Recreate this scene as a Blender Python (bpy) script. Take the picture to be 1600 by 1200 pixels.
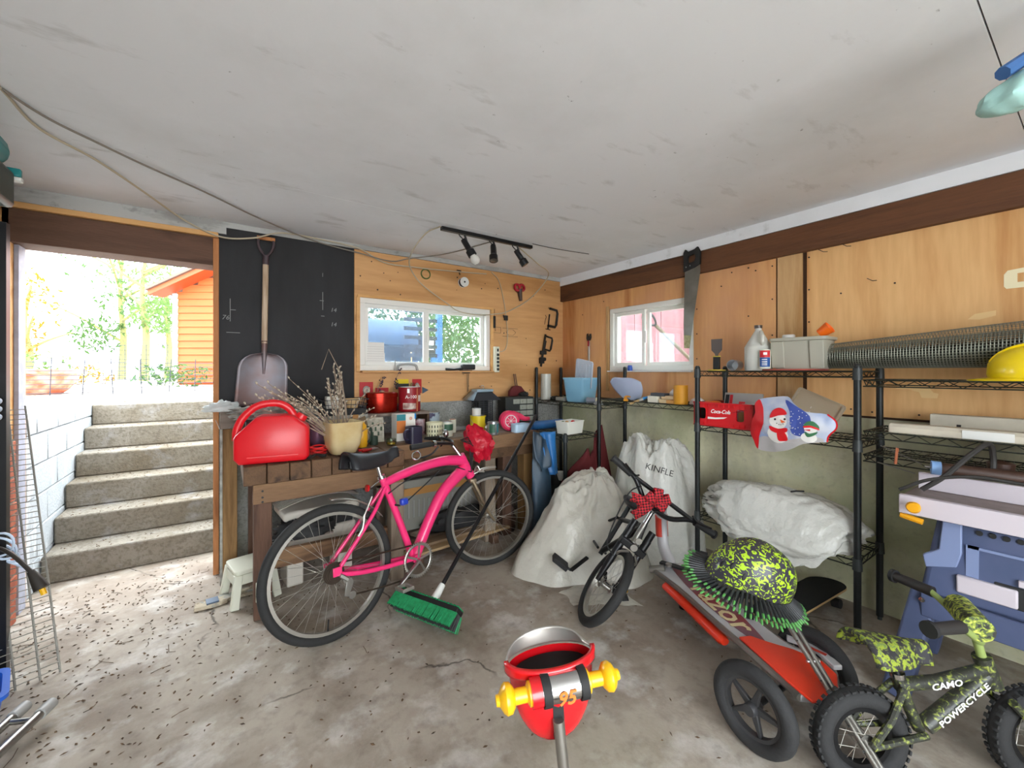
import bpy, math, random
from math import sin, cos, pi, radians, sqrt, atan2
from mathutils import Vector, Matrix, noise, Euler

for o in list(bpy.data.objects):
    bpy.data.objects.remove(o)
S = bpy.context.scene
COL = S.collection
random.seed(7)

# ------------------------------------------------------------------ camera
cam_d = bpy.data.cameras.new('camera')
cam = bpy.data.objects.new('camera', cam_d)
COL.objects.link(cam)
cam.location = (0, 0, 1.4)
cam.rotation_euler = (radians(90), 0, radians(-34.6))
cam_d.sensor_width = 36
cam_d.lens = 36 * 647 / 1600
cam_d.shift_y = -20 / 1600
cam_d.clip_start = 0.05
S.camera = cam

# ------------------------------------------------------------------ sky and exposure
W = bpy.data.worlds.new('sky')
S.world = W
W.use_nodes = True
wb = W.node_tree.nodes['Background']
wb.inputs['Color'].default_value = (0.90, 0.96, 1.0, 1)
wb.inputs['Strength'].default_value = 5.0
S.view_settings.view_transform = 'Standard'
S.view_settings.look = 'None'
S.view_settings.exposure = 1.25
S.view_settings.gamma = 1.0
S.view_settings.use_curve_mapping = False


# ------------------------------------------------------------------ materials
def lin(c):
    if isinstance(c, str):
        c = c.lstrip('#')
        c = [int(c[i:i + 2], 16) / 255 for i in (0, 2, 4)]
        c = [x / 12.92 if x <= .04045 else ((x + .055) / 1.055) ** 2.4 for x in c]
    return (c[0], c[1], c[2], 1)


MATS = {}


def nodes_of(m):
    nt = m.node_tree
    return nt, nt.nodes, nt.links


def mat(key, col=None, rough=.5, metal=0, var=0, vscale=8, bump=0, bscale=40, col2=None, trans=0, sheen=0, coat=0, alpha=1, stretch=(1, 1, 1), sss=0, spec=.5, ramp=(.35, .65), detail=4):
    """Principled material; col/col2 blended by noise in object space."""
    if key in MATS:
        return MATS[key]
    m = bpy.data.materials.new(key)
    m.use_nodes = True
    nt, N, L = nodes_of(m)
    b = N['Principled BSDF']
    c = lin(col)
    b.inputs['Base Color'].default_value = c
    b.inputs['Roughness'].default_value = rough
    b.inputs['Metallic'].default_value = metal
    b.inputs['Specular IOR Level'].default_value = spec
    if trans:
        b.inputs['Transmission Weight'].default_value = trans
    if coat:
        b.inputs['Coat Weight'].default_value = coat
        b.inputs['Coat Roughness'].default_value = .15
    if alpha < 1:
        b.inputs['Alpha'].default_value = alpha
    if sss:
        b.inputs['Subsurface Weight'].default_value = sss
        b.inputs['Subsurface Radius'].default_value = (.01, .01, .01)
    if var or col2 is not None or bump:
        tc = N.new('ShaderNodeTexCoord')
        mp = N.new('ShaderNodeMapping')
        mp.inputs['Scale'].default_value = stretch
        L.new(tc.outputs['Object'], mp.inputs['Vector'])
    if var or col2 is not None:
        n = N.new('ShaderNodeTexNoise')
        n.inputs['Scale'].default_value = vscale
        n.inputs['Detail'].default_value = detail
        L.new(mp.outputs[0], n.inputs['Vector'])
        r = N.new('ShaderNodeValToRGB')
        c2 = lin(col2) if col2 is not None else tuple(x * (1 - var) for x in c[:3]) + (1,)
        r.color_ramp.elements[0].position = ramp[0]
        r.color_ramp.elements[1].position = ramp[1]
        r.color_ramp.elements[0].color = c2
        r.color_ramp.elements[1].color = c
        L.new(n.outputs['Fac'], r.inputs['Fac'])
        L.new(r.outputs['Color'], b.inputs['Base Color'])
    if bump:
        n2 = N.new('ShaderNodeTexNoise')
        n2.inputs['Scale'].default_value = bscale
        n2.inputs['Detail'].default_value = 5
        L.new(mp.outputs[0], n2.inputs['Vector'])
        bp = N.new('ShaderNodeBump')
        bp.inputs['Strength'].default_value = bump
        bp.inputs['Distance'].default_value = .01
        L.new(n2.outputs['Fac'], bp.inputs['Height'])
        L.new(bp.outputs[0], b.inputs['Normal'])
    MATS[key] = m
    return m


def wood(key, c1, c2, axis='X', scale=1.0, rough=.7, knots=False, wave=6.0, dist=6.0, bump=.15, blotch=None):
    """Board with grain along the axis."""
    if key in MATS:
        return MATS[key]
    m = bpy.data.materials.new(key)
    m.use_nodes = True
    nt, N, L = nodes_of(m)
    b = N['Principled BSDF']
    b.inputs['Roughness'].default_value = rough
    tc = N.new('ShaderNodeTexCoord')
    mp = N.new('ShaderNodeMapping')
    st = {'X': (.12, 1, 1), 'Y': (1, .12, 1), 'Z': (1, 1, .12)}[axis]
    mp.inputs['Scale'].default_value = [s * scale for s in st]
    L.new(tc.outputs['Object'], mp.inputs['Vector'])
    n = N.new('ShaderNodeTexNoise')
    n.inputs['Scale'].default_value = wave
    n.inputs['Detail'].default_value = 6
    n.inputs['Distortion'].default_value = dist * .12
    L.new(mp.outputs[0], n.inputs['Vector'])
    n2 = N.new('ShaderNodeTexNoise')
    n2.inputs['Scale'].default_value = wave * 14
    n2.inputs['Detail'].default_value = 3
    L.new(mp.outputs[0], n2.inputs['Vector'])
    # growth rings: repeated bands of the smooth noise
    mu = N.new('ShaderNodeMath'); mu.operation = 'MULTIPLY'; mu.inputs[1].default_value = 16
    L.new(n.outputs['Fac'], mu.inputs[0])
    sn = N.new('ShaderNodeMath'); sn.operation = 'SINE'
    L.new(mu.outputs[0], sn.inputs[0])
    ma = N.new('ShaderNodeMath'); ma.operation = 'MULTIPLY_ADD'; ma.inputs[1].default_value = .16; ma.inputs[2].default_value = .0
    L.new(sn.outputs[0], ma.inputs[0])
    ad = N.new('ShaderNodeMath'); ad.operation = 'ADD'
    L.new(ma.outputs[0], ad.inputs[0]); L.new(n.outputs['Fac'], ad.inputs[1])
    ad2 = N.new('ShaderNodeMath'); ad2.operation = 'MULTIPLY_ADD'; ad2.inputs[1].default_value = .35
    L.new(n2.outputs['Fac'], ad2.inputs[0]); L.new(ad.outputs[0], ad2.inputs[2])
    r = N.new('ShaderNodeValToRGB')
    r.color_ramp.elements[0].position = .35; r.color_ramp.elements[1].position = .95
    r.color_ramp.elements[0].color = lin(c2); r.color_ramp.elements[1].color = lin(c1)
    L.new(ad2.outputs[0], r.inputs['Fac'])
    out = r.outputs['Color']
    if knots:
        v = N.new('ShaderNodeTexVoronoi'); v.inputs['Scale'].default_value = 3.2
        L.new(tc.outputs['Object'], v.inputs['Vector'])
        rr = N.new('ShaderNodeValToRGB')
        rr.color_ramp.elements[0].position = .02; rr.color_ramp.elements[1].position = .05
        rr.color_ramp.elements[0].color = lin('#4a2a12'); rr.color_ramp.elements[1].color = (1, 1, 1, 1)
        L.new(v.outputs['Distance'], rr.inputs['Fac'])
        mx = N.new('ShaderNodeMix'); mx.data_type = 'RGBA'; mx.blend_type = 'MULTIPLY'; mx.inputs[0].default_value = .9
        L.new(out, mx.inputs[6]); L.new(rr.outputs['Color'], mx.inputs[7])
        out = mx.outputs[2]
    if blotch:
        n3 = N.new('ShaderNodeTexNoise'); n3.inputs['Scale'].default_value = 2.2; n3.inputs['Detail'].default_value = 5
        L.new(tc.outputs['Object'], n3.inputs['Vector'])
        r3 = N.new('ShaderNodeValToRGB')
        r3.color_ramp.elements[0].position = .42; r3.color_ramp.elements[1].position = .68
        r3.color_ramp.elements[0].color = (0, 0, 0, 1); r3.color_ramp.elements[1].color = (.75, .75, .75, 1)
        L.new(n3.outputs['Fac'], r3.inputs['Fac'])
        mx = N.new('ShaderNodeMix'); mx.data_type = 'RGBA'
        L.new(r3.outputs['Color'], mx.inputs[0]); L.new(out, mx.inputs[6]); mx.inputs[7].default_value = lin(blotch)
        out = mx.outputs[2]
    L.new(out, b.inputs['Base Color'])
    bp = N.new('ShaderNodeBump'); bp.inputs['Strength'].default_value = bump; bp.inputs['Distance'].default_value = .01
    L.new(n2.outputs['Fac'], bp.inputs['Height']); L.new(bp.outputs[0], b.inputs['Normal'])
    MATS[key] = m
    return m


def layered(key, base, layers, rough=.85, bump=.3, bscale=60, cracks=None):
    """Concrete or plaster: base colour + list of (noise scale, lo, hi, colour, strength, stretch)."""
    if key in MATS:
        return MATS[key]
    m = bpy.data.materials.new(key)
    m.use_nodes = True
    nt, N, L = nodes_of(m)
    b = N['Principled BSDF']
    b.inputs['Roughness'].default_value = rough
    b.inputs['Specular IOR Level'].default_value = .3
    tc = N.new('ShaderNodeTexCoord')
    rgb = N.new('ShaderNodeRGB'); rgb.outputs[0].default_value = lin(base)
    out = rgb.outputs[0]
    for i, (sc, lo, hi, c, stg, st) in enumerate(layers):
        mp = N.new('ShaderNodeMapping'); mp.inputs['Scale'].default_value = st
        mp.inputs['Location'].default_value = (3.1 * i, 1.7 * i, .9 * i)
        L.new(tc.outputs['Object'], mp.inputs['Vector'])
        n = N.new('ShaderNodeTexNoise'); n.inputs['Scale'].default_value = sc; n.inputs['Detail'].default_value = 7; n.inputs['Roughness'].default_value = .6
        L.new(mp.outputs[0], n.inputs['Vector'])
        r = N.new('ShaderNodeValToRGB')
        r.color_ramp.elements[0].position = lo; r.color_ramp.elements[1].position = hi
        r.color_ramp.elements[0].color = (0, 0, 0, 1); r.color_ramp.elements[1].color = (stg, stg, stg, 1)
        L.new(n.outputs['Fac'], r.inputs['Fac'])
        mx = N.new('ShaderNodeMix'); mx.data_type = 'RGBA'
        L.new(r.outputs['Color'], mx.inputs[0]); L.new(out, mx.inputs[6]); mx.inputs[7].default_value = lin(c)
        out = mx.outputs[2]
    if cracks:
        sc, wd, c = cracks
        n = N.new('ShaderNodeTexNoise'); n.inputs['Scale'].default_value = 3; n.inputs['Detail'].default_value = 6
        L.new(tc.outputs['Object'], n.inputs['Vector'])
        mxv = N.new('ShaderNodeMix'); mxv.data_type = 'RGBA'; mxv.inputs[0].default_value = .25
        L.new(tc.outputs['Object'], mxv.inputs[6]); L.new(n.outputs['Color'], mxv.inputs[7])
        v = N.new('ShaderNodeTexVoronoi'); v.feature = 'DISTANCE_TO_EDGE'; v.inputs['Scale'].default_value = sc
        L.new(mxv.outputs[2], v.inputs['Vector'])
        r = N.new('ShaderNodeValToRGB')
        r.color_ramp.elements[0].position = wd * .4; r.color_ramp.elements[1].position = wd
        r.color_ramp.elements[0].color = (.8, .8, .8, 1); r.color_ramp.elements[1].color = (0, 0, 0, 1)
        L.new(v.outputs['Distance'], r.inputs['Fac'])
        n4 = N.new('ShaderNodeTexNoise'); n4.inputs['Scale'].default_value = 1.3
        L.new(tc.outputs['Object'], n4.inputs['Vector'])
        r4 = N.new('ShaderNodeValToRGB'); r4.color_ramp.elements[0].position = .5; r4.color_ramp.elements[1].position = .56
        L.new(n4.outputs['Fac'], r4.inputs['Fac'])
        mm = N.new('ShaderNodeMath'); mm.operation = 'MULTIPLY'
        L.new(r.outputs['Color'], mm.inputs[0]); L.new(r4.outputs['Color'], mm.inputs[1])
        mx = N.new('ShaderNodeMix'); mx.data_type = 'RGBA'
        L.new(mm.outputs[0], mx.inputs[0]); L.new(out, mx.inputs[6]); mx.inputs[7].default_value = lin(c)
        out = mx.outputs[2]
    L.new(out, b.inputs['Base Color'])
    n2 = N.new('ShaderNodeTexNoise'); n2.inputs['Scale'].default_value = bscale; n2.inputs['Detail'].default_value = 6
    L.new(tc.outputs['Object'], n2.inputs['Vector'])
    bp = N.new('ShaderNodeBump'); bp.inputs['Strength'].default_value = bump; bp.inputs['Distance'].default_value = .01
    L.new(n2.outputs['Fac'], bp.inputs['Height']); L.new(bp.outputs[0], b.inputs['Normal'])
    MATS[key] = m
    return m


def patches(key, cols, scale=20, stretch=(1, 1, 1), rough=.5, cuts=(.42, .52, .6), coat=0, dist=.6):
    """Hard-edged printed patches (camouflage, splotches)."""
    if key in MATS:
        return MATS[key]
    m = bpy.data.materials.new(key)
    m.use_nodes = True
    nt, N, L = nodes_of(m)
    b = N['Principled BSDF']
    b.inputs['Roughness'].default_value = rough
    b.inputs['Coat Weight'].default_value = coat
    tc = N.new('ShaderNodeTexCoord'); mp = N.new('ShaderNodeMapping'); mp.inputs['Scale'].default_value = stretch
    L.new(tc.outputs['Object'], mp.inputs['Vector'])
    n = N.new('ShaderNodeTexNoise'); n.inputs['Scale'].default_value = scale; n.inputs['Detail'].default_value = 2.5; n.inputs['Distortion'].default_value = dist
    L.new(mp.outputs[0], n.inputs['Vector'])
    r = N.new('ShaderNodeValToRGB'); r.color_ramp.interpolation = 'CONSTANT'
    els = r.color_ramp.elements
    els[0].position = 0; els[0].color = lin(cols[0])
    els[1].position = cuts[0]; els[1].color = lin(cols[1])
    for i in range(2, len(cols)):
        e = els.new(cuts[i - 1]); e.color = lin(cols[i])
    L.new(n.outputs['Fac'], r.inputs['Fac']); L.new(r.outputs['Color'], b.inputs['Base Color'])
    MATS[key] = m
    return m


def checker(key, c1, c2, scale, rough=.8):
    if key in MATS:
        return MATS[key]
    m = bpy.data.materials.new(key)
    m.use_nodes = True
    nt, N, L = nodes_of(m)
    tc = N.new('ShaderNodeTexCoord'); ch = N.new('ShaderNodeTexChecker')
    ch.inputs['Scale'].default_value = scale; ch.inputs['Color1'].default_value = lin(c1); ch.inputs['Color2'].default_value = lin(c2)
    L.new(tc.outputs['Object'], ch.inputs['Vector'])
    L.new(ch.outputs['Color'], N['Principled BSDF'].inputs['Base Color'])
    N['Principled BSDF'].inputs['Roughness'].default_value = rough
    MATS[key] = m
    return m


def glass(key, tint=(1, 1, 1), gloss=.06, dirt=None):
    """Thin pane: see-through with a faint mirror and optional dirt."""
    if key in MATS:
        return MATS[key]
    m = bpy.data.materials.new(key)
    m.use_nodes = True
    nt, N, L = nodes_of(m)
    N.remove(N['Principled BSDF'])
    out = N['Material Output']
    t = N.new('ShaderNodeBsdfTransparent'); t.inputs[0].default_value = lin(tint)
    g = N.new('ShaderNodeBsdfGlossy'); g.inputs['Roughness'].default_value = .02
    mx = N.new('ShaderNodeMixShader'); mx.inputs[0].default_value = gloss
    L.new(t.outputs[0], mx.inputs[1]); L.new(g.outputs[0], mx.inputs[2])
    last = mx.outputs[0]
    if dirt:
        c, amt = dirt
        d = N.new('ShaderNodeBsdfDiffuse'); d.inputs[0].default_value = lin(c)
        n = N.new('ShaderNodeTexNoise'); n.inputs['Scale'].default_value = 9; n.inputs['Detail'].default_value = 8
        tc = N.new('ShaderNodeTexCoord'); L.new(tc.outputs['Object'], n.inputs['Vector'])
        mu = N.new('ShaderNodeMath'); mu.operation = 'MULTIPLY'; mu.inputs[1].default_value = amt
        L.new(n.outputs['Fac'], mu.inputs[0])
        m2 = N.new('ShaderNodeMixShader')
        L.new(mu.outputs[0], m2.inputs[0]); L.new(last, m2.inputs[1]); L.new(d.outputs[0], m2.inputs[2])
        last = m2.outputs[0]
    L.new(last, out.inputs['Surface'])
    MATS[key] = m
    return m


def film(key, col, rough=.3, tl=.35, alpha=1.0, bump=0, bscale=20):
    """Thin plastic film or leaf: diffuse + light passing through + gloss."""
    if key in MATS:
        return MATS[key]
    m = bpy.data.materials.new(key)
    m.use_nodes = True
    nt, N, L = nodes_of(m)
    b = N['Principled BSDF']
    b.inputs['Base Color'].default_value = lin(col); b.inputs['Roughness'].default_value = rough
    if alpha < 1:
        b.inputs['Alpha'].default_value = alpha
    t = N.new('ShaderNodeBsdfTranslucent'); t.inputs[0].default_value = lin(col)
    mx = N.new('ShaderNodeMixShader'); mx.inputs[0].default_value = tl
    L.new(b.outputs[0], mx.inputs[1]); L.new(t.outputs[0], mx.inputs[2])
    last = mx.outputs[0]
    if alpha < 1:
        tr = N.new('ShaderNodeBsdfTransparent'); m3 = N.new('ShaderNodeMixShader'); m3.inputs[0].default_value = alpha
        L.new(tr.outputs[0], m3.inputs[1]); L.new(last, m3.inputs[2]); last = m3.outputs[0]
        b.inputs['Alpha'].default_value = 1
    L.new(last, N['Material Output'].inputs['Surface'])
    if bump:
        n2 = N.new('ShaderNodeTexNoise'); n2.inputs['Scale'].default_value = bscale; n2.inputs['Detail'].default_value = 5
        tc = N.new('ShaderNodeTexCoord'); L.new(tc.outputs['Object'], n2.inputs['Vector'])
        bp = N.new('ShaderNodeBump'); bp.inputs['Strength'].default_value = bump; bp.inputs['Distance'].default_value = .02
        L.new(n2.outputs['Fac'], bp.inputs['Height']); L.new(bp.outputs[0], b.inputs['Normal'])
    MATS[key] = m
    return m


# ------------------------------------------------------------------ mesh builder
I4 = Matrix.Identity(4)


def TR(x=0, y=0, z=0):
    return Matrix.Translation((x, y, z))


def RX(a):
    return Matrix.Rotation(radians(a), 4, 'X')


def RY(a):
    return Matrix.Rotation(radians(a), 4, 'Y')


def RZ(a):
    return Matrix.Rotation(radians(a), 4, 'Z')


def frame(p0, p1, up=(0, 0, 1)):
    """Matrix with Z from p0 to p1, origin p0."""
    p0 = Vector(p0); z = (Vector(p1) - p0).normalized()
    up = Vector(up)
    if abs(z.dot(up)) > .98:
        up = Vector((1, 0, 0))
    x = up.cross(z).normalized(); y = z.cross(x)
    m = Matrix((x, y, z)).transposed().to_4x4()
    m.translation = p0
    return m


def basis(o, x, y, z):
    m = Matrix((Vector(x), Vector(y), Vector(z))).transposed().to_4x4()
    m.translation = Vector(o)
    return m


PM = {}


class MB:
    def __init__(s, m=None):
        s.v = []; s.f = []; s.m = m or I4

    def add(s, vs, fs, m=None):
        n = len(s.v)
        mm = s.m @ m if m is not None else s.m
        s.v += [mm @ Vector(p) for p in vs]
        s.f += [tuple(i + n for i in f) for f in fs]
        return s

    def box(s, x0, x1, y0, y1, z0, z1, m=None):
        v = [(x, y, z) for z in (z0, z1) for y in (y0, y1) for x in (x0, x1)]
        return s.add(v, [(0, 2, 3, 1), (4, 5, 7, 6), (0, 1, 5, 4), (2, 6, 7, 3), (0, 4, 6, 2), (1, 3, 7, 5)], m)

    def cbox(s, c, d, m=None):
        return s.box(c[0] - d[0] / 2, c[0] + d[0] / 2, c[1] - d[1] / 2, c[1] + d[1] / 2, c[2] - d[2] / 2, c[2] + d[2] / 2, m)

    def bar(s, p0, p1, w, h, up=(0, 0, 1)):
        """rectangular bar between two points"""
        f = frame(p0, p1, up)
        ln = (Vector(p1) - Vector(p0)).length
        return s.box(-w / 2, w / 2, -h / 2, h / 2, 0, ln, f)

    def lathe(s, prof, n=24, m=None, a0=0, a1=2 * pi, sx=1, sy=1):
        full = abs(a1 - a0 - 2 * pi) < 1e-6
        k = n if full else n + 1
        v = []; f = []
        for r, z in prof:
            for i in range(k):
                a = a0 + (a1 - a0) * i / n
                v.append((r * cos(a) * sx, r * sin(a) * sy, z))
        for j in range(len(prof) - 1):
            for i in range(n):
                i2 = (i + 1) % k
                f.append((j * k + i, j * k + i2, (j + 1) * k + i2, (j + 1) * k + i))
        if full:
            if prof[0][0] > 1e-6 and prof[0] != prof[-1]:
                f.append(tuple(reversed(range(k))))
            if prof[-1][0] > 1e-6 and prof[0] != prof[-1]:
                f.append(tuple((len(prof) - 1) * k + i for i in range(k)))
        return s.add(v, f, m)

    def cyl(s, p0, p1, r, n=12, r1=None):
        ln = (Vector(p1) - Vector(p0)).length
        return s.lathe([(r, 0), (r if r1 is None else r1, ln)], n, frame(p0, p1))

    def tube(s, pts, r, n=8, closed=False, m=None, flat=1.0):
        """swept tube; r number or list"""
        pts = [Vector(p) for p in pts]
        k = len(pts)
        rs = r if isinstance(r, (list, tuple)) else [r] * k
        v = []; f = []
        t0 = None; nx = None
        for i in range(k):
            if closed:
                t = (pts[(i + 1) % k] - pts[i - 1]).normalized()
            else:
                t = (pts[min(i + 1, k - 1)] - pts[max(i - 1, 0)]).normalized()
            if nx is None:
                a = Vector((0, 0, 1)) if abs(t.z) < .9 else Vector((1, 0, 0))
                nx = a.cross(t).normalized()
            else:
                nx = (nx - t * nx.dot(t))
                nx = nx.normalized() if nx.length > 1e-6 else Vector((1, 0, 0)).cross(t).normalized()
            ny = t.cross(nx)
            for j in range(n):
                a = 2 * pi * j / n
                v.append(pts[i] + (nx * cos(a) + ny * sin(a) * flat) * rs[i])
        for i in range(k if closed else k - 1):
            i2 = (i + 1) % k
            for j in range(n):
                j2 = (j + 1) % n
                f.append((i * n + j, i * n + j2, i2 * n + j2, i2 * n + j))
        if not closed:
            f.append(tuple(reversed(range(n)))); f.append(tuple((k - 1) * n + j for j in range(n)))
        return s.add(v, f, m)

    def prism(s, poly, z0, z1, m=None):
        k = len(poly)
        v = [(p[0], p[1], z0) for p in poly] + [(p[0], p[1], z1) for p in poly]
        f = [tuple(reversed(range(k))), tuple(range(k, 2 * k))]
        f += [(i, (i + 1) % k, k + (i + 1) % k, k + i) for i in range(k)]
        return s.add(v, f, m)

    def ring_prism(s, outer, inner, z0, z1, m=None):
        """plate with a hole; outer and inner have the same number of points"""
        k = len(outer)
        v = [(p[0], p[1], z0) for p in outer] + [(p[0], p[1], z0) for p in inner] + [(p[0], p[1], z1) for p in outer] + [(p[0], p[1], z1) for p in inner]
        f = []
        for i in range(k):
            j = (i + 1) % k
            f += [(i, k + i, k + j, j), (2 * k + i, 2 * k + j, 3 * k + j, 3 * k + i), (i, j, 2 * k + j, 2 * k + i), (k + i, 3 * k + i, 3 * k + j, k + j)]
        return s.add(v, f, m)

    def ell(s, c, r, n=14, k=8, m=None, z0=-1, z1=1):
        """ellipsoid (z0..z1 limits in unit sphere height)"""
        pr = []
        a0 = math.asin(z0); a1 = math.asin(z1)
        for i in range(k + 1):
            a = a0 + (a1 - a0) * i / k
            pr.append((max(cos(a), 0), sin(a)))
        mm = TR(*c) @ Matrix.Diagonal((r[0], r[1], r[2], 1))
        return s.lathe(pr, n, (m @ mm) if m is not None else mm)

    def torus(s, R, r, n=40, k=10, m=None, rz=None):
        v = []; f = []
        rz = rz or r
        for i in range(n):
            a = 2 * pi * i / n
            for j in range(k):
                b = 2 * pi * j / k
                v.append(((R + r * cos(b)) * cos(a), (R + r * cos(b)) * sin(a), rz * sin(b)))
        for i in range(n):
            for j in range(k):
                f.append((i * k + j, ((i + 1) % n) * k + j, ((i + 1) % n) * k + (j + 1) % k, i * k + (j + 1) % k))
        return s.add(v, f, m)

    def grid(s, fn, nu, nv, m=None, closed_u=False):
        v = []; f = []
        ku = nu if closed_u else nu + 1
        for j in range(nv + 1):
            for i in range(ku):
                v.append(fn(i / nu, j / nv))
        for j in range(nv):
            for i in range(nu):
                i2 = (i + 1) % ku
                f.append((j * ku + i, j * ku + i2, (j + 1) * ku + i2, (j + 1) * ku + i))
        return s.add(v, f, m)

    def build(s, name, m, parent=None, world=False, bevel=0, smooth=True, sharp=42, solid=0, subsurf=0, seg=2):
        me = bpy.data.meshes.new(name)
        v = s.v
        if world and parent is not None:
            inv = PM[parent.name].inverted()
            v = [inv @ p for p in v]
        me.from_pydata([tuple(p) for p in v], [], s.f)
        me.update()
        o = bpy.data.objects.new(name, me)
        COL.objects.link(o)
        if m is not None:
            me.materials.append(MATS[m] if isinstance(m, str) else m)
        if smooth:
            me.polygons.foreach_set('use_smooth', [True] * len(me.polygons))
            me.set_sharp_from_angle(angle=radians(sharp))
        if parent is not None:
            o.parent = parent
        if solid:
            md = o.modifiers.new('thickness', 'SOLIDIFY'); md.thickness = solid; md.offset = 0
        if bevel:
            md = o.modifiers.new('bevel', 'BEVEL'); md.width = bevel; md.segments = seg; md.limit_method = 'ANGLE'; md.angle_limit = radians(50)
        if subsurf:
            md = o.modifiers.new('subsurf', 'SUBSURF'); md.levels = subsurf; md.render_levels = subsurf
        PM[o.name] = (PM[parent.name] if parent is not None else I4).copy()
        return o


def tag(o, label=None, cat=None, group=None, kind=None):
    if label:
        o['label'] = label
    if cat:
        o['category'] = cat
    if group:
        o['group'] = group
    if kind:
        o['kind'] = kind
    return o


def thing(name, label, cat, loc=(0, 0, 0), rz=0, group=None, M=None):
    o = bpy.data.objects.new(name, None)
    COL.objects.link(o)
    o.empty_display_size = .05
    m = M if M is not None else TR(*loc) @ RZ(rz)
    o.matrix_basis = m
    PM[o.name] = m.copy()
    return tag(o, label, cat, group)


def single(mb, name, m, label, cat, group=None, **k):
    o = mb.build(name, m, **k)
    return tag(o, label, cat, group)


def move(o, m):
    o.matrix_basis = m
    PM[o.name] = m.copy()
    return o


def spline(pts, n=6, closed=False):
    """Catmull-Rom through points"""
    P = [Vector(p) for p in pts]
    out = []
    k = len(P)
    rng = range(k) if closed else range(k - 1)
    for i in rng:
        p1 = P[i]; p2 = P[(i + 1) % k]
        p0 = P[i - 1] if (i > 0 or closed) else p1 * 2 - p2
        p3 = P[(i + 2) % k] if (i + 2 < k or closed) else p2 * 2 - p1
        for j in range(n):
            t = j / n
            out.append(.5 * ((2 * p1) + (-p0 + p2) * t + (2 * p0 - 5 * p1 + 4 * p2 - p3) * t * t + (-p0 + 3 * p1 - 3 * p2 + p3) * t ** 3))
    if not closed:
        out.append(P[-1])
    return out


def text_mb(txt, size, m, depth=.0006, bold=0, shear=0, wrap=None, sx=1.0):
    """Lettering as thin geometry in the XY plane of m (wrap: cylinder radius, letters run round +Y facing)"""
    cu = bpy.data.curves.new('lettering', 'FONT')
    cu.body = txt; cu.size = size; cu.align_x = 'CENTER'; cu.align_y = 'CENTER'
    cu.extrude = depth; cu.offset = bold; cu.shear = shear; cu.resolution_u = 2
    ob = bpy.data.objects.new('lettering', cu)
    COL.objects.link(ob)
    dg = bpy.context.evaluated_depsgraph_get()
    me = bpy.data.meshes.new_from_object(ob.evaluated_get(dg))
    vs = [v.co.copy() for v in me.vertices]
    fs = [tuple(p.vertices) for p in me.polygons]
    bpy.data.objects.remove(ob); bpy.data.curves.remove(cu); bpy.data.meshes.remove(me)
    for v in vs:
        v.x *= sx
        if wrap:
            a = v.x / wrap
            v.x, v.y, v.z = (wrap + v.z) * sin(a), v.y, (wrap + v.z) * cos(a) - wrap
    b = MB()
    b.add(vs, fs, m)
    return b


def round_rect(w, h, r, n=4, cx=0, cy=0):
    out = []
    for (sx, sy, a0) in ((1, 1, 0), (-1, 1, 90), (-1, -1, 180), (1, -1, 270)):
        for i in range(n + 1):
            a = radians(a0 + 90 * i / n)
            out.append((cx + sx * (w / 2 - r) + r * cos(a), cy + sy * (h / 2 - r) + r * sin(a)))
    return out


def fbm(p, f=1.0, o=3):
    return noise.fractal(Vector(p) * f, 1.0, 2.0, o, noise_basis='PERLIN_ORIGINAL')


# ================================================================== the setting
XL, XR, YB, YF, ZC = -1.3, 3.125, 3.52, -1.7, 2.44
layered('floor_concrete', '#a99f92', [
    (1.1, .45, .62, '#897b6e', .8, (1, 1, 1)),
    (2.6, .50, .66, '#76685b', .65, (1, 1, 1)),
    (5.0, .52, .70, '#d6d3ce', .6, (1, 1, 1)),
    (18, .50, .75, '#6a6058', .45, (1, 1, 1)),
    (.8, .56, .70, '#8d8a6a', .35, (1, 1, 1))], rough=.75, bump=.25, bscale=35, cracks=(1.1, .006, '#2b2722'))
layered('ceiling_paint', '#e8e9ed', [
    (.9, .45, .7, '#d2d2d3', .7, (1, 1, 1)),
    (3.0, .55, .75, '#e4e5e8', .6, (1, .4, 1)),
    (7.0, .60, .72, '#a9a7a4', .5, (.35, 1, 1)),
    (24, .70, .76, '#4d4a46', .8, (1, 1, 1))], rough=.8, bump=.08, bscale=25)
layered('old_paint_band', '#b4b4b2', [(3, .5, .6, '#8a8885', .6, (1, 1, 3)), (12, .6, .7, '#6b6966', .5, (1, 1, 1))], rough=.8, bump=.1)
layered('wall_concrete', '#dcd7b8', [
    (1.0, .42, .62, '#b0b78d', .7, (1, 1, 1)),
    (2.2, .48, .66, '#a8a28e', .7, (1, 1, .6)),
    (6.0, .52, .72, '#d9d7c6', .5, (1, 1, 1)),
    (30, .55, .75, '#8d8975', .35, (1, 1, 1))], rough=.9, bump=.35, bscale=30)
layered('wall_concrete_back', '#9a9a98', [
    (1.4, .45, .65, '#838576', .8, (1, 1, 1)),
    (4.0, .50, .68, '#b9b9b6', .6, (1, 1, 1)),
    (60, .48, .60, '#6a6a66', .5, (1, 1, 1))], rough=.9, bump=.4, bscale=40)
layered('stair_concrete', '#857f74', [
    (2.0, .42, .62, '#675c4a', .8, (1, 1, 1)),
    (45, .48, .62, '#5f574a', .6, (1, 1, 1)),
    (5, .55, .7, '#9fa0a2', .5, (1, 1, 1))], rough=.9, bump=.6, bscale=70)
layered('block_concrete', '#b0b6ba', [
    (2.5, .45, .65, '#9aa3a8', .7, (1, 1, 1)),
    (5, .56, .62, '#dfe4e6', .7, (1, 1, .4)),
    (50, .5, .7, '#7f8688', .4, (1, 1, 1))], rough=.9, bump=.4, bscale=60)
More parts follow.
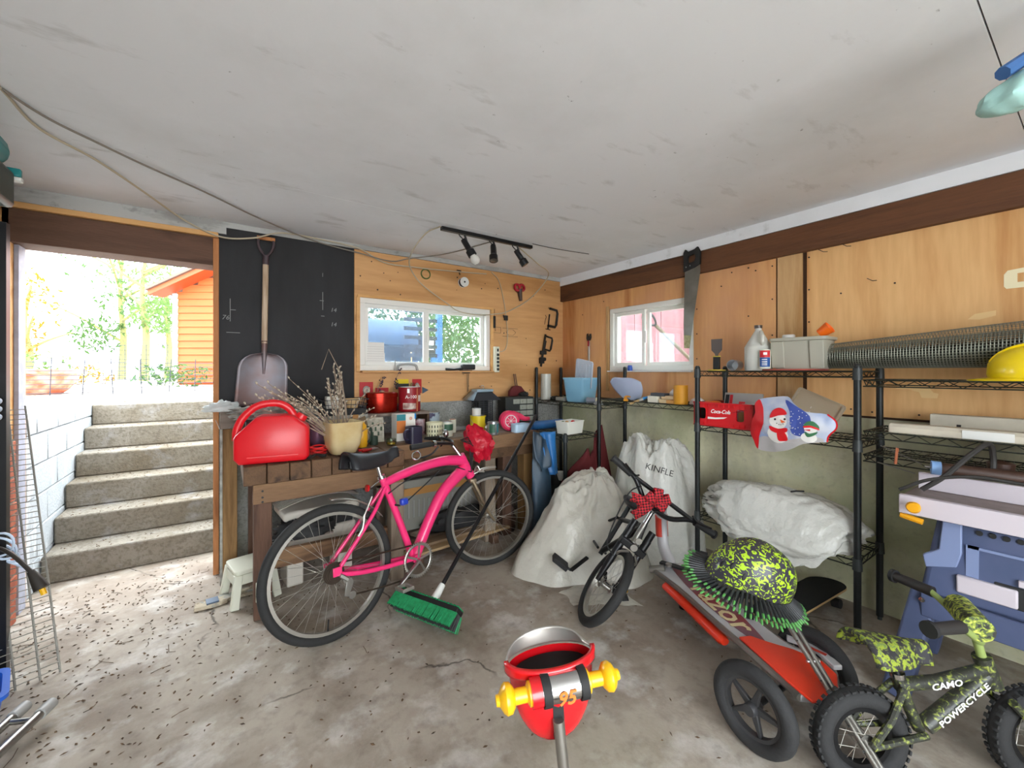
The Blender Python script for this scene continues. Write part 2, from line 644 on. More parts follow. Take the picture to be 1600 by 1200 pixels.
layered('yard_ground', '#cbc5bb', [(3, .45, .6, '#a89e90', .8, (1, 1, 1)), (40, .5, .62, '#4f4740', .7, (1, 1, 1)), (9, .55, .7, '#cfcac2', .7, (1, 1, 1))], rough=.95, bump=.6, bscale=40)
wood('plywood_back', '#d8a670', '#b5824c', 'X', 1.0, .65, True, 3.2, 9, .06)
wood('plywood_right', '#e2ab72', '#b87640', 'Z', 1.0, .6, False, 3.0, 10, .06, blotch='#cf9770')
wood('plywood_pale', '#e8ba80', '#c08448', 'Z', 1.0, .6, False, 3.0, 10, .06)
wood('batten_wood', '#cfa878', '#b08450', 'Z', 1.2, .7, False, 7, 4, .1)
wood('beam_wood', '#6b4226', '#3f2413', 'Y', 1.0, .7, False, 7, 5, .25)
wood('header_wood', '#6b4c3b', '#4b3225', 'X', 1.0, .75, False, 9, 5, .3)
wood('jamb_wood', '#c48450', '#8f5528', 'Z', 1.0, .7, False, 8, 4, .15)
wood('fresh_trim', '#e0ae72', '#c18a4a', 'X', 1.0, .65, False, 8, 4, .1)
mat('gap_dark', '#3a2413', .9)
mat('blackboard', '#1d1c1e', .75, var=.0, col2='#2a2a2d', vscale=5, bump=.08, bscale=80, stretch=(1, 1, .3))
mat('chalk', '#8d8d8d', .95)
mat('vinyl', '#e6e4de', .35)
mat('peeled', '#e8c48a', .7)
mat('nail', '#2e2118', .6)
glass('pane_dirty', (.86, .93, 1), .07, ('#c9dcf0', .32))
glass('pane_clear', (.9, .97, .97), .08, ('#dff0ee', .14))


def plate_hole(mb, axis, a0, a1, z0, z1, d0, d1, holes):
    """wall slab in the plane (a,z), thickness d0..d1, with rectangular holes [(a0,a1,z0,z1)] sorted along a"""
    def bx(p0, p1, q0, q1):
        if p1 - p0 < 1e-4 or q1 - q0 < 1e-4:
            return
        if axis == 'X':
            mb.box(p0, p1, d0, d1, q0, q1)
        else:
            mb.box(d0, d1, p0, p1, q0, q1)
    cur = a0
    for h in holes:
        bx(cur, h[0], z0, z1); bx(h[0], h[1], z0, h[2]); bx(h[0], h[1], h[3], z1)
        cur = h[1]
    bx(cur, a1, z0, z1)


W1 = (.905, 2.165, 1.405, 2.012)
W2 = (1.93, 2.83, 1.405, 2.012)
DX0, DX1, DZ = -1.0, -.075, 2.127

# floor
tag(MB().box(XL - .2, XR + .2, YF, 4.6, -.12, 0).build('floor', 'floor_concrete'), 'worn concrete garage floor with cracks and stains', kind='structure')
# ceiling: painted sheets with thin seams
ceil = tag(MB().box(XL - .2, XR + .2, YF, YB + .2, ZC + .012, ZC + .15).build('ceiling', 'gap_dark'), 'grey-white painted board ceiling with scuff marks', kind='structure')
for y0, y1 in ((YF, .213), (.217, 2.648), (2.651, YB)):
    for x0, x1 in ((XL, XR),):
        MB().box(x0, x1, y0, y1, ZC, ZC + .0119).build('ceiling_panel', 'ceiling_paint', ceil)
# back wall: concrete base, plywood above
wbk = MB().box(DX1 + .02, XR + .2, 3.53, 3.75, 0, 1.12)
plate_hole(wbk, 'X', DX1 + .02, XR + .2, 1.12, ZC, 3.535, 3.70, [(W1[0], W1[1], W1[2], W1[3])])
plate_hole(wbk, 'X', XL - .2, DX0 - .04, 0, ZC, 3.535, 3.70, [])
wbk.box(DX0 - .04, DX1 + .02, 3.535, 3.70, DZ + .20, ZC)
wall_back = tag(wbk.build('wall_back', 'wall_concrete_back'), 'back wall of concrete below and plywood above', kind='structure')
b = MB(); plate_hole(b, 'X', .862, XR, 1.12, 2.40, 3.52, 3.534, [W1])
b.build('plywood_panel', 'plywood_back', wall_back)
b = MB().box(-.045, .858, 3.515, 3.534, 1.13, 2.405)
bb = b.build('blackboard_panel', 'blackboard', wall_back)
bb['label'] = 'black painted board with faint chalk marks'
chk = MB()
for (x, z, w, h) in ((.02, 1.75, .004, .16), (.0, 1.67, .08, .004), (.02, 1.83, .035, .004), (.62, 1.88, .004, .14), (.60, 1.95, .03, .004), (.61, 1.83, .025, .004), (.62, 2.14, .003, .03)):
    chk.box(x, x + w, 3.5142, 3.5152, z, z + h)
chk.build('chalk_line', 'chalk', bb)
for t, x, z in (('76', -.005, 1.775), ('14', .70, 1.885), ('14', .70, 1.77)):
    text_mb(t, .045, basis((x, 3.5145, z), (1, 0, 0), (0, 0, 1), (0, -1, 0)), shear=.2).build('chalk_number', 'chalk', bb)
b = MB().box(.0, XR, 3.510, 3.534, 2.402, 2.44); b.build('cornice_board', 'old_paint_band', wall_back)
MB().box(XL, .0, 3.500, 3.534, 2.352, 2.44).build('cornice_board', 'old_paint_band', wall_back)
# stamp print on plywood
b = text_mb('W S', .035, basis((2.20, 3.5195, 1.815), (1, 0, 0), (0, 0, 1), (0, -1, 0)))
for bx in ((2.17, 2.29, 1.842, 1.845), (2.17, 2.29, 1.785, 1.788), (2.288, 2.291, 1.785, 1.845), (2.31, 2.50, 1.838, 1.841), (2.31, 2.50, 1.755, 1.758)):
    b.box(bx[0], bx[1], 3.5186, 3.5198, bx[2], bx[3])
for p in ((2.355, 1.80, 2.385, 1.828), (2.385, 1.828, 2.44, 1.828), (2.44, 1.828, 2.475, 1.80), (2.475, 1.80, 2.44, 1.77), (2.44, 1.77, 2.385, 1.77), (2.385, 1.77, 2.355, 1.80)):
    b.bar((p[0], 3.519, p[1]), (p[2], 3.519, p[3]), .0015, .004, (0, 1, 0))
b.build('grade_stamp', 'nail', wall_back)
# plywood nails / knots as heads
nb = MB()
for i in range(38):
    x = random.uniform(.9, 3.05); z = random.choice([random.uniform(2.06, 2.36), random.uniform(1.15, 1.37), random.uniform(1.4, 2.0)])
    if W1[0] - .03 < x < W1[1] + .03 and W1[2] - .03 < z < W1[3] + .03:
        continue
    nb.cyl((x, 3.521, z), (x, 3.517, z), random.uniform(.003, .007), 8)
nb.build('nail_heads', 'nail', wall_back)['kind'] = 'stuff'

# right wall
wr = MB(); plate_hole(wr, 'Y', YF, YB + .2, 0, 1.128, XR, XR + .2, [])
plate_hole(wr, 'Y', YF, YB + .2, 1.128, ZC, XR + .012, XR + .17, [W2])
wall_right = tag(wr.build('wall_right', 'wall_concrete'), 'right wall of board-formed concrete below plywood sheets', kind='structure')
b = MB(); plate_hole(b, 'Y', 1.318, 3.518, 1.135, 2.178, XR - .002, XR + .0115, [W2]); b.build('plywood_panel', 'plywood_right', wall_right)
b = MB(); plate_hole(b, 'Y', -1.29, 1.132, 1.135, 2.178, XR - .004, XR + .0115, []); b.build('plywood_panel', 'plywood_pale', wall_right)
b = MB(); plate_hole(b, 'Y', YF, -1.295, 1.135, 2.178, XR - .004, XR + .0115, []); b.build('plywood_panel', 'plywood_right', wall_right)
MB().box(XR - .009, XR + .011, 1.157, 1.306, 1.135, 2.178).build('batten', 'batten_wood', wall_right)
MB().box(XR + .004, XR + .0117, 1.10, 1.33, 1.135, 2.178).build('stud_gap', 'gap_dark', wall_right)
MB().box(XR - .04, XR + .012, YF, 3.519, 2.178, 2.35).build('beam', 'beam_wood', wall_right, bevel=.004)
MB().box(XR - .045, XR + .012, YF, 3.519, 2.352, ZC).build('cornice_board', 'ceiling_paint', wall_right)
MB().box(XR - .004, XR, YF, 3.5, 1.122, 1.135).build('joint_strip', 'gap_dark', wall_right)
# form lines in the concrete, shallow ridges
fl = MB()
for z in (.2, .42, .64, .86):
    y = 3.4
    while y > -1.5:
        l = random.uniform(.2, .9)
        fl.box(XR - .002, XR + .002, y - l, y, z - .002, z + .002)
        y -= l + random.uniform(.02, .5)
fl.build('form_ridge', 'wall_concrete', wall_right)
# peeled veneer patches
for pts in ([(.70, 1.30), (.655, 1.325), (.60, 1.33), (.56, 1.31), (.545, 1.285), (.525, 1.28), (.53, 1.255), (.59, 1.255), (.60, 1.285), (.645, 1.30)],
            [(.42, 1.665), (.395, 1.69), (.325, 1.70), (.325, 1.675), (.38, 1.66)]):
    MB().prism([(-p[0], p[1]) for p in pts], 0, .0012, basis((XR - .004, 0, 0), (0, -1, 0), (0, 0, 1), (-1, 0, 0))).build('bare_patch', 'peeled', wall_right)
nb = MB()
for y, z in [(1.34, 2.13), (1.34, 1.9), (1.34, 1.65), (1.34, 1.4), (1.12, 2.14), (1.12, 1.93), (1.12, 1.72), (1.12, 1.5), (1.28, 2.1), (1.18, 2.07), (1.23, 1.9), (1.22, 2.0), (1.5, 2.15), (1.62, 2.14), (1.45, 2.12), (.8, 1.16), (.6, 1.16), (.9, 1.17), (1.9, 1.9), (1.9, 1.7), (1.9, 1.5), (2.9, 2.1), (2.86, 1.75), (2.86, 1.6), (3.2, 2.0), (1.5, 1.8), (.7, 1.9), (.95, 1.88), (1.7, 2.05)]:
    nb.cyl((XR - .004, y, z), (XR - .008, y, z), .005, 8)
nb.build('nail_heads', 'nail', wall_right)['kind'] = 'stuff'
for y, z in ((.78, 1.93), (.9, 2.16), (1.02, 2.155)):
    MB().tube([(XR - .002, y, z), (XR - .04, y + .01, z - .005), (XR - .06, y + .03, z + .01)], .002, 5).build('bent_nail', 'nail', wall_right)

# left wall and the wall behind with an unseen opening added and sized to let daylight in
layered('bounce_concrete', '#cfcbc3', [(2, .45, .6, '#bdb8ae', .7, (1, 1, 1))], bump=.2)
wl = MB().box(XL - .2, XL, YF, 3.535, 0, ZC)
tag(wl.build('wall_left', 'wall_concrete_back'), 'plain left garage wall', kind='structure')
wf = MB(); plate_hole(wf, 'X', XL - .2, XR + .2, 0, ZC + .15, YF - .18, YF, [(-1.22, 1.5, -.0, 2.32)])
tag(wf.build('wall_front', 'wall_concrete_back'), 'unseen front wall with a doorway opening added to let daylight in', kind='structure')
tag(MB().box(-6, 8, -12, YF - .0005, -.12, -.005).build('bounce_drive', 'bounce_concrete'), 'unseen pale drive added to bounce daylight into the garage', kind='structure')  # unseen ground added outside, kept pale to bounce light onto the ceiling

# doorway trims
h = tag(MB().box(DX0 - .03, DX1 + .0, 3.50, 3.70, DZ, 2.316).build('trim_1', 'header_wood', bevel=.003), 'dark brown header board over the doorway', kind='structure')
h = tag(MB().box(DX0 - .06, DX1 + .03, 3.475, 3.70, 2.317, 2.350).build('trim_2', 'fresh_trim', bevel=.003), 'pale new timber strip above the door header', kind='structure')
tag(MB().box(DX1 - .0, DX1 + .033, 3.50, 3.74, 0, 2.316).build('trim_3', 'jamb_wood', bevel=.002), 'orange-brown right door jamb', kind='structure')
tag(MB().box(DX0 - .04, DX0, 3.50, 3.74, 0, 2.316).build('trim_4', 'fresh_trim', bevel=.002), 'left door jamb in pale wood', kind='structure')
mat('stop_grey', '#a9adbd', .6, var=.2, vscale=20)
tag(MB().box(DX0 + .0005, DX0 + .02, 3.56, 3.66, 0, DZ - .001).build('trim_5', 'stop_grey', bevel=.002), 'grey painted door stop on left jamb', kind='structure')


def window(name, label, M, w, h, split, kinds, depth=.11):
    """slider in local x (0..w), z (0..h), y into the wall"""
    fr = MB(M)
    t = .045
    for bx in ((0, w, 0, t), (0, w, h - t, h), (0, t, t, h - t), (w - t, w, t, h - t)):
        fr.box(bx[0], bx[1], 0, depth, bx[2], bx[3])
    o = tag(fr.build(name, 'vinyl', bevel=.003), label, kind='structure')
    s = .032
    for k, (a, b2, y0) in enumerate(((t, split, .022), (split, w - t, .052))):
        sb = MB(M)
        for bx in ((a, b2, t, t + s), (a, b2, h - t - s, h - t), (a, a + s, t + s, h - t - s), (b2 - s, b2, t + s, h - t - s)):
            sb.box(bx[0], bx[1], y0, y0 + .028, bx[2], bx[3])
        so = sb.build('sash', 'vinyl', o, bevel=.002)
        MB(M).box(a + s - .004, b2 - s + .004, y0 + .012, y0 + .016, t + s - .004, h - t - s + .004).build('pane', kinds[k], so)
    lk = MB(M).box(split - .006, split + .02, .012, .022, h * .42, h * .60)
    lk.build('latch', 'vinyl', o, bevel=.002)
    return o


w1 = window('window_1', 'white vinyl sliding window in the plywood back wall', basis((W1[0], YB + .005, W1[2]), (1, 0, 0), (0, 1, 0), (0, 0, 1)), W1[1] - W1[0], W1[3] - W1[2], .60, ('pane_dirty', 'pane_clear'))
w2 = window('window_2', 'white vinyl sliding window in the right plywood wall', basis((XR + .005, W2[1], W2[2]), (0, -1, 0), (1, 0, 0), (0, 0, 1)), W2[1] - W2[0], W2[3] - W2[2], .40, ('pane_clear', 'pane_clear'))
for nm, bx in (('trim_6', (W1[0] - .02, W1[1] + .03, 3.508, 3.522, W1[3], W1[3] + .02)), ('trim_7', (W1[1], W1[1] + .028, 3.500, 3.522, W1[2] - .01, W1[3])), ('trim_8', (W1[0] - .03, W1[0], 3.508, 3.522, W1[2] - .01, W1[3]))):
    tag(MB().box(*bx).build(nm, 'fresh_trim', bevel=.002), 'raw wood strip beside the back window, piece %s' % nm[-1], kind='structure')
tag(MB().box(XR - .012, XR + .005, W2[1] + .0, W2[1] + .035, W2[2] - .2, W2[3] + .03).build('trim_9', 'batten_wood', bevel=.002), 'raw wood strip left of the right wall window', kind='structure')

# ================================================================== outside the doorway
RISE, RUN, SY = .183, .25, 3.96
st = thing('concrete_stairs', 'rough concrete steps climbing outside the doorway', 'stairs', (-.4, SY, 0))
for i in range(6):
    b = MB().box(-.996, .549, SY + RUN * i, SY + RUN * 6 + .3, RISE * i, RISE * (i + 1))
    o = b.build('step', 'stair_concrete', st, world=True, bevel=.012)
GZ = RISE * 6
yg = MB().box(-14, 12, SY + RUN * 6 + .3, 40, GZ - .4, GZ)
yg.box(-14, -1.40, 3.74, SY + RUN * 6 + .3, GZ - .4, GZ).box(.76, 12, 3.74, SY + RUN * 6 + .3, GZ - .4, GZ).box(3.33, 12, -12, 3.74, GZ - .4, GZ)
tag(yg.build('yard', 'yard_ground'), 'gravelly yard ground at the top of the steps', kind='structure')
wl = tag(MB().box(-1.40, -1.05, 3.72, SY + RUN * 6 + .3, 0, GZ - .01).build('wall_stair_left', 'block_concrete'), 'pale concrete block wall left of the steps', kind='structure')
r = 0
for z0 in [i * .20 for i in range(6)]:
    y = 3.72 - (.2 if r % 2 else 0)
    z1 = min(z0 + .194, GZ + .005)
    while y < SY + RUN * 6 + .25:
        a, b2 = max(y, 3.745), min(y + .394, SY + RUN * 6 + .28)
        if b2 - a > .03 and z1 - z0 > .03:
            MB().box(-1.06, -1.0 + random.uniform(-.003, .003), a, b2, z0, z1).build('block', 'block_concrete', wl, bevel=.006, seg=1)
        y += .4
    r += 1
tag(MB().box(.55, .76, 3.75, SY + RUN * 6 + .3, 0, GZ).build('wall_stair_right', 'block_concrete'), 'concrete wall right of the steps', kind='structure')

# leaf litter
mat('litter', '#3d3127', .9, col2='#6a5138', vscale=30)
lt = MB()
def litter(fn, n, zf):
    for i in range(n):
        x, y = fn()
        z = zf(x, y)
        a = random.uniform(0, 2 * pi); l = random.uniform(.004, .013); w = random.uniform(.002, .006); h = random.uniform(.002, .006)
        m = TR(x, y, z + .001) @ Matrix.Rotation(a, 4, 'Z') @ RY(random.uniform(-12, 12))
        lt.add([(-l, 0, 0), (0, -w, .001), (l, 0, h * .3), (0, w, .001), (0, 0, h)], [(0, 1, 4), (1, 2, 4), (2, 3, 4), (3, 0, 4), (0, 3, 2, 1)], m)
def doorpt():
    while True:
        x = random.uniform(-.95, .75); y = random.triangular(1.0, 3.95, 3.5)
        if random.random() < math.exp(-max(0, x + .35) * 2.0) and not (y > 3.45 and x > -.1):
            return x, y
litter(doorpt, 900, lambda x, y: 0)
litter(lambda: (random.uniform(-.5, 2.2), random.uniform(.6, 2.6)), 170, lambda x, y: 0)
litter(lambda: (random.uniform(-.97, -.02), random.uniform(SY + .02, SY + RUN * 6)), 420, lambda x, y: RISE * (1 + min(5, int((y - SY) / RUN))))
litter(lambda: (random.uniform(-3.5, 1.5), random.uniform(5.5, 9)), 900, lambda x, y: GZ)
for i in range(46):
    x, y = doorpt(); a = random.uniform(0, pi); l = random.uniform(.03, .09)
    p = Vector((x, y, .004)); d = Vector((cos(a), sin(a), 0))
    lt.tube([p, p + d * l * .5 + Vector((-d.y, d.x, 0)) * random.uniform(-.01, .01), p + d * l], .0014, 4)
tag(lt.build('leaf_litter', 'litter', smooth=False), 'dry leaf crumbs and twigs scattered over floor, steps and yard', 'leaf litter', kind='stuff')

# terracotta bowl
mat('terracotta', '#c2603f', .8, col2='#d9b7a2', vscale=6, bump=.1)
layered('soil', '#3a2f26', [(30, .5, .6, '#5a4a3c', .7, (1, 1, 1))])
pt = thing('planter_bowl', 'large terracotta bowl planter behind the wire edging outside', 'planter', (-2.05, 7.95, GZ))
MB().lathe([(.0, 0), (.24, 0), (.30, .05), (.38, .16), (.42, .27), (.46, .27), (.46, .33), (.43, .33), (.40, .26), (0, .25)], 36).build('bowl', 'terracotta', pt)
MB().lathe([(0, .262), (.405, .262)], 24).build('soil', 'soil', pt)
film('leaf_green', '#3f5f2a', .5, .4)
film('leaf_green_pale', '#5f7d42', .5, .45)
film('leaf_gold', '#8a6416', .5, .45)
film('leaf_dark', '#2f5426', .5, .35)


def leaves(mb, c, r, n, size, shell=.5, seed=1):
    rnd = random.Random(seed)
    for i in range(n):
        while True:
            p = Vector((rnd.uniform(-1, 1), rnd.uniform(-1, 1), rnd.uniform(-1, 1)))
            if shell < p.length < 1:
                break
        if noise.noise(p * 2.3 + Vector((seed * 3.1, 0, 0))) < -.12:
            continue
        q = Vector((c[0] + p.x * r[0], c[1] + p.y * r[1], c[2] + p.z * r[2]))
        m = TR(*q) @ Euler((rnd.uniform(-1.2, 1.2), rnd.uniform(-1.2, 1.2), rnd.uniform(0, 6.3))).to_matrix().to_4x4()
        l = size * rnd.uniform(.6, 1.3); w = l * .35
        mb.add([(-l, 0, 0), (-l * .2, -w, l * .1), (l, 0, 0), (-l * .2, w, l * .1)], [(0, 1, 2), (0, 2, 3)], m)


b = MB(); leaves(b, (0, 0, .40), (.36, .36, .2), 260, .04, .2, 3); b.build('foliage', 'leaf_green_pale', pt)['kind'] = 'stuff'
# low wire edging
mat('wire_dark', '#3c4048', .5, .6)
we = thing('wire_edging', 'low black wire grid edging at the top of the steps', 'fence', (-1.2, 7.3, GZ))
E0 = Vector((-2.9, 7.35, GZ)); E1 = Vector((.75, 7.45, GZ))
b = MB()
for i in range(8):
    z = GZ + .03 + i * .055
    b.tube([E0 + Vector((0, 0, z - GZ)), E1 + Vector((0, 0, z - GZ))], .0045, 5)
b.build('rails', 'wire_dark', we, world=True)
for i in range(14):
    p = E0.lerp(E1, i / 13)
    tilt = .03 * sin(i * 1.7)
    MB().tube([p, p + Vector((tilt, 0, .47))], .0055, 5).build('stake', 'wire_dark', we, world=True)
# orange clapboard house
mat('siding', '#b5521f', .7, var=.15, vscale=4, stretch=(.2, 1, 4))
mat('siding_trim', '#a8441a', .6)
mat('roofing', '#6b5a50', .9)
mat('corner_board', '#e9e4dd', .6)
HM = basis(((-0.921, 11.812, 1.116)[0], (-0.921, 11.812, 1.116)[1], GZ), (0.82314, -0.56784, 0), (0.56784, 0.82314, 0), (0, 0, 1))
ho = thing('clapboard_house', 'orange clapboard house corner with low eave beyond the doorway', 'house', M=HM)
n = 0
z = .05
while z < 3.2:
    x0 = 0.0 if z < 2.0 else (z - 2.0) / .45
    bb_ = MB().add([(x0, 0, z), (3.0, 0, z), (3.0, .03, z + .158), (x0 + .0, .03, z + .158), (x0, .05, z), (3.0, .05, z), (3.0, .05, z + .158), (x0, .05, z + .158)],
                   [(0, 1, 2, 3), (0, 4, 5, 1), (1, 5, 6, 2), (3, 2, 6, 7), (0, 3, 7, 4), (4, 7, 6, 5)])
    bb_.build('clapboard', 'siding', ho)
    z += .155
MB().box(-.06, .03, -.02, .1, 0, 2.02).build('corner_board', 'corner_board', ho)
MB().box(.03, 3.0, .05, 3.0, 0, 2.0).build('wall', 'siding', ho)
MB().prism([(-.32, 1.93), (3.0, 3.42), (3.0, 3.52), (-.32, 2.03)], -.35, -.30, basis((0, 0, 0), (1, 0, 0), (0, 0, 1), (0, 1, 0))).build('bargeboard', 'siding_trim', ho)
MB().prism([(-.34, 2.03), (3.0, 3.53), (3.0, 3.59), (-.34, 2.09)], -.4, 3.0, basis((0, 0, 0), (1, 0, 0), (0, 0, 1), (0, 1, 0))).build('roof', 'roofing', ho)
MB().prism([(-.30, 1.94), (3.0, 3.42), (3.0, 3.44), (-.30, 1.96)], -.30, .04, basis((0, 0, 0), (1, 0, 0), (0, 0, 1), (0, 1, 0))).build('soffit', 'siding_trim', ho)

# trees and shrubs beyond
mat('bark', '#6f6a4a', .9, col2='#8d9350', vscale=12, bump=.3)
mat('bark_grey', '#8d8579', .9, col2='#6e665b', vscale=14, bump=.3)


def tree(loc, h, branches, crown, label, lm, seed, bark='bark', n=1500, ls=.11, group='trees in the yard'):
    t = thing('tree', label, 'tree', loc, 0, group)
    rnd = random.Random(seed)
    b = MB()
    pts = [(0, 0, 0), (.05, .02, h * .3), (-.05, .05, h * .6), (.1, 0, h)]
    b.tube(spline(pts, 5), [.13 - .1 * i / 15 for i in range(16)], 8)
    for k in range(branches):
        z = h * rnd.uniform(.25, .8); a = rnd.uniform(0, 6.28); l = h * rnd.uniform(.25, .5)
        b.tube(spline([(0, 0, z), (cos(a) * l * .5, sin(a) * l * .5, z + l * .35), (cos(a) * l, sin(a) * l, z + l * .6)], 4), [.05 - .035 * i / 8 for i in range(9)], 6)
    b.build('trunk', bark, t)
    f = MB()
    for (c, r) in crown:
        leaves(f, c, r, n // len(crown), ls, .25, seed + int(c[2] * 7) + int(c[0] * 13))
    f.build('foliage', lm, t, smooth=False)['kind'] = 'stuff'
    return t


p = (-3.123, 20.378, 1.4); tree((p[0], p[1], GZ), 5.2, 7, [((0, 0, 4.2), (1.7, 1.5, 1.3)), ((.5, 0, 2.6), (1.3, 1.2, .8)), ((-.6, 0, 1.6), (.8, .8, .7))], 'forked mossy tree left of the orange house', 'leaf_green', 5, n=1500)
p = (-2.128, 17.261, 1.4); tree((p[0], p[1], GZ), 4.6, 6, [((0, 0, 3.7), (1.2, 1.2, 1.1)), ((.3, 0, 2.1), (.7, .7, .6))], 'small pale green tree close beside the orange house', 'leaf_green_pale', 9, n=900)
p = (-4.39, 16.392, 1.4); tree((p[0], p[1], GZ), 2.6, 5, [((0, 0, 2.1), (.75, .7, 1.0)), ((-.4, 0, 1.0), (.7, .7, .6))], 'golden leaved shrub tree at the left edge of the doorway view', 'leaf_gold', 12, n=900, ls=.08)
p = (-1.808, 20.077, 1.4); tree((p[0], p[1], GZ), 4.2, 5, [((0, 0, 2.6), (.8, .8, 1.6))], 'narrow yellowing tree just left of the house corner', 'leaf_green_pale', 31, n=600)
for i, (px_, lab, mt_) in enumerate((( (-1.134, 11.23, 1.134), 'low green ivy clump at the foot of the house', 'leaf_dark'), ( (-2.643, 13.364, 1.106), 'low golden plant beyond the wire edging', 'leaf_gold'), ( (-0.672, 10.547, 1.143), 'low ivy clump right of the house corner', 'leaf_green'))):
    b = MB(); leaves(b, (0, 0, .2), (.5, .4, .25), 260, .06, .1, 40 + i)
    o = b.build('shrub', mt_, smooth=False); o.location = (px_[0], px_[1], GZ); tag(o, lab, 'shrub', 'low plants in the yard')
# wire mesh fence far behind
b = MB(); A = Vector((-3.318, 17.475, 1.014)); B = Vector((-1.458, 16.191, 1.014)); A.z = B.z = GZ
for i in range(15):
    q = A.lerp(B, i / 14); b.tube([q, q + Vector((0, 0, 1.1))], .008, 4)
for i in range(8):
    b.tube([A + Vector((0, 0, .1 + i * .14)), B + Vector((0, 0, .1 + i * .14))], .006, 4)
o = b.build('mesh_fence', 'wire_dark'); tag(o, 'square wire mesh fence in front of the trees', 'fence')

# ================================================================== behind the windows
mat('grill_grey', '#4d6076', .4, .2, var=.15)
mat('grill_dark', '#262d36', .45)
mat('blue_post', '#3f74b0', .5)
mat('slat_dark', '#3a4048', .7)
gb = thing('barbecue_cart', 'dusty dark barbecue cart outside the left window pane', 'barbecue', (1.99, 4.85, GZ))
MB().prism([(0, 0), (.5, 0), (.5, .2), (.42, .32), (.1, .32), (0, .2)], -.55, .30, basis((-.28, .15, .62), (0, 1, 0), (0, 0, 1), (1, 0, 0))).build('lid', 'grill_grey', gb, bevel=.01)
MB().box(-.83, .05, .15, .62, .43, .615).build('firebox', 'grill_dark', gb, bevel=.006)
MB().box(.055, .36, .2, .55, .50, .53).build('side_shelf', 'grill_dark', gb, bevel=.004)
MB().box(-.83, .0, .12, .62, .37, .40).build('rail_shelf', 'corner_board', gb)
MB().box(-.83, -.12, .2, .6, .0, .365).build('cabinet', 'grill_grey', gb)
for x in (-.02, .22):
    MB().box(x, x + .05, .2, .25, 0, .49).build('leg', 'blue_post', gb)
MB().tube([(-.10, .12, .52), (-.10, .09, .54), (-.10, .085, .30)], .008, 6).build('hose', 'peeled', gb)
MB().box(.10, .24, .185, .2, .58, .70).build('control_panel', 'corner_board', gb)
MB().box(.08, .30, .201, .4, .531, .74).build('burner_box', 'grill_dark', gb)
MB().lathe([(0, 0), (.035, 0), (.045, .11), (.04, .11), (.03, .01), (0, .01)], 16)
b = MB().lathe([(0, 0), (.035, 0), (.045, .11), (.04, .11), (.03, .01), (0, .01)], 16)
o = b.build('white_cup', 'corner_board'); o.location = (1.856, 4.6, 1.49); o.location.z = GZ; tag(o, 'white mug standing outside the left window', 'mug')
p1 = (2.038, 4.45, 1.549); 
sl = thing('slatted_screen', 'dark slats on a bright blue post outside the window', 'screen', (p1[0], p1[1], GZ))
MB().box(-.03, .03, -.03, .03, 0, 1.15).build('post', 'blue_post', sl)
for i in range(11):
    MB().box(-.42, -.031, -.012, .012, .06 + i * .1, .10 + i * .1).build('slat', 'slat_dark', sl)
for i, (px, dd, lab, mt_, sz) in enumerate(((705, 8, 'bushy green shrub outside the right part of the back window', 'leaf_green', 1.3), (750, 10, 'tall pale shrub behind the bushy one outside the back window', 'leaf_green_pale', 1.9), (640, 9.5, 'leafy shrub behind the barbecue', 'leaf_dark', 1.5))):
    d = Vector(( (px - 800) / 647 * 0.82314 + 0.56784, -(px - 800) / 647 * 0.56784 + 0.82314, 0)) * dd
    b = MB(); leaves(b, (0, 0, sz * .8), (sz * .8, sz * .8, sz * .9), 2600, .09, .1, 60 + i); o = b.build('shrub', mt_, smooth=False)
    o.location = (d.x, d.y, GZ); tag(o, lab, 'shrub', 'shrubs outside the back window')
# neighbour's reddish wall beyond the right window, and a shovel leaning there
mat('red_panel', '#8a4f58', .6, col2='#a06a70', vscale=2, stretch=(1, 4, .2))
nw = thing('neighbour_shed', 'pinkish red panelled shed wall beyond the right window', 'shed', (4.6, 2.8, GZ))
for i in range(10):
    MB().box(0, .05, -1.6 + i * .42, -1.6 + i * .42 + .41, 0, 2.6).build('wall_panel', 'red_panel', nw)
MB().box(-.02, .0, -1.6, 2.6, .18, .21).build('skirt_board', 'siding_trim', nw)
mat('shovel_handle', '#7d6a58', .6); mat('fork_dark', '#2f3440', .5)
sv = thing('yard_spade', 'dark D-handled spade leaning outside the right window', 'spade', (3.75, 2.35, GZ))
a0 = Vector((3.45, 2.62, 1.93)); a1 = Vector((3.80, 2.28, 1.42)); a2 = Vector((3.95, 2.12, GZ))
MB().tube([a0 + (a1 - a0) * .15, a1, a2], .018, 8).build('shaft', 'shovel_handle', sv, world=True)
dv = (a1 - a0).normalized(); sd = Vector((0, 1, 0)).cross(dv).cross(dv).normalized()
MB().tube(spline([a0 + dv * .10, a0 + sd * .055 + dv * .04, a0 + sd * .05 - dv * .04, a0 - sd * .05 - dv * .04, a0 - sd * .055 + dv * .04], 5, True), .011, 8, closed=True).build('grip', 'fork_dark', sv, world=True)
MB().box(3.86, 3.98, 2.08, 2.10, GZ, GZ + .25).build('blade', 'fork_dark', sv, world=True)


